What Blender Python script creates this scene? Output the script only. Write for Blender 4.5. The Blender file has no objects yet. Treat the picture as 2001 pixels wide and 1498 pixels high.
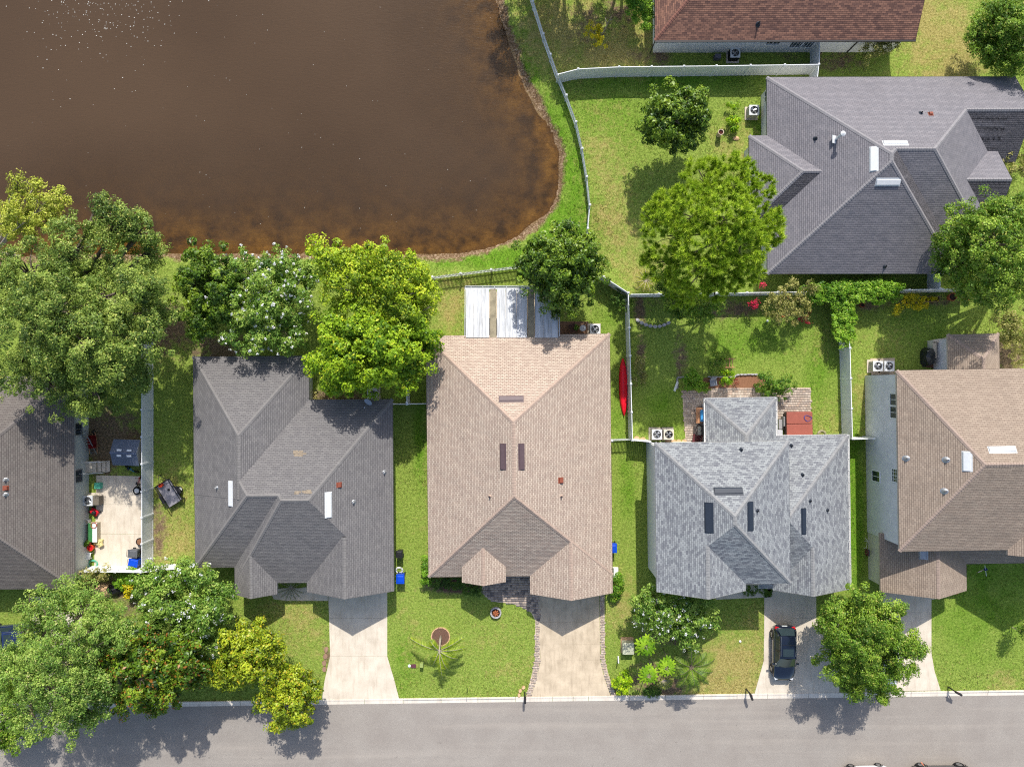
import bpy, math, random
import numpy as np
from mathutils import Vector, Matrix, geometry

SC = bpy.context.scene
COL = SC.collection
R = math.radians
rnd = random.Random(7)
RNG = np.random.default_rng(11)

# ---------------------------------------------------------------- camera, sky, sun, exposure
CAM_H = 59.0
FPX = 1389.0          # focal length in pixels of the 2001 px wide photograph
CX, CY = 1000.5, 749.0
cam = bpy.data.cameras.new('camera')
cam.sensor_fit = 'HORIZONTAL'
cam.sensor_width = 36.0
cam.lens = 36.0 * FPX / 2001.0
cam.clip_start = 0.5
cam.clip_end = 3000
camo = bpy.data.objects.new('camera', cam)
camo.location = (0, 0, CAM_H)
COL.objects.link(camo)
SC.camera = camo

SUN_DIR = Vector((-0.09, -0.97, -1.0)).normalized()     # the way the light travels
SUN_EL = math.asin(-SUN_DIR.z)
SUN_AZ = math.atan2(-SUN_DIR.x, -SUN_DIR.y)
w = bpy.data.worlds.new('World')
SC.world = w
w.use_nodes = True
nt = w.node_tree
sky = nt.nodes.new('ShaderNodeTexSky')
sky.sky_type = 'NISHITA'
sky.sun_disc = False
sky.sun_elevation = SUN_EL
sky.sun_rotation = SUN_AZ
sky.air_density = 1.0
sky.dust_density = 2.0
nt.links.new(sky.outputs[0], nt.nodes['Background'].inputs[0])
nt.nodes['Background'].inputs[1].default_value = 0.15
sl = bpy.data.lights.new('sun', 'SUN')
sl.energy = 4.0
sl.angle = R(0.53)
sl.color = (1.0, 0.965, 0.90)
so = bpy.data.objects.new('sun', sl)
so.rotation_euler = SUN_DIR.to_track_quat('-Z', 'Y').to_euler()
so.location = (5, 40, 60)
COL.objects.link(so)
SC.view_settings.view_transform = 'Standard'
SC.view_settings.look = 'None'
SC.view_settings.gamma = 1.0
SC.view_settings.exposure = 0.38
SC.render.engine = 'CYCLES'
SC.cycles.use_denoising = False
SC.cycles.filter_width = 1.15
SC.cycles.max_bounces = 6
SC.cycles.diffuse_bounces = 3
SC.cycles.glossy_bounces = 2
SC.cycles.transmission_bounces = 4
SC.cycles.transparent_max_bounces = 6
SC.cycles.caustics_reflective = False
SC.cycles.caustics_refractive = False

# ---------------------------------------------------------------- helpers
def G(px, py, z=0.0):
    """surveyed photo position -> ground-plan metres for a point at height z"""
    k = (CAM_H - z) / FPX
    return ((px - CX) * k, (CY - py) * k)

def G3(px, py, z=0.0):
    x, y = G(px, py, z)
    return Vector((x, y, z))

EXCL = []             # plan polygons where no grass grows
MPP = CAM_H / FPX      # metres per photo pixel on the ground

def lin(c):
    """sRGB 0-255 -> linear"""
    o = []
    for v in c:
        v = v / 255.0
        o.append(v / 12.92 if v <= 0.04045 else ((v + 0.055) / 1.055) ** 2.4)
    return tuple(o)

class NT:
    """tiny node-tree builder"""
    def __init__(self, name):
        self.m = bpy.data.materials.new(name)
        self.m.use_nodes = True
        self.t = self.m.node_tree
        self.b = self.t.nodes['Principled BSDF']
        self.out = self.t.nodes['Material Output']
    def n(self, typ, **kw):
        nd = self.t.nodes.new('ShaderNode' + typ)
        for k, v in kw.items():
            setattr(nd, k, v)
        return nd
    def l(self, a, b):
        self.t.links.new(a, b)
    def val(self, sock, v):
        if hasattr(v, 'is_output') or hasattr(v, 'links'):
            self.l(v, sock)
        else:
            sock.default_value = v
    def coord(self, kind='Object'):
        return self.n('TexCoord').outputs[kind]
    def pos(self):
        return self.n('NewGeometry').outputs['Position']
    def noise(self, vec, scale, detail=3, rough=0.6, dist=0.0):
        nd = self.n('TexNoise')
        self.l(vec, nd.inputs['Vector'])
        nd.inputs['Scale'].default_value = scale
        nd.inputs['Detail'].default_value = detail
        nd.inputs['Roughness'].default_value = rough
        nd.inputs['Distortion'].default_value = dist
        return nd.outputs['Fac']
    def ramp(self, fac, stops):
        nd = self.n('ValToRGB')
        els = nd.color_ramp.elements
        while len(els) < len(stops):
            els.new(0.5)
        for e, (p, c) in zip(els, stops):
            e.position = p
            e.color = (*c[:3], 1.0) if len(c) >= 3 else (c[0],) * 3 + (1.0,)
        self.l(fac, nd.inputs[0])
        return nd.outputs[0]
    def fr(self, fac, a, b, lo=0.0, hi=1.0):
        nd = self.n('MapRange')
        self.l(fac, nd.inputs[0])
        for i, v in enumerate((a, b, lo, hi)):
            nd.inputs[i + 1].default_value = v
        return nd.outputs[0]
    def mix(self, fac, a, b, mode='MIX'):
        nd = self.n('Mix', data_type='RGBA', blend_type=mode)
        self.val(nd.inputs[0], fac)
        for sock, v in ((nd.inputs[6], a), (nd.inputs[7], b)):
            if isinstance(v, (tuple, list)):
                sock.default_value = (*v[:3], 1.0)
            else:
                self.l(v, sock)
        return nd.outputs[2]
    def math(self, op, a, b=0.0):
        nd = self.n('Math', operation=op)
        self.val(nd.inputs[0], a)
        self.val(nd.inputs[1], b)
        return nd.outputs[0]
    def bump(self, h, strength=0.3, dist=0.02):
        nd = self.n('Bump')
        nd.inputs['Strength'].default_value = strength
        nd.inputs['Distance'].default_value = dist
        self.l(h, nd.inputs['Height'])
        self.l(nd.outputs[0], self.b.inputs['Normal'])
    def attr(self, name, out='Fac'):
        nd = self.n('Attribute', attribute_name=name)
        return nd.outputs[out]
    def base(self, c):
        if isinstance(c, (tuple, list)):
            self.b.inputs['Base Color'].default_value = (*c[:3], 1.0)
        else:
            self.l(c, self.b.inputs['Base Color'])
    def set(self, rough=0.7, metal=0.0, spec=0.3):
        self.b.inputs['Roughness'].default_value = rough
        self.b.inputs['Metallic'].default_value = metal
        self.b.inputs['Specular IOR Level'].default_value = spec

_mats = {}
def plain(name, rgb, rough=0.6, metal=0.0, var=0.12, scale=6.0, spec=0.3, bump=0.0):
    """a painted / moulded surface: base colour with slight procedural wear; rgb is linear"""
    if name in _mats:
        return _mats[name]
    t = NT(name)
    f = t.noise(t.coord('Object'), scale, 4, 0.65)
    f2 = t.noise(t.coord('Object'), scale * 9, 2, 0.5)
    ff = t.math('ADD', t.math('MULTIPLY', f, 0.7), t.math('MULTIPLY', f2, 0.3))
    d = tuple(max(0, c * (1 - var * 1.6)) for c in rgb)
    u = tuple(min(1, c * (1 + var)) for c in rgb)
    t.base(t.ramp(ff, [(0.3, d), (0.7, u)]))
    t.set(rough, metal, spec)
    if bump:
        t.bump(f2, bump, 0.01)
    _mats[name] = t.m
    return t.m

def tag(o, label=None, cat=None, group=None, kind=None):
    if label: o['label'] = label
    if cat: o['category'] = cat
    if group: o['group'] = group
    if kind: o['kind'] = kind
    return o

def empty(name, loc=(0, 0, 0), rz=0.0, label=None, cat=None, group=None, parent=None):
    o = bpy.data.objects.new(name, None)
    o.location = loc
    o.rotation_euler = (0, 0, rz)
    o.empty_display_size = 0.2
    COL.objects.link(o)
    if parent: o.parent = parent
    return tag(o, label, cat, group)

def link_mesh(name, me, mat=None, parent=None, loc=(0, 0, 0), rz=0.0):
    if mat is not None:
        me.materials.append(mat)
    o = bpy.data.objects.new(name, me)
    o.location = loc
    o.rotation_euler = (0, 0, rz)
    COL.objects.link(o)
    if parent: o.parent = parent
    return o

def copy_tree(o, parent=None):
    c = o.copy()
    COL.objects.link(c)
    c.parent = parent
    for ch in list(o.children):
        copy_tree(ch, c)
    return c

class MB:
    def __init__(self):
        self.v, self.f, self.uv = [], [], []
    def add(self, vs, fs):
        b = len(self.v)
        self.v += [tuple(v) for v in vs]
        self.f += [tuple(b + i for i in f) for f in fs]
        return self
    def box(self, c, s, rz=0.0, rx=0.0, ry=0.0, taper=1.0):
        hx, hy, hz = s[0] / 2, s[1] / 2, s[2] / 2
        M = Matrix.Rotation(rz, 3, 'Z') @ Matrix.Rotation(ry, 3, 'Y') @ Matrix.Rotation(rx, 3, 'X')
        vs = []
        for z in (-1, 1):
            t = taper if z > 0 else 1.0
            for x, y in ((-1, -1), (1, -1), (1, 1), (-1, 1)):
                vs.append(M @ Vector((x * hx * t, y * hy * t, z * hz)) + Vector(c))
        return self.add(vs, [(3, 2, 1, 0), (4, 5, 6, 7), (0, 1, 5, 4), (1, 2, 6, 5), (2, 3, 7, 6), (3, 0, 4, 7)])
    def bar(self, a, b, w, h=None):
        """box beam from a to b"""
        a, b = Vector(a), Vector(b)
        h = h or w
        d = (b - a)
        L = d.length
        if L < 1e-6: return self
        d.normalize()
        up = Vector((0, 0, 1)) if abs(d.z) < 0.95 else Vector((0, 1, 0))
        s = d.cross(up).normalized()
        u = s.cross(d)
        vs = []
        for p in (a, b):
            for sx, sy in ((-1, -1), (1, -1), (1, 1), (-1, 1)):
                vs.append(p + s * (sx * w / 2) + u * (sy * h / 2))
        return self.add(vs, [(0, 1, 2, 3), (7, 6, 5, 4), (0, 4, 5, 1), (1, 5, 6, 2), (2, 6, 7, 3), (3, 7, 4, 0)])
    def tube(self, pts, rad, n=8, caps=True):
        pts = [Vector(p) for p in pts]
        if not isinstance(rad, (list, tuple)):
            rad = [rad] * len(pts)
        b = len(self.v)
        prev = None
        for i, p in enumerate(pts):
            d = (pts[min(i + 1, len(pts) - 1)] - pts[max(i - 1, 0)])
            d.normalize() if d.length > 1e-9 else None
            up = Vector((0, 0, 1)) if abs(d.z) < 0.9 else Vector((1, 0, 0))
            s = d.cross(up).normalized()
            if prev is not None and s.dot(prev) < 0:
                s = -s
            prev = s
            u = s.cross(d)
            for k in range(n):
                a = 2 * math.pi * k / n
                self.v.append(tuple(p + (s * math.cos(a) + u * math.sin(a)) * rad[i]))
        for i in range(len(pts) - 1):
            for k in range(n):
                a0 = b + i * n + k
                a1 = b + i * n + (k + 1) % n
                self.f.append((a0, a1, a1 + n, a0 + n))
        if caps:
            self.f.append(tuple(b + k for k in range(n))[::-1])
            self.f.append(tuple(b + (len(pts) - 1) * n + k for k in range(n)))
        return self
    def lathe(self, prof, c=(0, 0, 0), n=20, sx=1.0, sy=1.0, open_top=False):
        """prof: list of (r,z)"""
        rows = []
        for r, z in prof:
            if r < 1e-6:
                self.v.append((c[0], c[1], c[2] + z)); rows.append([len(self.v) - 1] * n)
            else:
                rows.append(list(range(len(self.v), len(self.v) + n)))
                for k in range(n):
                    a = 2 * math.pi * k / n
                    self.v.append((c[0] + r * sx * math.cos(a), c[1] + r * sy * math.sin(a), c[2] + z))
        for p, q in zip(rows[:-1], rows[1:]):
            for k in range(n):
                k1 = (k + 1) % n
                f = [p[k], p[k1], q[k1], q[k]]
                f = [v for i, v in enumerate(f) if v not in f[:i]]
                if len(f) > 2: self.f.append(tuple(f))
        if len(prof) == 2 and prof[0][0] < 1e-6: return self
        if prof[0][0] > 1e-6: self.f.append(tuple(rows[0])[::-1])
        if prof[-1][0] > 1e-6 and not open_top: self.f.append(tuple(rows[-1]))
        return self
    def prism(self, poly, z0, z1):
        """vertical prism from a simple plan polygon"""
        poly = [(p[0], p[1]) for p in poly]
        ar = sum(poly[i][0] * poly[(i + 1) % len(poly)][1] - poly[(i + 1) % len(poly)][0] * poly[i][1] for i in range(len(poly)))
        if ar < 0: poly = poly[::-1]
        n = len(poly)
        vs = [(x, y, z0) for x, y in poly] + [(x, y, z1) for x, y in poly]
        fs = [tuple(range(n, 2 * n)), tuple(range(n))[::-1]]
        fs += [(i, (i + 1) % n, n + (i + 1) % n, n + i) for i in range(n)]
        return self.add(vs, fs)
    def build(self, name, mat, parent=None, loc=(0, 0, 0), rz=0.0, smooth=False, bevel=0.0):
        me = bpy.data.meshes.new(name)
        me.from_pydata(self.v, [], self.f)
        me.update()
        if smooth:
            me.polygons.foreach_set('use_smooth', [True] * len(me.polygons))
        o = link_mesh(name, me, mat, parent, loc, rz)
        if bevel:
            m = o.modifiers.new('bevel', 'BEVEL')
            m.width = bevel
            m.segments = 2
            m.limit_method = 'ANGLE'
        return o

def np_mesh(name, V, F, mat=None, parent=None, cols=None, smooth=False):
    """fast mesh from numpy arrays; F is (n,3) or (n,4)"""
    me = bpy.data.meshes.new(name)
    V = np.asarray(V, dtype=np.float32)
    F = np.asarray(F, dtype=np.int32)
    k = F.shape[1]
    me.vertices.add(len(V))
    me.vertices.foreach_set('co', V.ravel())
    me.loops.add(F.size)
    me.loops.foreach_set('vertex_index', F.ravel())
    me.polygons.add(len(F))
    me.polygons.foreach_set('loop_start', np.arange(0, F.size, k, dtype=np.int32))
    if smooth:
        me.polygons.foreach_set('use_smooth', np.ones(len(F), dtype=bool))
    me.update(calc_edges=True)
    if cols is not None:
        a = me.color_attributes.new('tint', 'FLOAT_COLOR', 'POINT')
        c4 = np.ones((len(V), 4), dtype=np.float32)
        c4[:, :3] = cols
        a.data.foreach_set('color', c4.ravel())
    return link_mesh(name, me, mat, parent)

def smooth_path(pts, n=6):
    """Catmull-Rom through 2D/3D points"""
    P = [np.array(p, float) for p in pts]
    P = [2 * P[0] - P[1]] + P + [2 * P[-1] - P[-2]]
    out = []
    for i in range(1, len(P) - 2):
        for k in range(n):
            t = k / n
            a, b, c, d = P[i - 1], P[i], P[i + 1], P[i + 2]
            out.append(0.5 * ((2 * b) + (c - a) * t + (2 * a - 5 * b + 4 * c - d) * t * t + (3 * b - a - 3 * c + d) * t ** 3))
    out.append(P[-2])
    return [tuple(o) for o in out]
# ---------------------------------------------------------------- ground with the pond basin
SHORE_PX = [(955, -190), (966, -90), (975, 0), (986, 35), (1001, 80), (1014, 120), (1033, 165), (1058, 210), (1080, 250), (1096, 300), (1097, 345),
            (1086, 390), (1062, 426), (1024, 454), (985, 474), (940, 488), (885, 497), (800, 499), (700, 500), (600, 498), (440, 499), (330, 497),
            (180, 499), (60, 502), (-80, 520), (-300, 530)]
shore = np.array([G(*p) for p in smooth_path(SHORE_PX, 5)])
pond_poly = np.vstack([shore, [G(-700, 530), G(-700, -500), G(955, -500)]])

def in_poly(X, Y, poly):
    ins = np.zeros(X.shape, bool)
    n = len(poly)
    for i in range(n):
        x0, y0 = poly[i]
        x1, y1 = poly[(i + 1) % n]
        c = ((y0 > Y) != (y1 > Y))
        with np.errstate(divide='ignore', invalid='ignore'):
            xi = (x1 - x0) * (Y - y0) / (y1 - y0) + x0
        ins ^= c & (X < xi)
    return ins

def dist_poly(X, Y, P):
    d = np.full(X.shape, 1e9)
    for i in range(len(P) - 1):
        ax, ay = P[i]; bx, by = P[i + 1]
        vx, vy = bx - ax, by - ay
        t = np.clip(((X - ax) * vx + (Y - ay) * vy) / (vx * vx + vy * vy), 0, 1)
        d = np.minimum(d, np.hypot(X - ax - t * vx, Y - ay - t * vy))
    return d

def vnoise(X, Y, s, seed):
    """smooth value noise in numpy"""
    r = np.random.default_rng(seed)
    T = r.random((64, 64))
    x, y = X * s, Y * s
    xi, yi = np.floor(x).astype(int), np.floor(y).astype(int)
    fx, fy = x - xi, y - yi
    fx, fy = fx * fx * (3 - 2 * fx), fy * fy * (3 - 2 * fy)
    g = lambda a, b: T[a % 64, b % 64]
    return (g(xi, yi) * (1 - fx) + g(xi + 1, yi) * fx) * (1 - fy) + (g(xi, yi + 1) * (1 - fx) + g(xi + 1, yi + 1) * fx) * fy

WATER_Z = -0.32
def grass_basin(X, Y):
    ins = in_poly(X, Y, pond_poly)
    d = dist_poly(X, Y, shore)
    d = d + (vnoise(X, Y, 0.9, 3) - 0.5) * 0.5
    # bank: a short step at the shore, a long shallow shelf, then the deep pond
    prof = np.interp(np.where(ins, d, -d), [-1.4, -0.45, 0.0, 0.5, 2.2, 5.0, 9.0, 16.0], [0.0, -0.06, -0.30, -0.40, -0.55, -0.95, -1.6, -2.0])
    z = prof + np.where(ins, (vnoise(X, Y, 0.5, 5) - 0.5) * 0.12, 0)
    return z, np.where(ins, d, -d)

# wear of the lawns: (px, py, rx, ry, strength)
LUSH = [(1112, 440, 95, 60, 0.9), (960, 505, 130, 22, 1), (1085, 300, 40, 130, 0.9), (1030, 130, 30, 120, 0.8), (1120, 340, 26, 110, 0.9),
        (1190, 230, 110, 80, .5), (1320, 160, 190, 25, .7), (1500, 245, 40, 60, .6), (1470, 660, 130, 60, .5), (1390, 800, 60, 50, .7), (1300, 800, 60, 60, .5),
        (1600, 720, 40, 100, .5), (1800, 640, 90, 60, .35), (1930, 1180, 130, 150, .5), (1670, 1000, 18, 180, 1), (820, 860, 14, 110, .7), (790, 1300, 40, 90, .5),
        (1225, 950, 22, 90, .5), (1010, 1150, 30, 40, .4), (1185, 640, 40, 60, .4), (1210, 800, 20, 100, .5)]
DRY = [(1090, 60, 90, 90, 1.0), (1190, 105, 110, 40, 1.0), (1230, 60, 60, 70, .8), (1180, 290, 50, 90, .55), (1200, 420, 50, 100, .75), (1250, 520, 60, 60, .6),
       (1440, 290, 50, 60, .5), (1850, 110, 90, 70, 1.0), (1830, 40, 80, 80, 1.0), (330, 1060, 60, 60, .9), (330, 980, 50, 80, .5), (590, 1220, 60, 70, .55), (545, 1190, 60, 40, .5),
       (1440, 1290, 70, 55, 1.0), (1400, 1340, 100, 40, 1.0), (1470, 1230, 40, 50, .5), (1215, 1180, 30, 70, .6), (880, 600, 40, 50, .75), (900, 560, 50, 20, .6),
       (860, 1000, 30, 200, .35), (950, 1250, 80, 40, .3), (1290, 1330, 40, 50, .6), (805, 1250, 30, 60, .4), (1960, 1330, 40, 25, .5), (1620, 830, 40, 60, .4),
       (1600, 680, 30, 40, .35), (1690, 770, 25, 60, .6), (1740, 660, 50, 40, .3), (790, 1180, 30, 60, .3), (1370, 760, 30, 30, .3), (300, 660, 60, 60, .6), (1000, 1300, 60, 40, .35)]
DIRT = [(1150, 40, 60, 60, .55), (1210, 25, 50, 40, .6), (1285, 110, 30, 25, .8), (1245, 110, 30, 20, .6), (215, 860, 70, 60, 1.3), (200, 905, 40, 30, 1.2), (330, 640, 50, 60, .9), (430, 680, 60, 30, 1.2),
        (310, 1040, 18, 60, .9), (660, 780, 90, 18, 1.2), (1250, 610, 14, 40, .9), (1252, 690, 12, 60, .8), (1330, 700, 20, 60, .6), (1400, 600, 50, 25, .9),
        (1450, 605, 40, 20, .9), (1265, 1330, 40, 45, .8), (1310, 1340, 50, 30, .9), (1350, 1300, 40, 40, .7), (1300, 1230, 60, 40, .7), (1900, 670, 40, 30, .5), (1965, 690, 50, 40, 1.2),
        (1520, 180, 30, 15, .3), (1560, 110, 60, 20, .5), (1640, 120, 60, 25, .8), (1290, 560, 40, 50, .6), (1215, 1345, 30, 22, .6), (640, 1280, 14, 40, .7), (1700, 590, 40, 20, .9),
        (1800, 585, 60, 14, .7), (1830, 590, 60, 12, .6), (240, 1150, 70, 30, 1.0), (260, 1190, 30, 30, .8), (890, 1145, 60, 14, 1.2), (1120, 600, 40, 40, .4)]
def blobs(X, Y, L, seed):
    a = np.zeros(X.shape)
    for i, (px, py, rx, ry, s) in enumerate(L):
        cx, cy = G(px, py)
        q = ((X - cx) / (rx * MPP)) ** 2 + ((Y - cy) / (ry * MPP)) ** 2
        a = np.maximum(a, s * np.exp(-q * 0.9))
    n = vnoise(X, Y, 1.1, seed) * 0.6 + vnoise(X, Y, 3.1, seed + 1) * 0.4
    return np.clip(a * (0.45 + 1.1 * n), 0, 1.3)

def axis(a0, a1, c):
    core = np.arange(a0, a1 + 1e-6, c)
    out = np.array([2, 5, 10, 20, 45, 100, 250, 600, 1500.0])
    return np.concatenate([a0 - out[::-1], core, a1 + out])
gx = axis(-46, 46, 0.27)
gy = axis(-35, 40, 0.27)
X, Y = np.meshgrid(gx, gy)
Z, SD = grass_basin(X, Y)
Z = Z + np.where(SD < -1.5, (vnoise(X, Y, 0.25, 9) - 0.5) * 0.05, 0) * (np.abs(X) < 60)
far = (np.abs(X) > 47) | (np.abs(Y) > 41)
Z = np.where(far & (SD < 0), 0.0, Z)
Z = np.where(Y < -24.0, np.minimum(Z, -0.0) * 0.0 - 0.03, Z)
NX, NY = len(gx), len(gy)
idx = np.arange(NX * NY).reshape(NY, NX)
F = np.stack([idx[:-1, :-1], idx[:-1, 1:], idx[1:, 1:], idx[1:, :-1]], -1).reshape(-1, 4)
ground = np_mesh('ground', np.stack([X, Y, Z], -1).reshape(-1, 3), F, None, smooth=True)
for nm, arr in (('lush', blobs(X, Y, LUSH, 21)), ('dry', blobs(X, Y, DRY, 31)), ('dirt', blobs(X, Y, DIRT, 41)), ('shore', SD)):
    at = ground.data.attributes.new(nm, 'FLOAT', 'POINT')
    at.data.foreach_set('value', arr.ravel().astype(np.float32))
tag(ground, kind='structure')

def ground_z(x, y):
    z, sd = grass_basin(np.array([x]), np.array([y]))
    return float(z[0])

def grass_material():
    t = NT('lawn and pond bed')
    p = t.pos()
    n1 = t.noise(p, 0.55, 4, 0.6)
    n2 = t.noise(p, 2.2, 5, 0.7)
    n3 = t.noise(p, 6.5, 6, 0.82)
    n4 = t.noise(p, 30.0, 3, 0.8)
    mid = t.ramp(n3, [(0.30, lin((78, 95, 32))), (0.5, lin((131, 153, 64))), (0.70, lin((178, 190, 98)))])
    lush = t.ramp(n3, [(0.30, lin((52, 86, 16))), (0.5, lin((98, 138, 36))), (0.70, lin((142, 172, 62)))])
    dry = t.ramp(n3, [(0.30, lin((108, 100, 50))), (0.5, lin((168, 152, 92))), (0.70, lin((206, 186, 130)))])
    dirt = t.ramp(n3, [(0.30, lin((66, 52, 42))), (0.5, lin((116, 94, 78))), (0.70, lin((166, 140, 120)))])
    c = t.mix(t.fr(t.math('ADD', t.attr('lush'), t.math('MULTIPLY', n1, 0.5)), 0.42, 0.95), mid, lush)
    df = t.math('ADD', t.attr('dry'), t.math('MULTIPLY', t.math('SUBTRACT', n2, 0.5), 1.5))
    df = t.math('ADD', df, t.math('MULTIPLY', t.math('SUBTRACT', n1, 0.5), 1.1))
    c = t.mix(t.math('MULTIPLY', t.fr(df, 0.2, 0.92), 0.85), c, dry)
    ef = t.math('ADD', t.attr('dirt'), t.math('MULTIPLY', t.math('SUBTRACT', n2, 0.5), 1.6))
    c = t.mix(t.math('MULTIPLY', t.fr(ef, 0.35, 0.8), 0.92), c, dirt)
    # mud and leaf litter at the water's edge, sand and weed on the pond bed
    sh = t.math('ADD', t.attr('shore'), t.math('MULTIPLY', t.math('SUBTRACT', n2, 0.5), 1.1))
    mud = t.ramp(n3, [(0.32, lin((62, 44, 28))), (0.5, lin((120, 96, 70))), (0.68, lin((196, 172, 146)))])
    c = t.mix(t.fr(sh, -0.55, -0.2), c, mud)
    bedn = t.noise(p, 0.8, 4, 0.6)
    bed = t.ramp(bedn, [(0.34, lin((80, 66, 42))), (0.5, lin((150, 124, 82))), (0.7, lin((200, 170, 118)))])
    c = t.mix(t.fr(sh, 0.1, 0.6), c, bed)
    t.base(c)
    t.set(0.95, 0, 0.1)
    h = t.math('ADD', t.math('MULTIPLY', n4, 0.5), n3)
    t.bump(h, 0.9, 0.09)
    return t.m
ground.data.materials.append(grass_material())

# ---------------------------------------------------------------- water
wx = np.concatenate([np.arange(-46, 8, 0.5)])
wy = np.arange(8.0, 44, 0.5)
WX, WY = np.meshgrid(np.concatenate([[-400, -200, -100, -60], wx]), np.concatenate([wy, [60, 100, 200, 400]]))
_, WSD = grass_basin(WX, WY)
keep = WSD > -1.6
idx = np.arange(WX.size).reshape(WX.shape)
F = np.stack([idx[:-1, :-1], idx[:-1, 1:], idx[1:, 1:], idx[1:, :-1]], -1).reshape(-1, 4)
F = F[keep.ravel()[F].any(1)]
water = np_mesh('pond_water', np.stack([WX, WY, np.full(WX.shape, WATER_Z)], -1).reshape(-1, 3), F, None, smooth=True)
at = water.data.attributes.new('depth', 'FLOAT', 'POINT')
at.data.foreach_set('value', (WSD).ravel().astype(np.float32))
tag(water, kind='structure')
def water_material():
    t = NT('tannin brown pond water')
    p = t.pos()
    nn = t.noise(p, 0.35, 4, 0.6)
    d = t.math('ADD', t.attr('depth'), t.math('MULTIPLY', t.math('SUBTRACT', nn, 0.5), 3.0))
    opaque = t.ramp(t.fr(d, 0.0, 11.0), [(0.0, (0.16,)), (0.18, (0.46,)), (0.45, (0.74,)), (1.0, (0.985,))])
    big = t.noise(p, 0.07, 3, 0.5)
    murk = t.n('BsdfDiffuse')
    t.l(t.ramp(big, [(0.35, lin((72, 56, 41))), (0.65, lin((79, 62, 46)))]), murk.inputs[0])
    tr = t.n('BsdfTransparent')
    tr.inputs[0].default_value = (0.82, 0.68, 0.40, 1)
    m1 = t.n('MixShader')
    t.l(opaque, m1.inputs[0]); t.l(tr.outputs[0], m1.inputs[1]); t.l(murk.outputs[0], m1.inputs[2])
    gl = t.n('BsdfGlossy')
    gl.inputs['Roughness'].default_value = 0.12
    fres = t.n('Fresnel'); fres.inputs[0].default_value = 1.33
    mp = t.n('Mapping'); mp.inputs['Scale'].default_value = (1.0, 3.2, 1.0); mp.inputs['Rotation'].default_value = (0, 0, R(-28))
    t.l(p, mp.inputs[0])
    wv = t.noise(mp.outputs[0], 2.2, 3, 0.55, 0.6)
    bm = t.n('Bump'); bm.inputs['Strength'].default_value = 0.22; bm.inputs['Distance'].default_value = 0.05
    t.l(wv, bm.inputs['Height'])
    t.l(bm.outputs[0], murk.inputs['Normal']); t.l(bm.outputs[0], gl.inputs['Normal']); t.l(bm.outputs[0], fres.inputs['Normal'])
    m2 = t.n('MixShader')
    t.l(fres.outputs[0], m2.inputs[0]); t.l(m1.outputs[0], m2.inputs[1]); t.l(gl.outputs[0], m2.inputs[2])
    t.l(m2.outputs[0], t.out.inputs[0])
    t.t.nodes.remove(t.b)
    return t.m
water.data.materials.append(water_material())

# ---------------------------------------------------------------- road, kerb, drives
def asphalt_mat():
    t = NT('asphalt')
    p = t.pos()
    a = t.noise(p, 26, 3, 0.8)
    b = t.noise(p, 0.5, 4, 0.6)
    c = t.noise(p, 90, 1, 0.5)
    col = t.ramp(a, [(0.25, lin((106, 101, 96))), (0.5, lin((147, 140, 132))), (0.78, lin((190, 181, 170)))])
    col = t.mix(t.math('MULTIPLY', t.fr(b, 0.35, 0.7), 0.4), col, lin((128, 119, 112)))
    mp = t.n('Mapping'); mp.inputs['Scale'].default_value = (0.03, 0.8, 1.0); t.l(p, mp.inputs[0])
    tr = t.noise(mp.outputs[0], 1.0, 3, 0.6)
    col = t.mix(t.math('MULTIPLY', t.fr(tr, 0.5, 0.72), 0.35), col, lin((176, 166, 154)))
    blot = t.noise(p, 1.6, 3, 0.7)
    col = t.mix(t.math('MULTIPLY', t.fr(blot, 0.66, 0.74), 0.45), col, lin((96, 90, 86)))
    t.base(col); t.set(0.9, 0, 0.2)
    t.bump(t.math('ADD', a, c), 0.5, 0.01)
    return t.m
ASPHALT = asphalt_mat()
def concrete_mat(name, c0, c1, stain):
    t = NT(name)
    p = t.pos()
    a = t.noise(p, 0.9, 5, 0.62)
    b = t.noise(p, 30, 3, 0.7)
    mp = t.n('Mapping'); mp.inputs['Scale'].default_value = (3.0, 0.45, 1.0)
    t.l(p, mp.inputs[0])
    s = t.noise(mp.outputs[0], 1.3, 4, 0.6)
    col = t.ramp(a, [(0.3, c0), (0.7, c1)])
    col = t.mix(t.math('MULTIPLY', t.fr(b, 0.3, 0.8), 0.22), col, tuple(x * 0.7 for x in c0))
    col = t.mix(t.math('MULTIPLY', t.fr(s, 0.50, 0.72), 0.42), col, stain)
    t.base(col); t.set(0.85, 0, 0.2)
    t.bump(b, 0.25, 0.01)
    return t.m
CONC = concrete_mat('pale concrete', lin((196, 184, 166)), lin((220, 208, 190)), lin((166, 150, 130)))
CONC_OLD = concrete_mat('stained concrete', lin((178, 162, 138)), lin((212, 194, 168)), lin((140, 124, 104)))
CONC_KERB = concrete_mat('kerb concrete', lin((206, 196, 182)), lin((224, 214, 200)), lin((170, 158, 142)))

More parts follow.
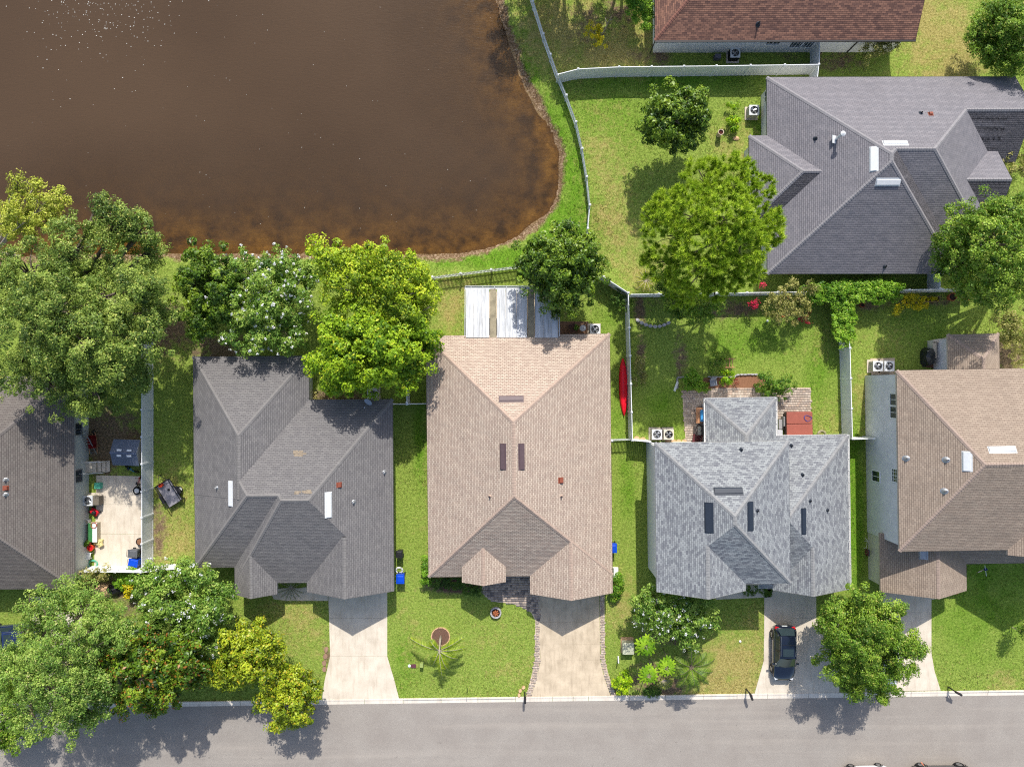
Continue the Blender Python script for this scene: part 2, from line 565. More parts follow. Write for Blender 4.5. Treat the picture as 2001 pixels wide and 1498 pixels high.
KA = math.atan2(18.5, 1370)     # the street runs 0.8 degrees askew in the frame
def kerb_y(px):
    return 1366.0 - (px - 640) * 18.5 / 1370.0
x0, x1 = -420, 2450
rb = MB()
pts = [G(px, kerb_y(px) + 9.5) for px in (x0, x1)]
low = [(pts[1][0], pts[1][1] - 8.6), (pts[0][0], pts[0][1] - 8.6)]
me_pts = [pts[0], pts[1], low[0], low[1]]
rb.add([(x, y, 0.006) for x, y in me_pts], [(3, 2, 1, 0)])
road = rb.build('road', ASPHALT)
tag(road, kind='structure')
kerbo = empty('kerb', (0, 0, 0))
tag(kerbo, kind='structure')
joints = [-200, -60, 75, 215, 350, 470, 600, 712, 788, 862, 934, 1007, 1080, 1120, 1150, 1230, 1300, 1375, 1440, 1500, 1580, 1650, 1740, 1780, 1850, 1930, 2010, 2100, 2240]
drop = [(630, 785), (1040, 1200), (1480, 1620), (1690, 1850), (-60, 70)]
for a, b in zip(joints[:-1], joints[1:]):
    m = MB()
    g = 0.35
    lowk = any(d0 - 20 < (a + b) / 2 < d1 + 20 for d0, d1 in drop)
    # mountable kerb profile: back edge, crest, gutter pan
    prof = [(-0.5, 0.0), (0.0, 0.055 if lowk else 0.10), (2.2, 0.05 if lowk else 0.095), (4.2, 0.028), (9.6, 0.018), (10.0, -0.04)]
    vs, fs = [], []
    for px in (a + g, b - g):
        for dy, z in prof:
            x, y = G(px, kerb_y(px) + dy)
            vs.append((x, y, z))
    n = len(prof)
    for i in range(n - 1):
        fs.append((i, i + 1, n + i + 1, n + i))
    fs.append(tuple(range(n))[::-1]); fs.append(tuple(range(n, 2 * n)))
    m.add(vs, fs)
    m.build('kerb_section', CONC_KERB, kerbo)

def slabs(name, polys_px, mat, z=0.03, label=None):
    """a paved drive: each poured slab is a piece of its own"""
    root = empty(name, (*G(*polys_px[0][0]), 0))
    tag(root, kind='structure')
    for poly in polys_px:
        EXCL.append([G(*q) for q in poly])
        m = MB()
        pts = [G(*p) for p in poly]
        cx = sum(p[0] for p in pts) / len(pts); cy = sum(p[1] for p in pts) / len(pts)
        pts = [(cx + (x - cx) * (1 - 0.012 / max(0.3, math.hypot(x - cx, y - cy))), cy + (y - cy) * (1 - 0.012 / max(0.3, math.hypot(x - cx, y - cy)))) for x, y in pts]
        m.prism([(x - root.location.x, y - root.location.y) for x, y in pts], -0.05, z)
        m.build('slab', mat, root)
    return root
# gray-roof house drive
slabs('driveway', [[(641, 1150), (757, 1145), (757, 1207), (643, 1207)], [(643, 1207), (757, 1207), (757, 1281), (645, 1281)],
                   [(645, 1281), (757, 1281), (770, 1325), (780, 1364), (629, 1366), (634, 1330)]], CONC)
slabs('garden_path', [[(526, 1150), (641, 1145), (641, 1173), (560, 1173), (535, 1170)]], CONC)
# tan-roof house drive
TD = []
ys = [1150, 1215, 1259, 1290, 1314, 1335, 1361]
def tdl(y): return np.interp(y, [1150, 1225, 1290, 1320, 1362], [1054, 1053, 1056, 1050, 1037])
def tdr(y): return np.interp(y, [1150, 1290, 1320, 1362], [1171, 1173, 1180, 1194])
for a, b in zip(ys[:-1], ys[1:]):
    TD.append([(tdl(a), a), (tdr(a), a - 1), (tdr(b), b - 1), (tdl(b), b)])
slabs('driveway', TD, CONC_OLD)
# blue-gray-roof house drive
slabs('driveway', [[(1493, 1150), (1595, 1150), (1595, 1208), (1493, 1206)], [(1493, 1206), (1640, 1208), (1640, 1290), (1492, 1290)],
                   [(1492, 1290), (1640, 1290), (1640, 1353), (1474, 1355)]], CONC)
slabs('garden_path', [[(1393, 1140), (1507, 1138), (1507, 1166), (1393, 1171)]], CONC)
# two-storey house drive
slabs('driveway', [[(1720, 1140), (1820, 1140), (1820, 1196), (1720, 1196)], [(1720, 1196), (1820, 1196), (1820, 1275), (1700, 1275)],
                   [(1700, 1275), (1820, 1275), (1826, 1310), (1838, 1348), (1690, 1350)]], CONC)
slabs('garden_path', [[(1820, 1150), (1850, 1146), (1862, 1152), (1850, 1166), (1821, 1171)]], CONC)
# leftmost house drive, hidden under the trees
slabs('driveway', [[(60, 1165), (160, 1165), (160, 1270), (60, 1270)], [(60, 1270), (160, 1270), (175, 1372), (45, 1374)]], CONC)
# side yard patio
slabs('patio', [[(188, 928), (277, 930), (277, 985), (188, 985)], [(188, 985), (277, 985), (277, 1043), (186, 1043)], [(186, 1043), (277, 1043), (277, 1108), (184, 1110)]], CONC)
# ---------------------------------------------------------------- roofs and houses
def clip(poly, a, b, c):
    """part of a convex polygon where a*x+b*y+c >= 0"""
    out = []
    n = len(poly)
    for i in range(n):
        p, q = poly[i], poly[(i + 1) % n]
        dp, dq = a * p[0] + b * p[1] + c, a * q[0] + b * q[1] + c
        if dp >= 0: out.append(p)
        if (dp > 0 and dq < 0) or (dp < 0 and dq > 0):
            t = dp / (dp - dq)
            out.append((p[0] + (q[0] - p[0]) * t, p[1] + (q[1] - p[1]) * t))
    return out
def area(poly):
    return 0.5 * sum(poly[i][0] * poly[(i + 1) % len(poly)][1] - poly[(i + 1) % len(poly)][0] * poly[i][1] for i in range(len(poly)))
def subtract(P, Q):
    res = []
    n = len(Q)
    for i in range(n):
        p, q = Q[i], Q[(i + 1) % n]
        a, b = -(q[1] - p[1]), q[0] - p[0]
        c = -(a * p[0] + b * p[1])
        o = clip(P, -a, -b, -c)
        if len(o) > 2 and abs(area(o)) > 1e-5: res.append(o)
        P = clip(P, a, b, c)
        if len(P) < 3 or abs(area(P)) < 1e-5: break
    return res

def blk(px0, px1, pyT, pyB, ze, L=None, Rr=None, T=None, B=None):
    xa, ya = G(px0, pyB, ze)
    xb, yb = G(px1, pyT, ze)
    return dict(x0=xa, x1=xb, y0=ya, y1=yb, ze=ze, L=L, R=Rr, T=T, B=B)

def planes_of(b):
    P = []
    ze = b['ze']
    if b['L']: P.append((b['L'], 0, ze - b['L'] * b['x0'], b['L'], 'L'))
    if b['R']: P.append((-b['R'], 0, ze + b['R'] * b['x1'], b['R'], 'R'))
    if b['T']: P.append((0, -b['T'], ze + b['T'] * b['y1'], b['T'], 'T'))
    if b['B']: P.append((0, b['B'], ze - b['B'] * b['y0'], b['B'], 'B'))
    return P

def block_h(b, x, y):
    return min(p[0] * x + p[1] * y + p[2] for p in planes_of(b))

class Level:
    def __init__(self, blocks):
        self.blocks = blocks
        fac = []
        for bi, b in enumerate(blocks):
            PL = planes_of(b)
            rect = [(b['x0'], b['y0']), (b['x1'], b['y0']), (b['x1'], b['y1']), (b['x0'], b['y1'])]
            for i, p in enumerate(PL):
                poly = rect
                for j, q in enumerate(PL):
                    if i != j:
                        poly = clip(poly, q[0] - p[0], q[1] - p[1], q[2] - p[2])
                        if len(poly) < 3: break
                if len(poly) > 2 and abs(area(poly)) > 1e-4:
                    fac.append((bi, i, p, poly))
        self.facets = []
        for bi, i, p, poly in fac:
            pieces = [poly]
            for bk, k, q, fq in fac:
                if bk == bi: continue
                da, db, dc = q[0] - p[0], q[1] - p[1], q[2] - p[2]
                if abs(da) + abs(db) < 1e-6:
                    if dc > 1e-4 or (abs(dc) <= 1e-4 and bk < bi): Q = fq
                    else: continue
                else:
                    Q = clip(fq, da, db, dc)
                if len(Q) < 3 or abs(area(Q)) < 1e-4: continue
                if area(Q) < 0: Q = Q[::-1]
                pieces = [r for P in pieces for r in subtract(P, Q)]
            self.facets.append((bi, i, p, pieces))
    def h(self, x, y):
        z = None
        for b in self.blocks:
            if b['x0'] - 1e-6 <= x <= b['x1'] + 1e-6 and b['y0'] - 1e-6 <= y <= b['y1'] + 1e-6:
                v = block_h(b, x, y)
                z = v if z is None else max(z, v)
        return z
    def covered(self, x, y):
        return any(b['x0'] < x < b['x1'] and b['y0'] < y < b['y1'] for b in self.blocks)

COURSE = 0.142
LIP = 0.007
def build_roof(levels, mat, capmat, trimmat, parent, gutter=None):
    mb, uvs = MB(), []
    caps = MB()
    trims = {}
    for lv in levels:
        for bi, i, p, pieces in lv.facets:
            b = lv.blocks[bi]
            trim = trims.setdefault((id(lv), bi), MB())
            pitch = p[3]
            ca = 1 / math.sqrt(1 + pitch * pitch)
            dr = COURSE * ca
            zf = lambda x, y: p[0] * x + p[1] * y + p[2]
            tt = lambda q: (zf(*q) - b['ze']) / pitch
            horiz = (lambda q: q[1]) if abs(p[0]) > abs(p[1]) else (lambda q: q[0])
            for P in pieces:
                if area(P) < 0: P = P[::-1]
                ts = [tt(q) for q in P]
                k0, k1 = math.floor(min(ts) / dr + 1e-6), math.ceil(max(ts) / dr - 1e-6)
                for k in range(k0, k1):
                    ta, tb = k * dr, (k + 1) * dr
                    S = clip(P, p[0] / pitch, p[1] / pitch, (p[2] - b['ze']) / pitch - ta)
                    if len(S) < 3: continue
                    S = clip(S, -p[0] / pitch, -p[1] / pitch, -(p[2] - b['ze']) / pitch + tb)
                    if len(S) < 3 or abs(area(S)) < 1e-5: continue
                    vs = []
                    for q in S:
                        t = tt(q)
                        vs.append((q[0], q[1], zf(*q) + LIP * (1 - (t - ta) / dr)))
                    mb.add(vs, [tuple(range(len(vs)))])
                    uvs.append([(horiz(q), tt(q) / ca) for q in S])
                    for e in range(len(S)):
                        q, r = S[e], S[(e + 1) % len(S)]
                        if abs(tt(q) - ta) < 1e-4 and abs(tt(r) - ta) < 1e-4:
                            mb.add([(q[0], q[1], zf(*q) + LIP), (r[0], r[1], zf(*r) + LIP), (r[0], r[1], zf(*r) - 0.004), (q[0], q[1], zf(*q) - 0.004)], [(3, 2, 1, 0)])
                            uvs.append([(horiz(q), ta / ca + COURSE * .5)] * 4)
                # fascia along free edges
                for e in range(len(P)):
                    q, r = P[e], P[(e + 1) % len(P)]
                    L = math.hypot(r[0] - q[0], r[1] - q[1])
                    if L < 1e-3: continue
                    nx, ny = (r[1] - q[1]) / L, -(r[0] - q[0]) / L
                    ns = max(1, int(L / 0.3))
                    for s in range(ns):
                        u0, u1 = s / ns, (s + 1) / ns
                        A = (q[0] + (r[0] - q[0]) * u0, q[1] + (r[1] - q[1]) * u0)
                        B2 = (q[0] + (r[0] - q[0]) * u1, q[1] + (r[1] - q[1]) * u1)
                        M = ((A[0] + B2[0]) / 2 + nx * 0.01, (A[1] + B2[1]) / 2 + ny * 0.01)
                        if not lv.covered(*M):
                            o = 0.012
                            za, zb = zf(*A), zf(*B2)
                            o2 = 0.03
                            trim.add([(A[0] + nx * o, A[1] + ny * o, za + 0.008), (B2[0] + nx * o, B2[1] + ny * o, zb + 0.008),
                                      (B2[0] + nx * o, B2[1] + ny * o, zb - 0.17), (A[0] + nx * o, A[1] + ny * o, za - 0.17),
                                      (A[0] - nx * o2, A[1] - ny * o2, za - 0.17), (B2[0] - nx * o2, B2[1] - ny * o2, zb - 0.17),
                                      (A[0] - nx * 0.42, A[1] - ny * 0.42, za - 0.16), (B2[0] - nx * 0.42, B2[1] - ny * 0.42, zb - 0.16)],
                                     [(0, 1, 2, 3), (4, 5, 7, 6), (3, 2, 5, 4)])
        # ridge and hip caps
        segs = {}
        for bi, i, p, pieces in lv.facets:
            PL = planes_of(lv.blocks[bi])
            for j, q in enumerate(PL):
                if j <= i: continue
                d = lambda s: (p[0] - q[0]) * s[0] + (p[1] - q[1]) * s[1] + p[2] - q[2]
                for P in pieces:
                    for e in range(len(P)):
                        a, c = P[e], P[(e + 1) % len(P)]
                        if abs(d(a)) < 2e-4 and abs(d(c)) < 2e-4 and math.hypot(a[0] - c[0], a[1] - c[1]) > 0.02:
                            gl_ = math.hypot(p[0] - q[0], p[1] - q[1])
                            mx_, my_ = (a[0] + c[0]) / 2 + (p[0] - q[0]) / gl_ * .03, (a[1] + c[1]) / 2 + (p[1] - q[1]) / gl_ * .03
                            hh = lv.h(mx_, my_)
                            if hh is None or abs(hh - (q[0] * mx_ + q[1] * my_ + q[2])) > 4e-3: continue
                            segs.setdefault((bi, i, j), []).append((a, c))
        for (bi, i, j), L in segs.items():
            PL = planes_of(lv.blocks[bi])
            p, q = PL[i], PL[j]
            a, c = L[0]
            ln = math.hypot(c[0] - a[0], c[1] - a[1])
            dx, dy = (c[0] - a[0]) / ln, (c[1] - a[1]) / ln
            iv = sorted(tuple(sorted(((s[0] - a[0]) * dx + (s[1] - a[1]) * dy) for s in seg)) for seg in L)
            merged = [list(iv[0])]
            for s0, s1 in iv[1:]:
                if s0 <= merged[-1][1] + 0.02: merged[-1][1] = max(merged[-1][1], s1)
                else: merged.append([s0, s1])
            zf = lambda x, y: p[0] * x + p[1] * y + p[2]
            for s0, s1 in merged:
                A = Vector((a[0] + dx * s0, a[1] + dy * s0, 0)); A.z = zf(A.x, A.y)
                B2 = Vector((a[0] + dx * s1, a[1] + dy * s1, 0)); B2.z = zf(B2.x, B2.y)
                if A.z > B2.z: A, B2 = B2, A
                D = (B2 - A); L3 = D.length; D.normalize()
                sides = []
                for pl in (p, q):
                    nrm = Vector((-pl[0], -pl[1], 1)).normalized()
                    sd = D.cross(nrm).normalized()
                    down = Vector((-pl[0], -pl[1], 0))
                    if sd.dot(down) < 0: sd = -sd
                    sides.append((sd, nrm))
                n = max(1, int(L3 / 0.2))
                for k in range(n):
                    u0, u1 = k / n, (k + 1) / n
                    P0, P1 = A + D * (L3 * u0), A + D * (L3 * u1)
                    vs = []
                    for P_, lift in ((P0, 0.030), (P1, 0.014)):
                        nn = (sides[0][1] + sides[1][1]).normalized()
                        vs += [P_ + sides[0][0] * 0.15 + sides[0][1] * lift, P_ + nn * (lift + 0.012), P_ + sides[1][0] * 0.15 + sides[1][1] * lift]
                    caps.add(vs, [(0, 1, 4, 3), (1, 2, 5, 4), (0, 3, 3), ] if False else [(0, 1, 4, 3), (1, 2, 5, 4)])
    roof = mb.build('roof', mat, parent)
    uvl = roof.data.uv_layers.new(name='UVMap')
    flat = [c for f in uvs for q in f for c in q]
    uvl.data.foreach_set('uv', flat)
    if caps.f:
        co = caps.build('ridge_caps', capmat, roof)
        co['kind'] = 'stuff'
    for trim in trims.values():
        n = len(trim.v) // 8
        key = lambda v: (round(v[0], 2), round(v[1], 2))
        par = list(range(n))
        def find(i):
            while par[i] != i: i = par[i]
            return i
        seen = {}
        for i in range(n):
            for j in (0, 1):
                v = trim.v[i * 8 + j]
                for dx in (-.03, 0, .03):
                    for dy in (-.03, 0, .03):
                        k = key((v[0] + dx, v[1] + dy))
                        if k in seen: par[find(i)] = find(seen[k])
                        else: seen[k] = i
        groups = {}
        for i in range(n): groups.setdefault(find(i), []).append(i)
        for g in groups.values():
            m = MB()
            for i in g: m.add(trim.v[i * 8:i * 8 + 8], [(0, 1, 2, 3), (4, 5, 7, 6), (3, 2, 5, 4)])
            m.build('fascia', trimmat, roof)
    return roof

def build_walls(levels, mat, parent, ov=0.42):
    k = 0
    for lv in levels:
        for b in lv.blocks:
            k += 1
            e = ov + 0.004 * k
            x0, x1, y0, y1 = b['x0'] + e, b['x1'] - e, b['y0'] + e, b['y1'] - e
            if b.get('nowall'): continue
            z1 = b['ze'] + 0.05
            m = MB()
            m.prism([(x0, y0), (x1, y0), (x1, y1), (x0, y1)], -0.1, z1)
            for side, yy in (('B', y0), ('T', y1)):
                if not b[side] and b['L'] and b['R']:
                    xr = (b['R'] * b['x1'] + b['L'] * b['x0']) / (b['L'] + b['R'])
                    zr = b['ze'] + b['L'] * (xr - b['x0']) - 0.03
                    m.add([(x0, yy, z1), (x1, yy, z1), (x1, yy, b['ze'] + b['R'] * e - 0.03), (xr, yy, zr), (x0, yy, b['ze'] + b['L'] * e - 0.03)], [(0, 1, 2, 3, 4)])
            for side, xx in (('L', x0), ('R', x1)):
                if not b[side] and b['T'] and b['B']:
                    yr = (b['T'] * b['y1'] + b['B'] * b['y0']) / (b['T'] + b['B'])
                    zr = b['ze'] + b['B'] * (yr - b['y0']) - 0.03
                    m.add([(xx, y0, z1), (xx, y1, z1), (xx, y1, b['ze'] + b['T'] * e - 0.03), (xx, yr, zr), (xx, y0, b['ze'] + b['B'] * e - 0.03)], [(0, 1, 2, 3, 4)])
            m.build('wall', b.get('wallmat', mat), parent)

def shingle_mat(name, cA, cB, cGap, varA, tabw=0.30, gap=0.02, speck=0.18, stain=0.2, row_dark=0.25, patch=None):
    """asphalt shingles: tabs in running courses, tint per tab, granule speckle, rain streaks"""
    t = NT(name)
    uv = t.coord('UV')
    br = t.n('TexBrick')
    br.offset = 0.5
    br.inputs['Scale'].default_value = 1.0
    br.inputs['Brick Width'].default_value = tabw
    br.inputs['Row Height'].default_value = COURSE
    br.inputs['Mortar Size'].default_value = gap
    br.inputs['Mortar Smooth'].default_value = 0.3
    br.inputs['Bias'].default_value = varA
    br.inputs['Color1'].default_value = (*cA, 1)
    br.inputs['Color2'].default_value = (*cB, 1)
    br.inputs['Mortar'].default_value = (*cGap, 1)
    t.l(uv, br.inputs[0])
    c = br.outputs[0]
    p = t.pos()
    g = t.noise(p, 60, 2, 0.6)
    c = t.mix(speck, c, t.ramp(g, [(0.3, tuple(v * 0.6 for v in cA)), (0.7, tuple(min(1, v * 1.4) for v in cB))]), 'MIX')
    mp = t.n('Mapping'); mp.inputs['Scale'].default_value = (1.4, 0.25, 1.0)
    t.l(uv, mp.inputs[0])
    s = t.noise(mp.outputs[0], 1.1, 4, 0.6)
    c = t.mix(t.math('MULTIPLY', t.fr(s, 0.45, 0.75), stain * 2.4), c, tuple(v * 0.55 for v in cA))
    pt = t.noise(p, 1.7, 5, 0.7)
    c = t.mix(t.math('MULTIPLY', t.fr(pt, 0.56, 0.70), 0.22), c, tuple(v * 0.62 for v in cA))
    lo = t.noise(p, 0.4, 3, 0.55)
    c = t.mix(t.math('MULTIPLY', t.fr(lo, 0.4, 0.75), stain), c, tuple(min(1, v * 1.35) for v in cB))
    # the butt edge of every course is thicker and tinted darker
    sep = t.n('SeparateXYZ'); t.l(uv, sep.inputs[0])
    fr_ = t.math('FRACT', t.math('DIVIDE', sep.outputs[1], COURSE))
    c = t.mix(t.math('MULTIPLY', t.fr(fr_, 0.22, 0.0), row_dark * .75), c, cGap)
    t.base(c); t.set(0.92, 0, 0.15)
    b1 = t.n('Bump'); b1.inputs['Strength'].default_value = 1.0; b1.inputs['Distance'].default_value = 0.10
    t.l(t.noise(p, 0.75, 3, 0.55), b1.inputs['Height'])
    b2 = t.n('Bump'); b2.inputs['Strength'].default_value = 0.35; b2.inputs['Distance'].default_value = 0.006
    t.l(g, b2.inputs['Height']); t.l(b1.outputs[0], b2.inputs['Normal']); t.l(b2.outputs[0], t.b.inputs['Normal'])
    return t.m

def siding_mat(name, rgb, step=0.18, depth=0.12):
    t = NT(name)
    p = t.pos()
    sep = t.n('SeparateXYZ'); t.l(p, sep.inputs[0])
    f = t.math('FRACT', t.math('DIVIDE', sep.outputs[2], step))
    n = t.noise(p, 1.2, 4, 0.6)
    c = t.ramp(n, [(0.3, tuple(v * 0.86 for v in rgb)), (0.7, rgb)])
    c = t.mix(t.math('MULTIPLY', t.fr(f, 0.08, 0.0), 0.3), c, tuple(v * 0.5 for v in rgb))
    t.base(c); t.set(0.7, 0, 0.25)
    t.bump(f, depth, 0.02)
    return t.m

def stucco_mat(name, rgb):
    return plain(name, rgb, 0.9, 0, 0.08, 2.0, 0.15, 0.3)

WHITE = plain('white vinyl', (0.78, 0.79, 0.79), 0.45, 0, 0.04, 3.0, 0.35)
WHITE_METAL = plain('white painted metal', (0.60, 0.61, 0.61), 0.4, 0, 0.06, 5.0, 0.4)
DARK_METAL = plain('dark bronze metal', (0.035, 0.033, 0.035), 0.45, 0.3, 0.15, 5.0)
GALV = plain('galvanised metal', (0.42, 0.43, 0.44), 0.4, 0.7, 0.12, 6.0)
BLACK = plain('black plastic', (0.02, 0.02, 0.022), 0.45, 0, 0.2, 5.0)
GLASS = plain('dark window glass', (0.02, 0.03, 0.04), 0.06, 0, 0.1, 1.0, 0.6)
BROWN_METAL = plain('brown painted vent', (0.105, 0.07, 0.075), 0.5, 0, 0.1, 5.0)
BLUEBLACK = plain('blue black vent', (0.022, 0.03, 0.045), 0.5, 0, 0.1, 5.0)
BRICKRED = plain('brick red vent', (0.25, 0.07, 0.04), 0.6, 0, 0.15, 5.0)

class House:
    def __init__(self, name, label, levels, roofmat, capmat, wallmat, trimmat=WHITE, rot=0.0, ov=0.42):
        bs = [b for lv in levels for b in lv]
        cx = (min(b['x0'] for b in bs) + max(b['x1'] for b in bs)) / 2
        cy = (min(b['y0'] for b in bs) + max(b['y1'] for b in bs)) / 2
        self.cx, self.cy, self.rot = cx, cy, R(rot)
        EXCL.extend([[(b['x0'] + ov, b['y0'] + ov), (b['x1'] - ov, b['y0'] + ov), (b['x1'] - ov, b['y1'] - ov), (b['x0'] + ov, b['y1'] - ov)] for b in bs])
        for b in bs:
            b['x0'] -= cx; b['x1'] -= cx; b['y0'] -= cy; b['y1'] -= cy
        self.levels = [Level(l) for l in levels]
        self.root = empty(name, (cx, cy, 0), self.rot, label, 'house')
        build_walls(self.levels, wallmat, self.root, ov)
        self.roof = build_roof(self.levels, roofmat, capmat, trimmat, self.root)
    def loc(self, x, y):
        dx, dy = x - self.cx, y - self.cy
        c, s = math.cos(-self.rot), math.sin(-self.rot)
        return (dx * c - dy * s, dx * s + dy * c)
    def hz(self, x, y):
        zs = [lv.h(x, y) for lv in self.levels]
        zs = [z for z in zs if z is not None]
        return max(zs) if zs else 3.0
    def at(self, px, py):
        """point on the roof seen at a photo position, and slope direction (local)"""
        z = 4.0
        for _ in range(12):
            x, y = self.loc(*G(px, py, z))
            z = 0.5 * z + 0.5 * self.hz(x, y)
        e = 0.05
        gx_, gy_ = (self.hz(x + e, y) - self.hz(x - e, y)) / (2 * e), (self.hz(x, y + e) - self.hz(x, y - e)) / (2 * e)
        return Vector((x, y, self.hz(x, y))), Vector((-gx_, -gy_, 0))
    def vent_box(self, px, py, length, width, mat, h=0.13, name='roof_vent'):
        """off-ridge vent: a low sloped hood along the slope contour"""
        P, d = self.at(px, py)
        if abs(d.x) > abs(d.y): d = Vector((math.copysign(abs(d.x), d.x), 0, 0))
        else: d = Vector((0, math.copysign(abs(d.y), d.y), 0))
        p = d.length; dn = d.normalized() if p > 0 else Vector((0, 1, 0))
        s = Vector((-dn.y, dn.x, 0))
        m = MB()
        def pt(u, v, hh):
            q = P + s * u + dn * v
            return (q.x, q.y, P.z - p * v + hh)
        hw = width / 2; hl = length / 2
        vs = []
        for u in (-hl, hl):
            vs += [pt(u, -hw, 0.02), pt(u, -hw * 0.75, h * 0.62), pt(u, hw * 0.8, h), pt(u, hw, h * 0.75), pt(u, hw, 0.0)]
        m.add(vs, [(0, 1, 6, 5), (1, 2, 7, 6), (2, 3, 8, 7), (3, 4, 9, 8), (0, 4, 3, 2, 1), (5, 6, 7, 8, 9)])
        # flange
        m.add([pt(-hl - .06, -hw - .1, .016), pt(hl + .06, -hw - .1, .016), pt(hl + .06, hw + .02, .018), pt(-hl - .06, hw + .02, .018)], [(0, 1, 2, 3)])
        return m.build(name, mat, self.roof)
    def pipe(self, px, py, r=0.05, h=0.3, mat=None, flash=None, name='vent_pipe'):
        P, d = self.at(px, py)
        m = MB()
        m.lathe([(r, -0.1), (r, h), (r * 0.75, h), (r * 0.75, h - 0.1)], P, 12)
        o = m.build(name, mat or BLACK, self.roof, smooth=False)
        f = MB()
        n = 14
        p = d.length
        ring = []
        for rr, hh in ((r * 3.2, 0.022), (r * 2.6, 0.04), (r * 1.1, h * 0.5)):
            for k in range(n):
                a = 2 * math.pi * k / n
                x, y = rr * math.cos(a), rr * math.sin(a)
                ring.append((P.x + x, P.y + y, P.z - (d.x * x + d.y * y) * (1 if rr > r * 2 else 0) + hh))
        f.add(ring, [(i * n + k, i * n + (k + 1) % n, (i + 1) * n + (k + 1) % n, (i + 1) * n + k) for i in range(2) for k in range(n)])
        f.build('pipe_flashing', flash or GALV, self.roof)
        return o
    def window(self, wall, along, z0, w_, h_, mat=None, panes=2, name='window', horiz=True, grid=False):
        """window on a plan-axis wall: wall=('x', const, sign) or ('y', const, sign) in local metres"""
        ax, cst, sg = wall
        fr, gl, = MB(), []
        def P(u, z, off):
            return (cst + sg * off, u, z) if ax == 'x' else (u, cst + sg * off, z)
        def slab(u0, u1, za, zb, o0, o1, m):
            vs = [P(u0, za, o0), P(u1, za, o0), P(u1, zb, o0), P(u0, zb, o0), P(u0, za, o1), P(u1, za, o1), P(u1, zb, o1), P(u0, zb, o1)]
            m.add(vs, [(0, 1, 2, 3), (7, 6, 5, 4), (0, 4, 5, 1), (1, 5, 6, 2), (2, 6, 7, 3), (3, 7, 4, 0)])
        t = 0.07
        a0, a1 = along - w_ / 2, along + w_ / 2
        slab(a0, a1, z0, z0 + t, 0, 0.05, fr); slab(a0, a1, z0 + h_ - t, z0 + h_, 0, 0.05, fr)
        slab(a0, a0 + t, z0 + t, z0 + h_ - t, 0, 0.05, fr); slab(a1 - t, a1, z0 + t, z0 + h_ - t, 0, 0.05, fr)
        if grid:
            for k in range(1, 4):
                u = a0 + w_ * k / 4
                slab(u - .012, u + .012, z0 + t, z0 + h_ - t, 0.012, 0.03, fr)
            for k in range(1, 4):
                zz = z0 + h_ * k / 4
                slab(a0 + t, a1 - t, zz - .012, zz + .012, 0.013, 0.031, fr)
        f = fr.build(name, mat or WHITE, self.root)
        for k in range(panes):
            m = MB()
            u0 = a0 + t + (w_ - 2 * t) * k / panes + 0.012
            u1 = a0 + t + (w_ - 2 * t) * (k + 1) / panes - 0.012
            slab(u0, u1, z0 + t, z0 + h_ - t, -0.01, 0.012, m)
            m.build('pane', GLASS, f)
            if k:
                m = MB(); slab(u0 - 0.036, u0 - 0.001, z0 + t, z0 + h_ - t, 0.0, 0.035, m); m.build('mullion', mat or WHITE, f)
        return f

# roof colours, linear base
def L_(r, g, b): return lin((r, g, b))
SH_TAN = shingle_mat('tan shingles', L_(192, 176, 159), L_(168, 149, 135), L_(120, 102, 89), 0.0, 0.305, 0.02, 0.10, 0.07, 0.4)
CAP_TAN = plain('tan ridge caps', L_(172, 151, 136), 0.92, 0, 0.2, 5.0, 0.1)
SH_DARK = shingle_mat('charcoal gray shingles', L_(125, 122, 120), L_(108, 105, 105), L_(67, 66, 66), 0.0, 0.33, 0.014, 0.15, 0.10, 0.34)
CAP_DARK = plain('gray ridge caps', L_(122, 119, 117), 0.92, 0, 0.15, 5.0, 0.1)
SH_GRAY = shingle_mat('warm gray shingles', L_(133, 129, 132), L_(116, 114, 118), L_(74, 71, 77), 0.0, 0.33, 0.014, 0.15, 0.12, 0.36)
CAP_GRAY = plain('warm gray ridge caps', L_(136, 133, 135), 0.92, 0, 0.15, 5.0, 0.1)
SH_LEFT = shingle_mat('weathered brown gray shingles', L_(118, 112, 106), L_(103, 96, 92), L_(64, 59, 57), 0.0, 0.33, 0.014, 0.15, 0.14, 0.34)
CAP_LEFT = plain('brown gray ridge caps', L_(112, 106, 102), 0.92, 0, 0.15, 5.0, 0.1)
SH_BLUE = shingle_mat('slate blend shingles', L_(154, 157, 157), L_(92, 93, 101), L_(72, 74, 80), -0.2, 0.27, 0.010, 0.12, 0.06, 0.34)
CAP_BLUE = plain('pale slate ridge caps', L_(140, 140, 140), 0.92, 0, 0.2, 5.0, 0.1)
SH_BROWN = shingle_mat('rust brown blend shingles', L_(150, 111, 93), L_(84, 64, 61), L_(62, 46, 44), -0.15, 0.34, 0.012, 0.12, 0.08, 0.34)
CAP_BROWN = plain('rust brown ridge caps', L_(132, 94, 82), 0.92, 0, 0.2, 5.0, 0.1)
SH_TAUPE = shingle_mat('taupe shingles', L_(162, 146, 130), L_(143, 127, 113), L_(98, 84, 75), 0.0, 0.33, 0.014, 0.13, 0.12, 0.36)
CAP_TAUPE = plain('taupe ridge caps', L_(156, 138, 126), 0.92, 0, 0.18, 5.0, 0.1)
W_WHITE = stucco_mat('white stucco', (0.72, 0.72, 0.70))
W_CREAM = stucco_mat('cream stucco', (0.66, 0.62, 0.52))
W_BEIGE = stucco_mat('sage beige stucco', (0.50, 0.51, 0.46))
W_SIDING = siding_mat('gray vinyl siding', (0.74, 0.74, 0.76))
W_TANS = stucco_mat('sand stucco', (0.55, 0.48, 0.38))
TRIM_TAN = plain('sand fascia paint', (0.52, 0.44, 0.37), 0.5)
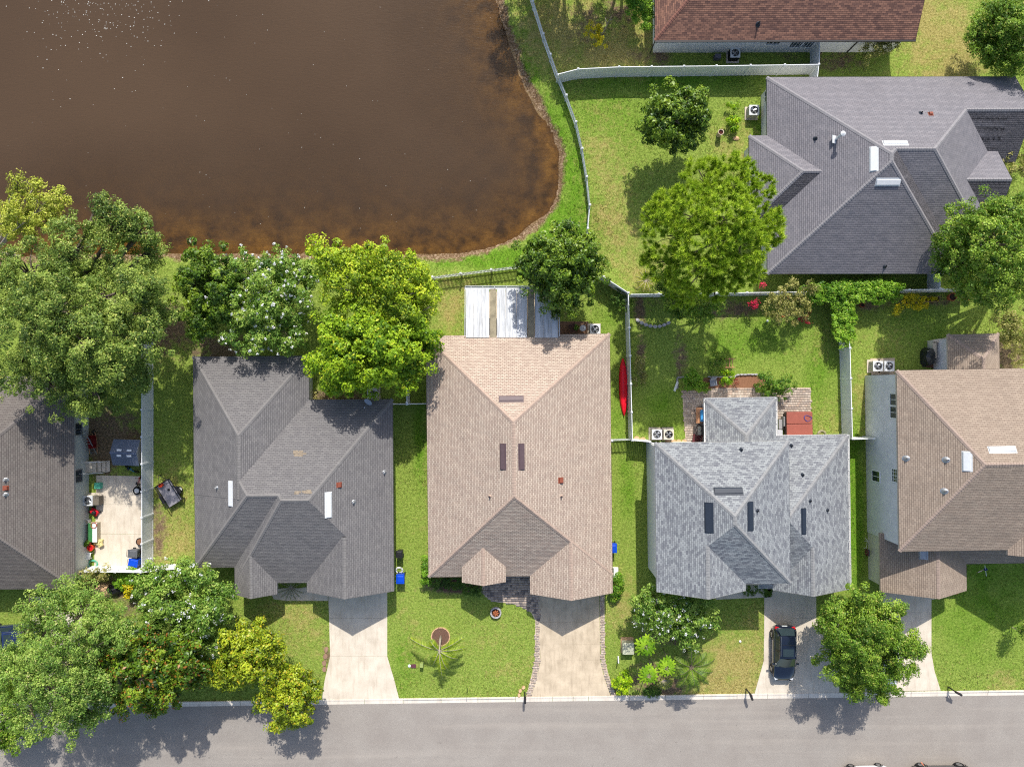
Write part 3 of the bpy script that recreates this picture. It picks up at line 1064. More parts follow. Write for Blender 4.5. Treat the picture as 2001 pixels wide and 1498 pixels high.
TRIM_GRAY = plain('gray fascia paint', (0.30, 0.29, 0.29), 0.5)
TRIM_WHITE = plain('white fascia paint', (0.70, 0.69, 0.67), 0.5)

# --- tan roof (centre)
tan = House('house', 'house with tan shingle hip roof and three brown roof vents, red canoe beside it', [[
    blk(835, 1194.5, 654, 1125, 2.55, .612, .543, .629, .603),
    blk(1033, 1194.5, 1000, 1160, 2.55, .60, .543, None, None),
    blk(900, 986, 1020, 1136, 3.1, .6, .6, None, None)]], SH_TAN, CAP_TAN, W_TANS, TRIM_TAN, 0.65)
tan.vent_box(999, 778, 1.75, 0.36, BROWN_METAL)
tan.vent_box(982, 892, 1.85, 0.36, BROWN_METAL)
tan.vent_box(1020, 892, 1.85, 0.36, BROWN_METAL)
tan.pipe(957, 969, 0.045, .3, BROWN_METAL, CAP_TAN); tan.pipe(1097, 969, 0.045, .3, BROWN_METAL, CAP_TAN)
tan.vent_box(1097, 938, 0.34, 0.3, BRICKRED, 0.22, 'exhaust_hood')
# --- charcoal roof (second from the left)
gray = House('house', 'house with charcoal gray hip roof, two white ridge vents and satellite dish', [[
    blk(379, 605, 695, 964, 2.55, .6, .6, .45, None),
    blk(380, 573, 781, 1107, 2.55, .6, None, .45, .52),
    blk(457, 768, 781, 1138, 2.55, .70, .58, .45, .475),
    blk(598, 768, 1040, 1156, 2.55, .58, .58, None, None),
    blk(457, 540, 1050, 1160, 2.55, .70, .70, None, None)]], SH_DARK, CAP_DARK, W_BEIGE, TRIM_GRAY, 0.45)
gray.vent_box(450, 964, 1.85, 0.32, WHITE_METAL)
gray.vent_box(643, 986, 1.85, 0.36, WHITE_METAL)
gray.pipe(424, 952, 0.05, .32, WHITE_METAL, GALV); gray.pipe(692, 980, 0.05, .32, WHITE_METAL, GALV); gray.pipe(752, 922, 0.05, .32, WHITE_METAL, GALV)
gray.vent_box(664, 947, 0.3, 0.26, BRICKRED, 0.2, 'exhaust_hood')
TANPATCH = plain('bleached repair shingles', L_(140, 127, 110), .92, 0, .3, 6)
for q, hl, hw in (((590, 885), .55, .2), ((594, 960), .6, .13)):
    P, d = gray.at(*q)
    m = MB()
    for k in range(9):
        u = (rnd.random() - .5) * 2 * hl; v = (rnd.random() - .5) * 2 * hw; a, b = .16 + .1 * rnd.random(), .07
        m.add([(P.x + u + sx * a, P.y + v + sy * b, P.z - d.y * (v + sy * b) + .018 + .001 * k) for sx, sy in ((-1, -1), (1, -1), (1, 1), (-1, 1))], [(0, 1, 2, 3)])
    m.build('repair_patch', TANPATCH, gray.roof)['kind'] = 'stuff'
# --- leftmost house
left = House('house', 'weathered brown gray hip roof house at left edge beside the cluttered patio', [[
    blk(-330, 145, 735, 1151, 2.75, .55, .55, .52, .52)]], SH_LEFT, CAP_LEFT, W_BEIGE, TRIM_GRAY, 0.25, 0.46)
left.pipe(12, 937, 0.05, .3, WHITE_METAL, GALV); left.pipe(12, 966, 0.05, .3, WHITE_METAL, GALV)
left.vent_box(13, 953, 0.26, 0.24, BRICKRED, 0.2, 'exhaust_hood')
xw = left.levels[0].blocks[0]['x1'] - 0.46 - 0.004
yl = lambda py: left.loc(*G(160, py))[1]
left.window(('x', xw, 1), yl(925), 0.95, 1.1, 1.25, GALV)
left.window(('x', xw, 1), yl(836), 0.95, 1.0, 1.25, GALV)
# --- slate blend roof, two storeys with single storey garage side
blue = House('house', 'house with blue gray blended shingle roof and four dark roof vents', [[
    blk(1281, 1543, 862.5, 1140, 5.55, .6, .6, .6, .6),
    blk(1281, 1455, 1040, 1153, 5.55, .6, .6, None, None)], [
    blk(1480, 1658, 854, 1150, 2.55, None, .5, .5, .5),
    blk(1508, 1658, 1060, 1153, 2.55, .75, .5, None, None),
    blk(1381, 1518, 779.5, 940, 2.55, .5, .5, .5, None)]], SH_BLUE, CAP_BLUE, W_WHITE, TRIM_WHITE, 0.75, 0.4)
blue.vent_box(1423, 958, 2.0, 0.42, BLUEBLACK); blue.vent_box(1384, 1011, 2.1, 0.46, BLUEBLACK)
blue.vent_box(1467, 1008, 2.0, 0.42, BLUEBLACK); blue.vent_box(1571, 1018, 1.9, 0.36, BLUEBLACK)
for q in ((1448, 878), (1546, 870), (1568, 927), (1583, 978), (1617, 996), (1480, 997)):
    blue.pipe(*q, 0.045, .28, BLACK, BLUEBLACK)
def gutter(h, segs, z, mat):
    for (xa, ya), (xb, yb) in segs:
        m = MB()
        d = Vector((xb - xa, yb - ya, 0)); L = d.length; d.normalize(); s_ = Vector((-d.y, d.x, 0))
        A, B2 = Vector((xa, ya, z)), Vector((xb, yb, z))
        m.bar(A + s_ * .12, B2 + s_ * .12, .025, .12)
        m.bar(A + s_ * .06 - Vector((0, 0, .05)), B2 + s_ * .06 - Vector((0, 0, .05)), .12, .02)
        n = max(2, int(L / .9))
        for k in range(n + 1):
            p = A.lerp(B2, k / n); m.bar(p + s_ * .01 + Vector((0, 0, .045)), p + s_ * .125 + Vector((0, 0, .045)), .03, .02)
        m.build('gutter', mat, h.root)
b0 = blue.levels[0].blocks[0]
r0, r2 = blue.levels[1].blocks[0], blue.levels[1].blocks[2]
gutter(blue, [((r2['x0'], r2['y1']), (r2['x1'], r2['y1'])), ((r2['x0'], r2['y0'] + 2.5), (r2['x0'], r2['y1'] + .1)), ((r2['x1'], r2['y1'] + .1), (r2['x1'], r0['y1'] + .1)),
              ((r2['x1'], r0['y1']), (r0['x1'], r0['y1'])), ((r0['x1'], r0['y1'] + .1), (r0['x1'], r0['y0']))], 2.5, TRIM_WHITE)
xw = b0['x0'] + 0.4 + 0.004
blue.window(('x', xw, -1), blue.loc(*G(1271, 996, 3))[1], 3.5, 0.8, 1.2)
# --- warm gray roof (upper right)
def gblk(x0, x1, y0, y1, ze, L=None, Rr=None, T=None, B=None):
    return dict(x0=x0, x1=x1, y0=y0, y1=y1, ze=ze, L=L, R=Rr, T=T, B=B)
upr = House('house', 'sprawling house with warm gray many-hipped roof, three white vents and a flue', [[
    gblk(20.26, 35.3, 8.72, 24.33, 2.55, .6, .6, .6, .6),
    gblk(27.9, 38.2, 10.1, 24.33, 2.55, None, .6, .6, .6),
    gblk(18.84, 27.0, 12.8, 19.7, 2.55, .6, None, .6, .6),
    gblk(34.1, 39.98, 17.55, 24.33, 2.55, None, None, .6, .6),
    gblk(34.4, 38.28, 12.2, 18.98, 2.55, None, None, .6, .6)]], SH_GRAY, CAP_GRAY, W_WHITE, TRIM_GRAY, 0.15)
upr.vent_box(1749, 279, 1.75, 0.34, WHITE_METAL); upr.vent_box(1706, 311, 1.75, 0.42, WHITE_METAL); upr.vent_box(1735, 357, 1.75, 0.42, WHITE_METAL)
upr.pipe(1593, 271, 0.05, .3, BLACK, BLUEBLACK); upr.pipe(1799, 221, 0.05, .25, BLACK, BLUEBLACK); upr.vent_box(1818, 222, 0.26, 0.22, BRICKRED, .2, 'exhaust_hood')
upr.pipe(1729, 521, 0.05, .3, BLACK, BLUEBLACK)
P, d = upr.at(1633, 272)
m = MB(); m.lathe([(0.1, -0.2), (0.1, 1.1), (0.12, 1.1), (0.19, 1.16), (0.19, 1.24), (0.05, 1.32), (0.0, 1.33)], P, 16)
fl = m.build('flue', WHITE_METAL, upr.roof, smooth=False)
m = MB(); m.box((P.x - 0.1, P.y - 0.05, P.z + 0.05), (0.55, 0.6, 0.05), ry=0.54); m.build('flue_flashing', WHITE_METAL, upr.roof)
xw = upr.levels[0].blocks[0]['x0'] + 0.42 + 0.004
upr.window(('x', xw, -1), upr.loc(*G(1492, 200))[1], 0.9, 1.0, 1.3)
# --- rust brown roof (top)
brown = House('house', 'house with rust brown shingle roof and white back wall beyond the vinyl fence', [[
    blk(1279.5, 1789, -260, 78.5, 3.0, .55, None, .5, .5)]], SH_BROWN, CAP_BROWN, W_WHITE, DARK_METAL, 0.15)
brown.pipe(1481, 48, 0.06, .45, BLACK, BLUEBLACK)
bb = brown.levels[0].blocks[0]
yw = bb['y0'] + 0.42 + 0.004
wx_ = lambda px: brown.loc(*G(px, 92, 1.5))[0]
brown.window(('y', yw, -1), wx_(1474), 1.75, 0.55, 0.5, None, 1)
brown.window(('y', yw, -1), wx_(1509), 1.35, 1.2, 0.95, None, 2, grid=True)
brown.window(('y', yw, -1), wx_(1557), 0.9, 1.1, 1.5, None, 2, grid=True)
brown.window(('y', yw, -1), wx_(1579), 0.9, 1.0, 1.5, None, 2, grid=True)
m = MB()
gx0, gx1 = bb['x0'], bb['x1']
m.box(((gx0 + gx1) / 2, bb['y0'] - 0.075, 2.96), (gx1 - gx0, 0.12, 0.11)); m.build('gutter', DARK_METAL, brown.root)
for px in (1284, 1688):
    xx = brown.loc(*G(px, 80, 2.9))[0]
    m = MB(); m.tube([(xx, bb['y0'] - .06, 2.9), (xx, yw - .06, 2.4), (xx, yw - .06, 0.05)], 0.045, 8); m.build('downpipe', DARK_METAL, brown.root)
# --- two-storey house (right)
W_CREAM2 = W_CREAM
two_low = [gblk(29.1, 35.95, -16.4, -11.75, 2.55, .6, .6, None, None), gblk(33.0, 46.0, -14.3, -8.0, 2.55, None, None, .5, .5), gblk(34.76, 38.84, -2.0, 3.94, 2.55, .6, .6, .6, None)]
two_low[0]['wallmat'] = W_CREAM
two = House('house', 'two storey house with taupe shingle roof and gray siding on its side wall', [[
    gblk(29.06, 46.0, -12.5, 1.12, 5.5, .72, None, .47, .47),
    gblk(37.2, 45.5, -12.9, -6.0, 5.5, .6, .6, None, None)], two_low], SH_TAUPE, CAP_TAUPE, W_SIDING, TRIM_TAN, 0.9, 0.32)
two.vent_box(1888, 901, 1.35, 0.42, WHITE_METAL); two.vent_box(1958, 877, 1.9, 0.36, WHITE_METAL); two.vent_box(1803, 1082, 0.7, 0.42, GALV)
for q in ((1770, 895), (1848, 898), (1845, 959)): two.pipe(*q, 0.07, .3, GALV, GALV)
tb = two.levels[0].blocks[0]
xw = tb['x0'] + 0.32 + 0.004
ty = lambda py, z: two.loc(*G(1700, py, z))[1]
two.window(('x', xw, -1), ty(781, 4.4), 3.9, 1.0, 1.3); two.window(('x', xw, -1), ty(806, 4.4), 3.9, 1.0, 1.3)
two.window(('x', xw, -1), ty(929, 1.2), 0.95, 0.95, 1.3); two.window(('x', xw, -1), ty(930, 4.6), 4.0, 1.1, 1.2, grid=True)
# corner board where siding ends and the garage wall begins
# ---------------------------------------------------------------- plants
def leaf_mat(name='leaf', trans=0.32, rough=0.5, spec=0.35):
    t = NT(name)
    c = t.attr('tint', 'Color')
    t.base(c); t.set(rough, 0, spec)
    tr = t.n('BsdfTranslucent')
    t.l(t.mix(0.35, c, (0.35, 0.45, 0.02)), tr.inputs[0])
    mx = t.n('MixShader'); mx.inputs[0].default_value = trans
    t.l(t.b.outputs[0], mx.inputs[1]); t.l(tr.outputs[0], mx.inputs[2])
    t.l(mx.outputs[0], t.out.inputs[0])
    return t.m
LEAF = leaf_mat('leaf', 0.30, 0.5, 0.3)
LEAF_GLOSSY = leaf_mat('glossy leaf', 0.22, 0.42, 0.35)
PETAL = leaf_mat('petal', 0.3, 0.7, 0.1)
def bark_mat(name, a, b):
    t = NT(name)
    n = t.noise(t.coord('Object'), 6, 4, 0.7)
    t.base(t.ramp(n, [(0.3, a), (0.7, b)])); t.set(0.95, 0, 0.1); t.bump(n, 0.6, 0.03)
    return t.m
BARK = bark_mat('gray brown bark', lin((78, 68, 58)), lin((128, 116, 102)))
BARK_PALE = bark_mat('pale bark', lin((140, 128, 112)), lin((186, 174, 158)))

# kind: leaf length, width, clump radius, clumps per m2, leaves per clump, dark, mid, light, accent (prob), vertical squash, up bias, material
KINDS = {
 'oak':    dict(L=.155, W=.085, rc=.42, cd=4.4, n=80, cols=[(58, 80, 32), (104, 128, 52), (156, 172, 80)], acc=((186, 190, 98), .08), fz=.62, up=.55, mat=LEAF),
 'oak2':   dict(L=.155, W=.08, rc=.42, cd=4.2, n=80, cols=[(66, 94, 36), (112, 144, 58), (162, 182, 86)], acc=((182, 184, 110), .07), fz=.62, up=.55, mat=LEAF),
 'elm':    dict(L=.20, W=.11, rc=.46, cd=2.6, n=72, cols=[(76, 102, 22), (130, 156, 30), (182, 200, 46)], acc=((208, 212, 60), .12), fz=.7, up=.5, mat=LEAF),
 'bright': dict(L=.24, W=.14, rc=.46, cd=3.2, n=78, cols=[(70, 104, 18), (122, 154, 28), (170, 194, 46)], acc=((200, 204, 50), .06), fz=.7, up=.5, mat=LEAF),
 'yellow': dict(L=.18, W=.09, rc=.40, cd=2.3, n=60, cols=[(108, 122, 40), (156, 166, 58), (196, 200, 84)], acc=((214, 210, 100), .1), fz=.6, up=.4, mat=LEAF),
 'magnolia': dict(L=.23, W=.11, rc=.40, cd=3.9, n=84, cols=[(40, 66, 16), (80, 110, 26), (128, 150, 44)], acc=((150, 170, 70), .06), fz=.8, up=.45, mat=LEAF_GLOSSY),
 'magnolia_rust': dict(L=.27, W=.12, rc=.44, cd=3.4, n=80, cols=[(36, 62, 14), (80, 110, 24), (132, 152, 40)], acc=((150, 98, 40), .10), fz=.75, up=.45, mat=LEAF_GLOSSY),
 'holly':  dict(L=.21, W=.11, rc=.40, cd=3.6, n=80, cols=[(62, 82, 14), (120, 140, 26), (172, 182, 46)], acc=((190, 172, 48), .10), fz=.8, up=.45, mat=LEAF_GLOSSY),
 'myrtle': dict(L=.20, W=.10, rc=.42, cd=3.4, n=76, cols=[(60, 92, 32), (108, 142, 52), (156, 178, 80)], acc=((168, 180, 90), .06), fz=.75, up=.4, mat=LEAF),
 'green':  dict(L=.16, W=.085, rc=.40, cd=3.8, n=92, cols=[(56, 86, 20), (98, 132, 36), (146, 170, 60)], acc=((176, 178, 84), .07), fz=.75, up=.5, mat=LEAF),
 'shrub':  dict(L=.13, W=.07, rc=.22, cd=9, n=60, cols=[(46, 84, 20), (88, 126, 36), (130, 158, 56)], acc=((160, 160, 60), .05), fz=.8, up=.5, mat=LEAF),
 'gold':   dict(L=.13, W=.07, rc=.22, cd=8, n=60, cols=[(132, 136, 20), (190, 180, 24), (222, 206, 40)], acc=((236, 200, 30), .2), fz=.8, up=.5, mat=LEAF),
 'lime':   dict(L=.16, W=.08, rc=.24, cd=8, n=60, cols=[(84, 126, 14), (134, 172, 20), (176, 204, 36)], acc=((200, 206, 40), .08), fz=.8, up=.5, mat=LEAF),
 'hedge':  dict(L=.08, W=.05, rc=.14, cd=22, n=50, cols=[(44, 72, 22), (70, 102, 32), (102, 130, 44)], acc=((120, 140, 50), .05), fz=.5, up=.8, mat=LEAF),
 'vine':   dict(L=.15, W=.09, rc=.26, cd=13, n=60, cols=[(62, 100, 18), (104, 146, 34), (142, 178, 54)], acc=((170, 186, 70), .06), fz=.6, up=.6, mat=LEAF),
 'olive':  dict(L=.15, W=.07, rc=.30, cd=5, n=55, cols=[(84, 88, 40), (132, 132, 66), (176, 172, 98)], acc=((196, 180, 120), .1), fz=.8, up=.4, mat=LEAF),
 'maroon': dict(L=.12, W=.06, rc=.16, cd=9, n=30, cols=[(60, 20, 24), (104, 38, 36), (140, 62, 50)], acc=((150, 80, 60), .1), fz=.8, up=.4, mat=LEAF),
 'red':    dict(L=.12, W=.07, rc=.2, cd=8, n=40, cols=[(120, 20, 40), (190, 30, 70), (220, 60, 100)], acc=((230, 90, 120), .1), fz=.8, up=.4, mat=PETAL),
}

LEAF_GAIN = 1.25
def leaf_cloud(centers, rc, n, L, W, cols, acc, up, rng, outward=None, fz=0.8, tone=None):
    """leaves spread on small clumps; returns verts, quads, colours"""
    C = np.repeat(np.asarray(centers), n, axis=0)
    M = len(C)
    d = rng.normal(size=(M, 3)); d /= np.linalg.norm(d, axis=1, keepdims=True) + 1e-9
    rr = rc[:, None].repeat(n, 0).reshape(-1) if hasattr(rc, '__len__') else np.full(M, rc)
    rad = rr * rng.uniform(0.25, 1.0, M) ** 0.6
    P = C + d * rad[:, None] * np.array([1, 1, fz])
    nrm = d * 0.7 + np.array([0, 0, up]) + rng.normal(size=(M, 3)) * 0.42
    if outward is not None:
        nrm += np.repeat(outward, n, axis=0) * 0.4
    nrm /= np.linalg.norm(nrm, axis=1, keepdims=True) + 1e-9
    a = rng.normal(size=(M, 3)); a -= nrm * (a * nrm).sum(1, keepdims=True); a /= np.linalg.norm(a, axis=1, keepdims=True) + 1e-9
    b = np.cross(nrm, a)
    s = (rng.uniform(0.55, 1.3, M) * np.repeat(rng.uniform(.75, 1.2, len(centers)), n))[:, None]
    la, lb = a * (L / 2) * s, b * (W / 2) * s
    fold = nrm * (W * 0.22) * s
    V = np.stack([P - la - fold * .3, P + lb + fold, P + la - fold * .6, P - lb + fold], 1).reshape(-1, 3)
    F = np.arange(M * 4).reshape(-1, 4)
    k = len(centers)
    ct = np.repeat(rng.random(k), n)
    if tone is not None: ct = ct + np.repeat(tone, n) * 1.6
    t = np.clip(ct * 0.5 + rng.random(M) * 0.5 + rng.normal(size=M) * .06, 0, 1)
    c0, c1, c2 = [np.array(lin(c)) for c in cols]
    col = np.where(t[:, None] < .5, c0 + (c1 - c0) * (t[:, None] * 2), c1 + (c2 - c1) * (t[:, None] * 2 - 1))
    col = np.minimum(col * LEAF_GAIN, .85)
    am = rng.random(M) < acc[1]
    col[am] = np.array(lin(acc[0]))
    return V, F, np.repeat(col, 4, axis=0)

def shell(n, low, rng):
    d = rng.normal(size=(n * 4 + 8, 3)); d /= np.linalg.norm(d, axis=1, keepdims=True)
    return d[d[:, 2] > low][:n]
def crown_points(lobes, kind, rng, dens=1.0, low=-0.35):
    """limb masses -> boughs -> leaf clumps, with gaps between the boughs"""
    cs, outs, tone = [], [], []
    K = KINDS[kind]
    for (x, y, z, r) in lobes:
        n = max(5, int(K['cd'] * math.pi * r * r * dens))
        big = r > 0.9
        nb = max(3, int(2.6 * r * r + 3)) if big else 1
        D = shell(nb, low, rng)
        per = max(3, int(n / nb * 1.05))
        for d0 in D:
            if big:
                rb = min(r * .55, .75) * rng.uniform(.7, 1.3)
                c0 = np.array([x, y, z]) + d0 * np.array([1, 1, K['fz']]) * (r * rng.uniform(.62, 1.06) - rb * .55)
            else:
                rb, c0 = r, np.array([x, y, z])
            d = shell(per, -.45, rng)
            rad = rb * (1 - .6 * rng.random(len(d)) ** 2)
            cs.append(c0 + d * rad[:, None] * np.array([1, 1, K['fz'] * .85])); outs.append(d * .6 + d0 * .4)
            tone.append(np.full(len(d), rng.normal() * .24))
        # stray sprigs past the outline
        if r < .9: continue
        m = max(1, int(2.2 * r))
        d = shell(m, low, rng); d[:, 2] *= .5
        cs.append(np.array([x, y, z]) + d * r * rng.uniform(1.0, 1.22, len(d))[:, None] * np.array([1, 1, K['fz']])); outs.append(d); tone.append(np.full(len(d), .1))
    crown_points.tone = np.concatenate(tone)
    return np.vstack(cs), np.vstack(outs)

def plant(name, label, cat, lobes_px, kind, base=None, trunk_r=0.16, flowers=None, group=None, dens=1.0, seed=None, bark=None, stems=1, low=-0.35, nleaf=None, limbs=True, fl_dens=1.2, fl_size=.16, zground=None):
    rng = np.random.default_rng(seed if seed is not None else abs(hash((lobes_px[0][0], lobes_px[0][1], len(lobes_px)))) % 99991)
    K = KINDS[kind]
    lobes = []
    for (px, py, r, z) in lobes_px:
        x, y = G(px, py, z)
        lobes.append((x, y, z, r * (CAM_H - z) / FPX * (1.0 if cat == 'tree' else 1.15)))
    A = np.array(lobes)
    wts = A[:, 3] ** 2
    cx, cy = (A[:, 0] * wts).sum() / wts.sum(), (A[:, 1] * wts).sum() / wts.sum()
    if base: cx, cy = G(*base)
    gz = ground_z(cx, cy) if zground is None else zground
    gz = max(gz, -0.3)
    root = empty(name, (cx, cy, gz), 0, label, cat, group)
    org = np.array([cx, cy, gz])
    C, O = crown_points(lobes, kind, rng, dens, low)
    TN = crown_points.tone
    if cat == 'tree':
        # the hidden skirt of the crown, lower and a little narrower
        sk = [(x + (cx - x) * .10, y + (cy - y) * .10, z * .70, r * .92) for x, y, z, r in lobes]
        C2, O2 = crown_points(sk, kind, rng, dens * .55, -.6)
        C, O = np.vstack([C, C2]), np.vstack([O, O2])
        TN = np.concatenate([TN, crown_points.tone])
    C[:, 2] = np.maximum(C[:, 2], gz + 0.12)
    rc = K['rc'] * rng.uniform(0.7, 1.3, len(C))
    V, F, c = leaf_cloud(C - org, rc, nleaf or K['n'], K['L'], K['W'], K['cols'], K['acc'], K['up'], rng, O, K['fz'] if K['fz'] < .8 else .85, TN)
    V[:, 2] = np.maximum(V[:, 2], 0.02)
    crown = np_mesh('crown' if cat == 'tree' else 'foliage', V, F, K['mat'], root, c)
    if flowers:
        fc, per = flowers
        sel = rng.random(len(C)) < np.clip(fl_dens * .5, 0, 1)
        FC = C[sel] + O[sel] * rc[sel][:, None] * 1.0
        FC[:, 2] += 0.1
        FV, FF, fcol = leaf_cloud(FC - org, fl_size, per, .13, .10, fc, (fc[2], .1), .7, rng)
        FV[:, 2] = np.maximum(FV[:, 2], 0.05)
        np_mesh('blossom', FV, FF, PETAL, root, fcol)
    # trunk and limbs
    zt = A[:, 2].mean() - gz
    if limbs:
        m = MB()
        tops = []
        for s in range(stems):
            a = 2 * math.pi * s / max(1, stems) + rng.random()
            off = 0.0 if stems == 1 else 0.16
            b0 = Vector((math.cos(a) * off, math.sin(a) * off, -0.1))
            sp = 0.0 if stems == 1 else 0.12 * zt
            top = Vector((math.cos(a) * sp + rng.normal() * .1, math.sin(a) * sp + rng.normal() * .1, zt * (0.42 if cat == 'tree' else .5)))
            mid = (b0 + top) / 2 + Vector((rng.normal() * .06, rng.normal() * .06, 0))
            m.tube([b0, b0 + (mid - b0) * .15, mid, top], [trunk_r * 1.35, trunk_r, trunk_r * .85, trunk_r * .7], 8)
            tops.append(top)
        m.build('trunk' if cat == 'tree' else 'stem', bark or BARK, root, smooth=True)
        m = MB()
        for i, (x, y, z, r) in enumerate(lobes):
            e = Vector((x, y, z)) - Vector(org)
            t0 = min(tops, key=lambda q: (q - e).length)
            rl = trunk_r * .45
            midp = t0.lerp(e, .5) + Vector((rng.normal() * .2, rng.normal() * .2, .25 * r))
            m.tube([t0 - Vector((0, 0, .15)), midp, e + Vector((0, 0, -.1 * r))], [rl * 1.3, rl, rl * .5], 6, False)
            near = np.argsort(((C - np.array([x, y, z])) ** 2).sum(1))[:14]
            for q in near[::2]:
                tip = Vector(C[q] - org)
                m.tube([midp.lerp(e, .6), e.lerp(tip, .5) + Vector((0, 0, .08)), tip], [rl * .5, rl * .3, rl * .12], 4, False)
        m.build('branches', bark or BARK, root, smooth=True)
    return root

WH = [(206, 200, 190), (234, 230, 222), (250, 248, 244)]
RED = [(150, 24, 52), (206, 36, 84), (232, 70, 116)]
OR = [(176, 50, 40), (206, 70, 60), (220, 100, 80)]
plant('oak_tree', 'huge spreading gray green oak over the left yard by the pond', 'tree',
      [(60, 520, 70, 8.5), (150, 482, 66, 9), (235, 432, 46, 8), (278, 452, 38, 7.5), (185, 425, 44, 8.5), (120, 600, 88, 10), (222, 572, 78, 9.5), (288, 555, 52, 8.5),
       (60, 660, 86, 9.5), (180, 675, 90, 10), (268, 660, 64, 8.5), (95, 755, 56, 7.5), (195, 765, 58, 7), (258, 735, 46, 6.5), (150, 800, 34, 6), (312, 612, 30, 7), (15, 590, 60, 9),
       (25, 725, 55, 8), (300, 490, 26, 6.5)], 'oak', (150, 640), .42, seed=3, dens=1.0)
plant('water_elm_tree', 'thin yellow green tree leaning over the pond at left edge', 'tree',
      [(42, 385, 26, 6), (36, 347, 13, 6.5), (85, 400, 32, 6), (110, 376, 14, 6), (50, 430, 46, 6.5), (8, 430, 32, 6), (70, 360, 10, 6)], 'yellow', (30, 500), .16, seed=5, bark=BARK_PALE)
plant('magnolia_tree', 'dark glossy magnolia between the huge oak and the blossoming tree', 'tree',
      [(400, 518, 46, 5.5), (375, 556, 40, 5), (428, 548, 42, 5.5), (400, 598, 44, 4.5), (382, 632, 34, 4), (430, 592, 40, 4.5)], 'magnolia', None, .16, seed=6, flowers=(WH, 1), fl_dens=.05)
plant('crape_myrtle', 'wide white blossoming crape myrtle behind the charcoal roof', 'tree',
      [(490, 530, 44, 5), (560, 522, 42, 5), (520, 580, 58, 5.5), (465, 600, 45, 5), (572, 590, 48, 5.2), (500, 645, 48, 4.6), (560, 650, 42, 4.5), (452, 640, 28, 4), (600, 530, 26, 4.6)],
      'myrtle', (515, 590), .10, (WH, 9), seed=7, stems=4, fl_dens=1.3, fl_size=.11)
plant('elm_tree', 'open yellow green tree with bare inner branches by the pond bank', 'tree',
      [(640, 500, 36, 8), (690, 512, 34, 8), (742, 505, 40, 8.5), (800, 527, 40, 8), (832, 562, 28, 7.5), (655, 560, 42, 7.5), (730, 575, 40, 7.2), (790, 592, 46, 7.5), (760, 542, 42, 8.5), (700, 542, 38, 8),
       (836, 612, 22, 6.5), (620, 480, 18, 7.6)], 'elm', (740, 600), .2, seed=8, dens=.85, bark=BARK_PALE)
plant('maple_tree', 'dense lime green tree crowded between the charcoal and tan roofs', 'tree',
      [(650, 650, 44, 6.5), (700, 642, 48, 7), (640, 700, 40, 6), (690, 700, 54, 7), (750, 690, 54, 7), (790, 660, 44, 7), (822, 642, 34, 6.5), (740, 640, 45, 7.3), (660, 742, 34, 5.2), (710, 738, 38, 5.5),
       (775, 728, 36, 5.5), (815, 700, 33, 5.8), (622, 713, 22, 5.5), (608, 707, 14, 5.2), (845, 680, 14, 5.4)], 'bright', (725, 720), .2, seed=9)
plant('magnolia_tree', 'round dark green magnolia overhanging the white patio roof', 'tree',
      [(1095, 472, 48, 6.5), (1060, 500, 46, 6), (1132, 500, 49, 6.2), (1095, 522, 60, 7), (1062, 548, 42, 5.5), (1130, 554, 46, 5.2), (1097, 574, 40, 4.8), (1147, 528, 40, 5.5), (1045, 520, 34, 5.5)],
      'magnolia', (1090, 530), .16, seed=10)
plant('magnolia_tree', 'compact dark tree alone on the lawn below the vinyl fence', 'tree',
      [(1300, 202, 36, 5.5), (1347, 196, 34, 5.8), (1286, 235, 34, 5), (1320, 235, 42, 6), (1356, 228, 28, 5), (1310, 262, 32, 4.5), (1344, 262, 26, 4.5), (1270, 262, 16, 4), (1372, 205, 12, 4.5)], 'magnolia', (1318, 270), .15, seed=12)
plant('green_tree', 'leafy green tree tucked below the tall pine at the garden fence', 'tree',
      [(1340, 587, 32, 4.5), (1376, 600, 32, 4.5), (1320, 560, 28, 4), (1347, 612, 20, 3.5), (1300, 545, 24, 4)], 'green', None, .12, seed=14)
plant('oak_tree', 'large green oak at right edge beside the warm gray roof', 'tree',
      [(1900, 422, 44, 8), (1950, 412, 48, 8.5), (1880, 470, 46, 8), (1930, 470, 66, 9.5), (1982, 450, 50, 9), (1868, 518, 38, 7.5), (1920, 540, 52, 8), (1975, 530, 50, 8.5), (1990, 578, 32, 6.5),
       (1932, 572, 32, 6.5), (2015, 500, 50, 8.5), (1850, 480, 22, 7)], 'green', (1935, 520), .25, seed=15)
plant('oak_tree', 'shady dark tree in the upper right corner over dry lawn', 'tree',
      [(1950, 60, 42, 4.6), (1990, 40, 50, 5), (1922, 60, 24, 3.8), (1980, 100, 38, 4.2), (1948, 100, 26, 3.6), (2025, 80, 50, 5.2), (1962, 15, 38, 4.8), (1902, 72, 22, 3.6), (1925, 98, 24, 3.4), (1962, 128, 24, 3.3), (1925, 20, 22, 4)], 'green', (1985, 110), .2, seed=16, dens=.85)
plant('oak_tree', 'round green tree hanging over the driveways and kerb at right', 'tree',
      [(1640, 1195, 34, 5), (1690, 1187, 40, 5.5), (1742, 1202, 38, 5.2), (1627, 1245, 36, 5), (1680, 1250, 58, 6.5), (1742, 1256, 48, 6), (1780, 1270, 30, 5), (1640, 1300, 40, 5), (1700, 1310, 46, 5.2),
       (1750, 1310, 38, 5), (1680, 1345, 30, 4.3), (1720, 1345, 26, 4.2), (1796, 1265, 14, 4.5)], 'green', (1668, 1235), .17, seed=17, nleaf=105, dens=1.1)
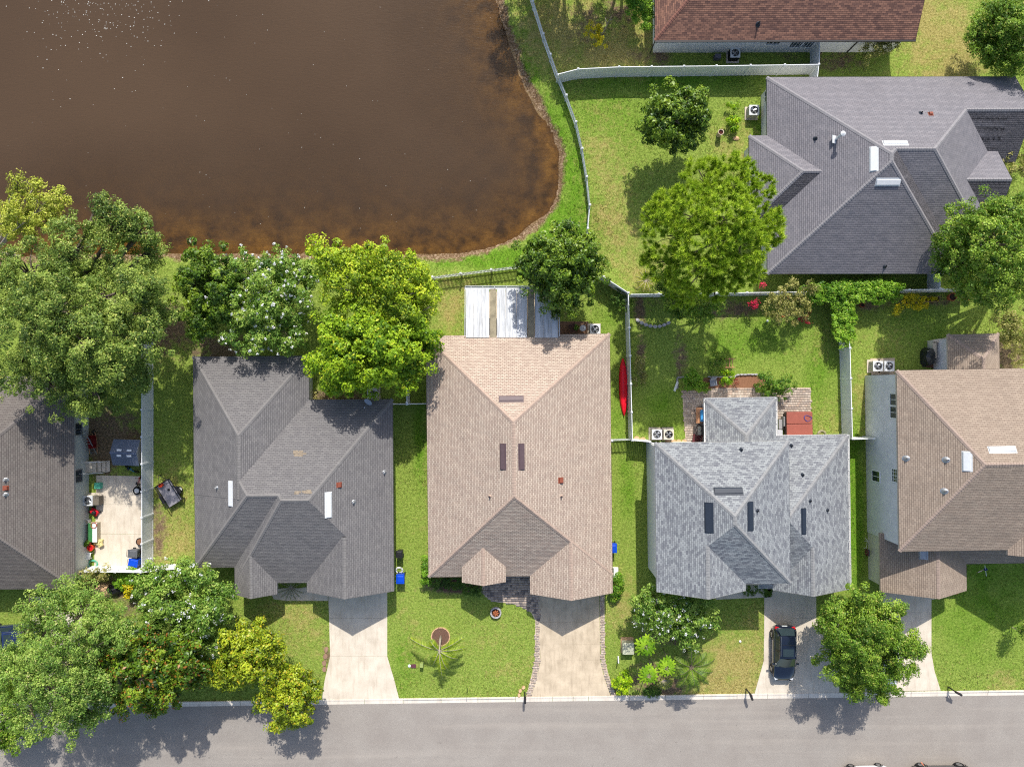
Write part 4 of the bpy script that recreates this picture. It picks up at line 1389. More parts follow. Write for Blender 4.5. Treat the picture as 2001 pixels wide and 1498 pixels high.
plant('crape_myrtle', 'white blossoming crape myrtle in front of the blue gray roof', 'tree',
      [(1275, 1160, 20, 3.8), (1263, 1182, 28, 4), (1310, 1195, 38, 4.5), (1360, 1190, 36, 4.4), (1388, 1205, 20, 3.8), (1290, 1220, 30, 4), (1340, 1222, 34, 4.2), (1380, 1225, 20, 3.6), (1332, 1243, 16, 3.4)],
      'myrtle', (1310, 1235), .08, (WH, 7), seed=18, stems=4, fl_dens=1.0, dens=.9)
plant('oak_tree', 'broad gray green oak at the lower left corner over the street', 'tree',
      [(130, 1150, 34, 6), (60, 1178, 32, 6), (100, 1200, 46, 7), (170, 1182, 38, 6.5), (200, 1212, 46, 7.5), (120, 1270, 62, 9), (190, 1262, 52, 8), (242, 1240, 34, 7), (40, 1330, 58, 8.5),
       (110, 1350, 62, 8.5), (170, 1340, 50, 8), (60, 1400, 48, 7.5), (130, 1408, 48, 7), (182, 1395, 32, 6.5), (60, 1272, 38, 7.5), (15, 1285, 34, 7), (55, 1228, 26, 6.5)], 'oak2', (120, 1290), .32, seed=19, dens=.95)
plant('oak_tree', 'dark green tree clipped by the bottom left corner of the frame', 'tree',
      [(8, 1400, 36, 5), (20, 1447, 26, 4.5), (-10, 1350, 40, 5), (-25, 1440, 40, 5), (10, 1290, 30, 4.5)], 'green', (-20, 1380), .18, seed=20)
plant('crape_myrtle', 'tall white blossoming crape myrtle at the corner of the charcoal roof', 'tree',
      [(300, 1140, 38, 5.2), (360, 1122, 36, 5.2), (420, 1150, 34, 5), (330, 1180, 52, 6), (400, 1190, 48, 5.6), (292, 1190, 38, 5.5), (370, 1230, 44, 5.2), (430, 1210, 30, 4.8), (420, 1245, 34, 4.5)],
      'myrtle', (355, 1190), .10, (WH, 7), seed=21, stems=4, fl_dens=.7)
plant('magnolia_tree', 'rust tinged dark magnolia beside the lower left oak', 'tree',
      [(250, 1262, 42, 6.5), (300, 1262, 46, 7), (350, 1282, 46, 6.6), (220, 1310, 42, 6), (280, 1320, 56, 7.5), (340, 1330, 46, 6.5), (262, 1362, 36, 5.5), (310, 1360, 38, 5.4), (382, 1310, 30, 5.5),
       (208, 1280, 34, 6)], 'magnolia_rust', (290, 1310), .2, seed=22)
plant('holly_tree', 'yellow green holly set back on the lawn behind the street side holly', 'tree',
      [(470, 1252, 38, 5), (510, 1262, 36, 5), (452, 1290, 40, 4.8), (500, 1298, 40, 5.4), (530, 1290, 24, 4.4), (432, 1318, 26, 4), (470, 1320, 32, 4)], 'holly', None, .14, seed=23)
plant('holly_tree', 'round yellow green holly standing at the street kerb by the driveway', 'tree',
      [(545, 1337, 32, 4.2), (585, 1337, 30, 4), (532, 1370, 34, 4.2), (570, 1375, 42, 5), (600, 1368, 20, 3.8), (547, 1405, 26, 3.6), (588, 1400, 22, 3.6)], 'holly', None, .14, seed=24)
# shade trees just beyond the top of the frame; their shade falls across the dry back yard
plant('shade_tree', 'tall tree beyond the top edge shading the dry back yard', 'tree',
      [(1040, -110, 55, 5.5), (1095, -100, 60, 6), (1150, -105, 60, 6.2), (1085, -160, 70, 6.5), (1180, -80, 40, 4.6), (1010, -140, 50, 6)], 'oak', (1100, -130), .3, seed=25, dens=.9)
plant('shade_tree', 'second tree beyond the top edge beside the rust brown roof', 'tree',
      [(1210, -120, 50, 6), (1240, -100, 40, 5.6), (1250, -150, 40, 6)], 'oak', (1225, -120), .25, seed=26, dens=.9)

# --- pine: needle tufts
def pine():
    rng = np.random.default_rng(33)
    lob = [(1370, 345, 42, 11), (1430, 350, 52, 11.5), (1478, 372, 38, 10.5), (1302, 402, 36, 9.5), (1350, 412, 56, 11.5), (1420, 420, 66, 12.5), (1490, 430, 42, 10.5), (1278, 420, 26, 8.5), (1305, 460, 52, 10),
           (1380, 480, 62, 11.5), (1450, 480, 56, 11), (1512, 452, 28, 9.5), (1290, 518, 40, 8.5), (1350, 540, 50, 9.5), (1420, 532, 42, 9.5), (1462, 528, 32, 9), (1332, 578, 28, 7.5), (1395, 565, 28, 8.5), (1530, 430, 12, 9.3)]
    lobes = []
    for px, py, r, z in lob:
        x, y = G(px, py, z); lobes.append((x, y, z, r * (CAM_H - z) / FPX))
    cx, cy = G(1385, 500)
    root = empty('pine_tree', (cx, cy, 0), 0, 'tall bright green pine with needle tufts left of the warm gray roof', 'tree')
    org = np.array([cx, cy, 0])
    T = []
    for x, y, z, r in lobes:
        n = int(11.5 * math.pi * r * r)
        d = rng.normal(size=(n * 3, 3)); d /= np.linalg.norm(d, axis=1, keepdims=True); d = d[d[:, 2] > -.5][:n]
        T.append(np.array([x, y, z]) + d * (r * (1 - .55 * rng.random(len(d)) ** 2))[:, None] * np.array([1, 1, .6]))
    T = np.vstack(T) - org
    NN = 84
    C = np.repeat(T, NN, 0); M = len(C)
    axis = rng.normal(size=(len(T), 3)) * .35 + np.array([0, 0, .8]); axis += (T - T.mean(0)) * np.array([.10, .10, 0])
    axis /= np.linalg.norm(axis, axis=1, keepdims=True)
    d = rng.normal(size=(M, 3)); d /= np.linalg.norm(d, axis=1, keepdims=True)
    d = d * .8 + np.repeat(axis, NN, 0) * .75; d /= np.linalg.norm(d, axis=1, keepdims=True)
    base = C - np.repeat(axis, NN, 0) * (rng.random(M) * .32)[:, None]
    tip = base + d * rng.uniform(.22, .40, M)[:, None]
    sd = np.cross(d, rng.normal(size=(M, 3))); sd /= np.linalg.norm(sd, axis=1, keepdims=True)
    V = np.stack([base - sd * .026, base + sd * .026, tip], 1).reshape(-1, 3)
    t = np.clip(np.repeat(rng.random(len(T)), NN) * .55 + rng.random(M) * .45, 0, 1)[:, None]
    c0, c1 = np.array(lin((100, 142, 22))), np.array(lin((208, 228, 74)))
    col = np.repeat(c0 + (c1 - c0) * t, 3, 0)
    np_mesh('crown', V, np.arange(M * 3).reshape(-1, 3), LEAF, root, col)
    m = MB(); m.tube([(0, 0, -.1), (.1, .1, 4), (0, .4, 8), (0, .8, 11)], [.3, .24, .18, .08], 10); m.build('trunk', BARK, root, smooth=True)
    m = MB()
    for x, y, z, r in lobes:
        e = Vector((x - cx, y - cy, z - .3))
        s = Vector((0, .3, max(3.5, z - 2.6)))
        m.tube([s, s.lerp(e, .55) + Vector((0, 0, .15)), e], [.07, .05, .03], 5, False)
        near = np.argsort(((T - np.array(e)) ** 2).sum(1))[:26]
        for q in near[::2]:
            tip = Vector(T[q]); m.tube([s.lerp(e, .75), e.lerp(tip, .5), tip], [.03, .022, .01], 4, False)
    m.build('branches', BARK, root, smooth=True)
pine()

# --- shrubs
S = lambda lab, lobes, kind='shrub', **k: plant(k.pop('name', 'shrub'), lab, 'shrub', lobes, kind, trunk_r=.03, **k)
S('green shrub against the rust brown roof at the top', [(1252, 10, 22, 2.6), (1256, 38, 18, 2.0), (1246, -14, 22, 2.8)], 'vine', seed=40)
S('yellow green bush alone on the dry back yard', [(1159, 60, 15, 1.6), (1178, 78, 12, 1.3), (1165, 74, 11, 1.2)], 'gold', seed=41)
S('mixed bush at the corner of the rust brown roof', [(1712, 88, 20, 2.2), (1735, 96, 18, 1.9), (1700, 108, 16, 1.5), (1750, 80, 14, 2)], 'olive', seed=42)
S('small lime bush near the gray house condenser, upper of two', [(1432, 206, 9, .6)], 'lime', seed=43, limbs=False)
S('small lime bush on the lawn, lower of two', [(1432, 240, 10, .7), (1430, 250, 8, .5), (1434, 232, 7, .5)], 'lime', seed=44, limbs=False)
S('climbing vine mound smothering the garden fence corner', [(1578 + 13 * i, 577 - .75 * i, 17 + (i % 3) * 1.5, 1.75) for i in range(14)] + [(1584 + 13 * i, 566 - .5 * i, 13, 1.9) for i in range(13)] + [(1651 + (i % 2) * 8 - 6, 590 + 10 * i, 17, 1.7) for i in range(8)]+[(1640, 595 + 12 * i, 13, 1.3) for i in range(5)], 'vine', seed=45, limbs=False, name='vine', dens=.7)
S('sprawling crape myrtle shrub with red blossom clusters on the garden fence', [(1535, 585, 26, 2.6), (1510, 600, 22, 2.4), (1555, 605, 22, 2.2), (1530, 618, 22, 2), (1565, 590, 18, 2.2), (1575, 555, 14, 2.8), (1545, 560, 16, 2.8), (1590, 570, 10, 2.6)], 'olive', seed=46,
   flowers=(OR, 3), fl_dens=.12)
S('magenta flower cluster left of the sprawling crape myrtle shrub', [(1471, 598, 8, 1.2), (1478, 592, 6, 1.4), (1491, 557, 4, 2)], 'red', seed=47, nleaf=22)
S('red flower cluster right of the sprawling crape myrtle shrub', [(1573, 612, 9, 1.2), (1578, 624, 8, 1.0), (1566, 622, 6, .9)], 'red', seed=48, nleaf=14)
S('bright yellow shrub below the right garden fence', [(1770, 590, 13, 1.1), (1790, 590, 14, 1.2), (1752, 602, 9, .8), (1800, 592, 11, 1), (1780, 580, 10, 1.2)], 'gold', seed=49)
S('olive shrub mass beside the taupe sunroom roof', [(1965, 628, 28, 2.2), (1990, 655, 30, 2.4), (1968, 668, 22, 1.6), (2010, 620, 34, 2.4), (1985, 690, 24, 1.6)], 'olive', seed=50)
S('rounded green shrub over the patio bed right of the brown mulch', [(1495, 750, 18, 1.2), (1515, 742, 20, 1.3), (1535, 752, 18, 1.2), (1508, 764, 15, .9), (1525, 768, 12, .8)], 'shrub', seed=51)
S('bright green climbing plant on the wooden trellis', [(1398, 704, 13, 1.2), (1409, 702, 10, 1.4), (1402, 716, 11, 1.0)], 'green', seed=52, nleaf=50)
S('lime yellow shrub below the wooden trellis', [(1420, 735, 13, 1.1), (1415, 745, 10, .8), (1424, 728, 9, 1)], 'lime', seed=53)
S('dark red leaved plant on the brown mulch bed', [(1439, 745, 7, .5)], 'maroon', seed=54, nleaf=22, limbs=False)
S('leafy green plants at the left end of the patio bed', [(1355, 742, 13, .9), (1362, 752, 10, .7), (1345, 756, 10, .7), (1352, 732, 9, .8), (1375, 756, 8, .4)], 'vine', seed=55)
S('yellowing shrub hanging on the canoe side fence', [(1246, 720, 11, 1.2), (1250, 740, 13, 1.1), (1245, 705, 9, 1), (1258, 730, 9, .9)], 'olive', seed=56)
S('dark shrub in the corner behind the angled fence', [(1212, 582, 15, 1), (1220, 595, 13, .9), (1205, 572, 10, .9)], 'hedge', seed=57)
S('clipped hedge below the left front eave of the tan roof', [(845 + 9 * i, 1134 + (i % 2), 9, .75) for i in range(8)] + [(850 + 9 * i, 1143, 8, .7) for i in range(7)], 'hedge', seed=58, name='hedge', limbs=False)
S('clipped box hedge beside the paver walk', [(912 + 8 * i, 1146, 9, .8) for i in range(4)] + [(912 + 8 * i, 1155, 8, .75) for i in range(4)], 'hedge', seed=59, name='hedge', limbs=False)
S('yellow green bush at left corner of the tan roof', [(832, 1120, 8, 1.1), (832, 1133, 9, .9), (831, 1108, 6, .9), (834, 1090, 6, .9)], 'vine', seed=60)
S('green bush at the right front corner of the tan roof', [(1204, 1140, 10, 1), (1205, 1152, 10, .9), (1203, 1165, 7, .6), (1206, 1131, 8, .9)], 'vine', seed=61)
S('lime bush beside the tan house driveway entrance', [(1217, 1330, 14, .9), (1222, 1338, 13, .8), (1212, 1340, 12, .6), (1228, 1322, 9, .7)], 'lime', seed=62)
S('dark round shrub at the kerb below the papaya plants', [(1274, 1345, 12, .8), (1268, 1352, 10, .6), (1280, 1352, 9, .5)], 'hedge', seed=63, limbs=False)
S('dark box shrub by the porch of the blue gray roof', [(1490, 1152, 9, .9), (1500, 1155, 9, .8), (1480, 1153, 8, .8)], 'hedge', seed=64, limbs=False)
S('shaded shrub at the porch step of the blue gray roof', [(1462, 1152, 9, .5), (1470, 1156, 6, .4)], 'hedge', seed=65, limbs=False)
S('golden shrub among the dark trees beside the leftmost house', [(252, 1150, 9, 1), (256, 1160, 8, .8), (247, 1158, 8, .8), (250, 1142, 7, .9)], 'gold', seed=66)
S('low clipped shrub in front of the white side gate', [(258, 1128, 15, 1), (245, 1136, 13, .9), (268, 1122, 10, 1), (232, 1142, 9, .8)], 'vine', seed=67)
S('bush under the oak left of the white side gate', [(185, 1125, 18, 1.8), (165, 1130, 16, 2), (205, 1120, 12, 1.6)], 'olive', seed=68)
S('plant in the shade at corner of the two storey house porch', [(1862, 1156, 8, .5), (1872, 1150, 7, .5)], 'maroon', seed=69, nleaf=16, limbs=False)
S('low shrub row along the top of the dark back roof corner', [(1960, 310, 24, 2), (1985, 330, 24, 2.2), (2000, 300, 24, 2.2)], 'olive', seed=70)
S('dry undergrowth below the lime green tree', [(640, 775, 18, .8), (670, 778, 16, .7), (700, 775, 14, .6), (615, 775, 10, .5)], 'olive', seed=71, nleaf=26, limbs=False)

# --- palms and rosette plants
def frond(m_v, m_f, base, az, length, rise, droop, leaflet, nl, rng, twist=0.0):
    """one pinnate frond; appends leaflet triangles, returns rachis points"""
    pts = []
    for i in range(9):
        t = i / 8
        r_ = length * (t - 0.12 * t * t)
        z = rise * math.sin(t * 1.6) - droop * t * t
        pts.append(Vector(base) + Vector((math.cos(az) * r_, math.sin(az) * r_, z)))
    side = Vector((-math.sin(az), math.cos(az), 0))
    for k in range(nl):
        t = 0.1 + 0.88 * k / nl
        i = min(7, int(t * 8)); f = t * 8 - i
        p = pts[i].lerp(pts[i + 1], f)
        d = (pts[i + 1] - pts[i]).normalized()
        L = leaflet * math.sin(math.pi * min(.97, .12 + t * .9)) ** .6
        for s in (-1, 1):
            tip = p + side * s * L * .8 + d * L * .55 + Vector((0, 0, -L * .35 + rng.normal() * .04))
            w = d * .034
            b = len(m_v)
            m_v += [tuple(p - w), tuple(p + w), tuple(tip)]
            m_f.append((b, b + 1, b + 2))
    return pts

def palm(name, label, base_px, top_px, ztop, fronds, trunk_r, cols, leaflet=.42, nl=34, seed=1, bark=None):
    rng = np.random.default_rng(seed)
    bx, by = G(*base_px)
    tx, ty = G(*top_px, ztop)
    root = empty(name, (bx, by, 0), 0, label, 'palm')
    top = Vector((tx - bx, ty - by, ztop))
    if trunk_r:
        m = MB(); m.tube([(0, 0, -.05), top * .35 + Vector((0, .0, 0)), top * .75, top], [trunk_r * 1.4, trunk_r, trunk_r * .9, trunk_r * .8], 10)
        m.build('trunk', bark or BARK_PALE, root, smooth=True)
    for az, L, rise, droop in fronds:
        v, f = [], []
        pts = frond(v, f, top, R(az), L, rise, droop, leaflet, nl, rng)
        c0, c1 = np.array(lin(cols[0])), np.array(lin(cols[1]))
        tt = rng.random(len(v) // 3)[:, None]
        o = np_mesh('frond', v, f, LEAF, root, np.repeat(c0 + (c1 - c0) * tt, 3, 0))
        m = MB(); m.tube(pts, [.022 - .0018 * i for i in range(9)], 5, False); m.build('rachis', bark or BARK_PALE, o)
    return root
palm('queen_palm', 'slender palm rising from the round mulch ring on the front lawn', (861, 1243), (858, 1271), 2.3,
     [(30, 2.6, .6, .5), (160, 3.0, .5, 1.0), (5, 2.4, .5, .7), (-28, 1.9, .5, .9), (-85, 3.0, .4, 1.3), (-112, 2.0, .3, 1.4), (-70, 2.3, .4, 1.2), (128, 1.3, .6, .5)],
     .09, ((84, 116, 20), (166, 182, 44)), .48, 40, 3)
palm('date_palm', 'bushy palm with long arching fronds at the kerb before the dry lawn', (1345, 1270), (1350, 1303), 3.2,
     [(95, 2.9, 1.1, .4), (78, 2.4, .9, .5), (15, 2.4, .7, 1.1), (-15, 2.2, .8, 1.2), (-45, 2.5, .8, 1.3), (-70, 2.6, .7, 1.3), (-95, 2.5, .8, 1.2), (-120, 2.4, .8, 1.3), (-150, 2.0, .8, 1.1), (180, 1.9, .8, 1.0), (150, 1.8, .9, .8), (45, 2.0, .9, .8), (-30, 1.5, 1, .6), (-85, 1.4, 1.1, .5), (200, 1.3, 1, .6)],
     .16, ((56, 92, 26), (132, 156, 52)), .5, 40, 4, BARK)
palm('fan_palm', 'small yellow green spiky palm between the papaya plants', (1297, 1325), (1297, 1327), .5,
     [(a, .95, .5, .35) for a in range(-165, 20, 16)], 0, ((110, 130, 26), (176, 184, 56)), .16, 20, 5)
palm('cardboard_palm', 'arching palm like fern hiding under the left side of the tall pine', (1262, 548), (1262, 548), .6,
     [(a, 1.15, .6, .5) for a in range(0, 360, 32)], 0, ((100, 112, 30), (168, 164, 60)), .22, 20, 6)
palm('lily_clump', 'strappy dark green plant below the porch eave of the charcoal roof', (570, 1148), (570, 1148), .25,
     [(a, 1.0 + (a % 3) * .2, .55, .5) for a in range(5, 360, 24)], 0, ((30, 66, 20), (76, 118, 40)), .1, 16, 7)

def papaya(label, base_px, top_px, ztop, n, r, seed):
    rng = np.random.default_rng(seed)
    bx, by = G(*base_px); tx, ty = G(*top_px, ztop)
    root = empty('papaya_plant', (bx, by, 0), 0, label, 'plant', 'papaya plants at the kerb bed')
    top = Vector((tx - bx, ty - by, ztop))
    mid = top * .5 + Vector((.15, .1, .1))
    m = MB(); m.tube([(0, 0, -.05), mid, top], [.05, .042, .035], 8); m.build('trunk', BARK_PALE, root, smooth=True)
    for k in range(n):
        az = 2 * math.pi * (k * .382 + rng.random() * .05)
        rr = r * (.35 + .65 * (k + 1) / n)
        c = top + Vector((math.cos(az) * rr * .72, math.sin(az) * rr * .72, .25 * (1 - k / n) - .18 * k / n))
        s = r * (.42 + .15 * rng.random())
        v, f = [tuple(c)], []
        lobes = 7
        for j in range(lobes * 4):
            a = az + 2 * math.pi * j / (lobes * 4)
            ph = (j % 4)
            q = s * (1.0 if ph == 2 else (.78 if ph in (1, 3) else .42)) * (1.0 if abs(math.remainder(a - az, 2 * math.pi)) < 2.4 else .55)
            v.append((c.x + math.cos(a) * q, c.y + math.sin(a) * q, c.z - q * .28 + rng.normal() * .015))
        N = lobes * 4
        f = [(0, 1 + j, 1 + (j + 1) % N) for j in range(N)]
        b0, b1 = np.array(lin((96, 140, 20))), np.array(lin((160, 194, 44)))
        t = rng.random()
        leaf = np_mesh('leaf', v, f, LEAF, root, np.tile(b0 + (b1 - b0) * t, (len(v), 1)))
        m = MB(); m.tube([top, top.lerp(c, .6) + Vector((0, 0, .08)), c], [.014, .012, .008], 5, False); m.build('stalk', BARK_PALE, leaf)
papaya('tall papaya plant above the green utility box, pale curved stem', (1250, 1240), (1263, 1262), 4.2, 13, .85, 1)
papaya('papaya plant nearest the kerb with broad lime leaves', (1268, 1286), (1268, 1318), 4.0, 13, .8, 2)
papaya('papaya plant on the right with lime leaves and bare stem', (1296, 1268), (1303, 1303), 4.0, 13, .8, 3)

# young staked tree on the right lawn
plant('young_tree', 'slim young tree with pale bent trunk on the right front lawn', 'tree', [(2012, 1236, 16, 2.6), (2020, 1226, 14, 2.8)], 'green', (1977, 1224), .035, seed=80, bark=BARK_PALE, nleaf=40)
# bare driftwood branch
m = MB()
bx, by = G(1180, 62)
for pts in ([(0, 0, .05), (.25, .45, .35), (.55, .95, .6)], [(.25, .45, .35), (.05, .7, .55), (.1, .9, .6)], [(.4, .7, .48), (.7, .72, .5)], [(0, 0, .05), (-.15, -.25, .05)]):
    m.tube(pts, [.05, .035, .015][:len(pts)] if len(pts) == 3 else [.03, .012], 6)
tag(m.build('dead_branch', BARK_PALE, None, (bx, by, 0), smooth=True), 'bare gray branch lying beside the yellow bush', 'branch')
# ---------------------------------------------------------------- fences
FENCE_FACE = siding_mat('white vinyl boards', (0.78, 0.79, 0.78), 5.0, 0.0)
def fence(label, tops, h=1.83, style='solid', span=2.42, name='fence', skip_first=False, post=0.13):
    """tops: photo positions of the top line; every panel and post is a part"""
    base = [Vector((*G(px, py, h), 0)) for px, py in tops]
    root = empty(name, base[0], 0, label, 'fence', 'white vinyl fences round the back yards')
    o = base[0]
    first = True
    def add_post(p):
        z0 = max(-0.3, ground_z(p.x, p.y)) - 0.1
        m = MB()
        q = p - o
        hh = h + 0.06
        m.prism([(q.x - post / 2, q.y - post / 2), (q.x + post / 2, q.y - post / 2), (q.x + post / 2, q.y + post / 2), (q.x - post / 2, q.y + post / 2)], z0, hh)
        c = post / 2 + 0.015
        m.add([(q.x - c, q.y - c, hh), (q.x + c, q.y - c, hh), (q.x + c, q.y + c, hh), (q.x - c, q.y + c, hh), (q.x, q.y, hh + 0.07)], [(0, 1, 4), (1, 2, 4), (2, 3, 4), (3, 0, 4), (3, 2, 1, 0)])
        m.build('post', WHITE, root)
    for a, b in zip(base[:-1], base[1:]):
        L = (b - a).length
        n = max(1, round(L / span))
        for k in range(n):
            p, q = a.lerp(b, k / n), a.lerp(b, (k + 1) / n)
            if not (first and skip_first): add_post(p)
            first = False
            d = (q - p).normalized()
            s = Vector((-d.y, d.x, 0))
            p2, q2 = p - o + d * post / 2, q - o - d * post / 2
            zb = max(-0.3, ground_z(*(p.lerp(q, .5)).xy))
            if (q2 - p2).dot(d) < 0.1: continue
            if style == 'solid':
                m = MB()
                ln = (q2 - p2).length
                nb = max(2, round(ln / 0.16))
                for i in range(nb):
                    u0, u1 = p2 + d * (ln * i / nb + .003), p2 + d * (ln * (i + 1) / nb - .003)
                    m.add([u0 - s * .016 + Vector((0, 0, zb + .10)), u1 - s * .016 + Vector((0, 0, zb + .10)), u1 + s * .016 + Vector((0, 0, zb + .10)), u0 + s * .016 + Vector((0, 0, zb + .10)),
                           u0 - s * .016 + Vector((0, 0, h - .08)), u1 - s * .016 + Vector((0, 0, h - .08)), u1 + s * .016 + Vector((0, 0, h - .08)), u0 + s * .016 + Vector((0, 0, h - .08))],
                          [(0, 1, 5, 4), (2, 3, 7, 6), (1, 2, 6, 5), (3, 0, 4, 7)])
                m.build('panel', FENCE_FACE, root)
                for z in (zb + .08, h - .06):
                    m = MB(); m.bar(p2 + Vector((0, 0, z)), q2 + Vector((0, 0, z)), .05, .13); m.build('rail', WHITE, root)
            else:
                m = MB()
                ln = (q2 - p2).length
                step = .115 if style == 'picket' else .14
                nb = max(2, round(ln / step))
                w_ = .055
                for i in range(nb):
                    c = p2 + d * (ln * (i + .5) / nb) + s * .035
                    e = d * w_ / 2; t = s * .011
                    vs = []
                    for z in (zb + .06, h - .06):
                        vs += [c - e - t + Vector((0, 0, z)), c + e - t + Vector((0, 0, z)), c + e + t + Vector((0, 0, z)), c - e + t + Vector((0, 0, z))]
                    tip = c + Vector((0, 0, h))
                    m.add(vs + [tip], [(0, 1, 5, 4), (1, 2, 6, 5), (2, 3, 7, 6), (3, 0, 4, 7), (4, 5, 8), (5, 6, 8), (6, 7, 8), (7, 4, 8)])
                pk = m.build('pickets', WHITE, root); pk['kind'] = 'stuff'
                for z in (zb + .25, h - .25):
                    m = MB(); m.bar(p2 + Vector((0, 0, z)), q2 + Vector((0, 0, z)), .04, .08); m.build('rail', WHITE, root)
    add_post(base[-1])
    return root
fence('white vinyl fence between the cluttered patio and the trailer lawn', [(277, 575), (277, 800), (277, 960), (277, 1114)])
fence('white vinyl gate fence closing the cluttered patio at the bottom', [(152, 1117), (225, 1117), (275, 1118), (306, 1114), (345, 1111)], skip_first=True)
fence('narrow vinyl fence between the lime green tree and tan roof', [(795, 650), (795, 786)], 1.6)
fence('short low fence joining the charcoal and tan roof houses', [(764, 789.5), (795, 789.5), (838, 788.5)], 1.5)
fence('white picket fence along the pond bank behind the patio roof', [(800, 546), (845, 541), (900, 534), (960, 526.5), (1012, 520), (1090, 514), (1150, 524)], 1.2, 'picket')
fence('angled white vinyl fence panel behind the magnolia', [(1150, 524), (1180, 541), (1228, 572)], 1.83, skip_first=True)
fence('white vinyl fence beside the red canoe', [(1228, 573), (1230, 640), (1233, 750), (1236, 860)], 1.83, skip_first=True)
fence('white picket fence following the pond shore, upper stretch', [(1018, -70), (1042, 2), (1062, 66), (1076, 106), (1090, 146)], 1.4, 'picket')
fence('white picket fence following the pond shore, lower stretch', [(1091, 148), (1107, 186), (1126, 238), (1138, 290), (1147, 345), (1153, 400), (1149, 446), (1150, 522)], 1.2, 'picket', skip_first=True)
fence('long white vinyl fence below the rust brown roof', [(1091, 145), (1130, 135), (1210, 131), (1400, 129), (1600, 126)], 1.83, skip_first=True)
fence('white vinyl return fence meeting the rust brown house wall', [(1601, 126), (1602, 82)], 1.83, skip_first=True, name='fence')
fence('short vinyl fence stub above the warm gray roof', [(1600, 128), (1597, 156)], 1.83, skip_first=True)
fence('open picket gate between the tan and blue gray roof houses', [(1196, 861), (1235, 859.5)], 1.4, 'picket')
fence('white vinyl fence stub at the back corner of the blue gray roof', [(1237, 860), (1270, 863), (1284, 869)], 1.83, skip_first=True)
fence('white vinyl fence behind the pine and red flowered shrub', [(1231, 575), (1400, 572.5), (1580, 570), (1652, 568.5)], 1.83, skip_first=True)
fence('white vinyl fence behind the yellow shrub and planters', [(1653, 568), (1777, 566), (1905, 564)], 1.83, skip_first=True)
fence('white vinyl fence between the hot tub lawn and two storey house', [(1653, 571), (1661, 680), (1666, 857)], 1.83, skip_first=True)
fence('white vinyl gate against the two storey house wall', [(1667, 858), (1708, 856.5)], 1.83, skip_first=True)
fence('white vinyl fence stub under the large right oak', [(1838, 528), (1837, 564)], 1.83)
# ---------------------------------------------------------------- yard things
TERRA = plain('terracotta', lin((176, 96, 62)), .8, 0, .15)
SOIL = plain('potting soil', lin((64, 46, 36)), .95, 0, .3, 20)
BLUE_P = plain('blue plastic', lin((10, 70, 190)), .4, 0, .06)
GRAY_P = plain('gray plastic', lin((92, 94, 98)), .5, 0, .1)
RED_P = plain('red plastic', lin((196, 24, 40)), .35, 0, .1)
GREEN_P = plain('green plastic', lin((60, 120, 70)), .5, 0, .12)
TEAL = plain('teal plastic', lin((90, 180, 150)), .5, 0, .1)
ORANGE = plain('orange plastic', lin((214, 78, 40)), .45, 0, .12)
RUBBER = plain('tyre rubber', (0.012, 0.012, 0.013), .8, 0, .2)
STEEL = plain('brushed steel', (0.5, 0.5, 0.5), .3, .9, .08)
WOODY = plain('weathered cedar', lin((196, 142, 104)), .8, 0, .2, 4)
DECK = plain('composite deck', lin((120, 92, 72)), .8, 0, .2, 3)
MULCH = plain('bark mulch', lin((138, 100, 76)), .95, 0, .25, 14, .05, .8)
MULCH_DK = plain('dark mulch', lin((110, 84, 72)), .95, 0, .28, 14, .05, .8)
CREAM_P = plain('cream painted metal', lin((198, 190, 172)), .5, 0, .08)
BEIGE_P = plain('beige plastic', lin((176, 164, 140)), .5, 0, .1)
TURF_GREEN = plain('utility green paint', lin((150, 164, 96)), .6, 0, .2, 3)
STONE = plain('gray landscape stone', lin((176, 172, 172)), .9, 0, .22, 3, .1, .5)
STONE_TAN = plain('tan landscape stone', lin((204, 168, 130)), .9, 0, .22, 3, .1, .5)

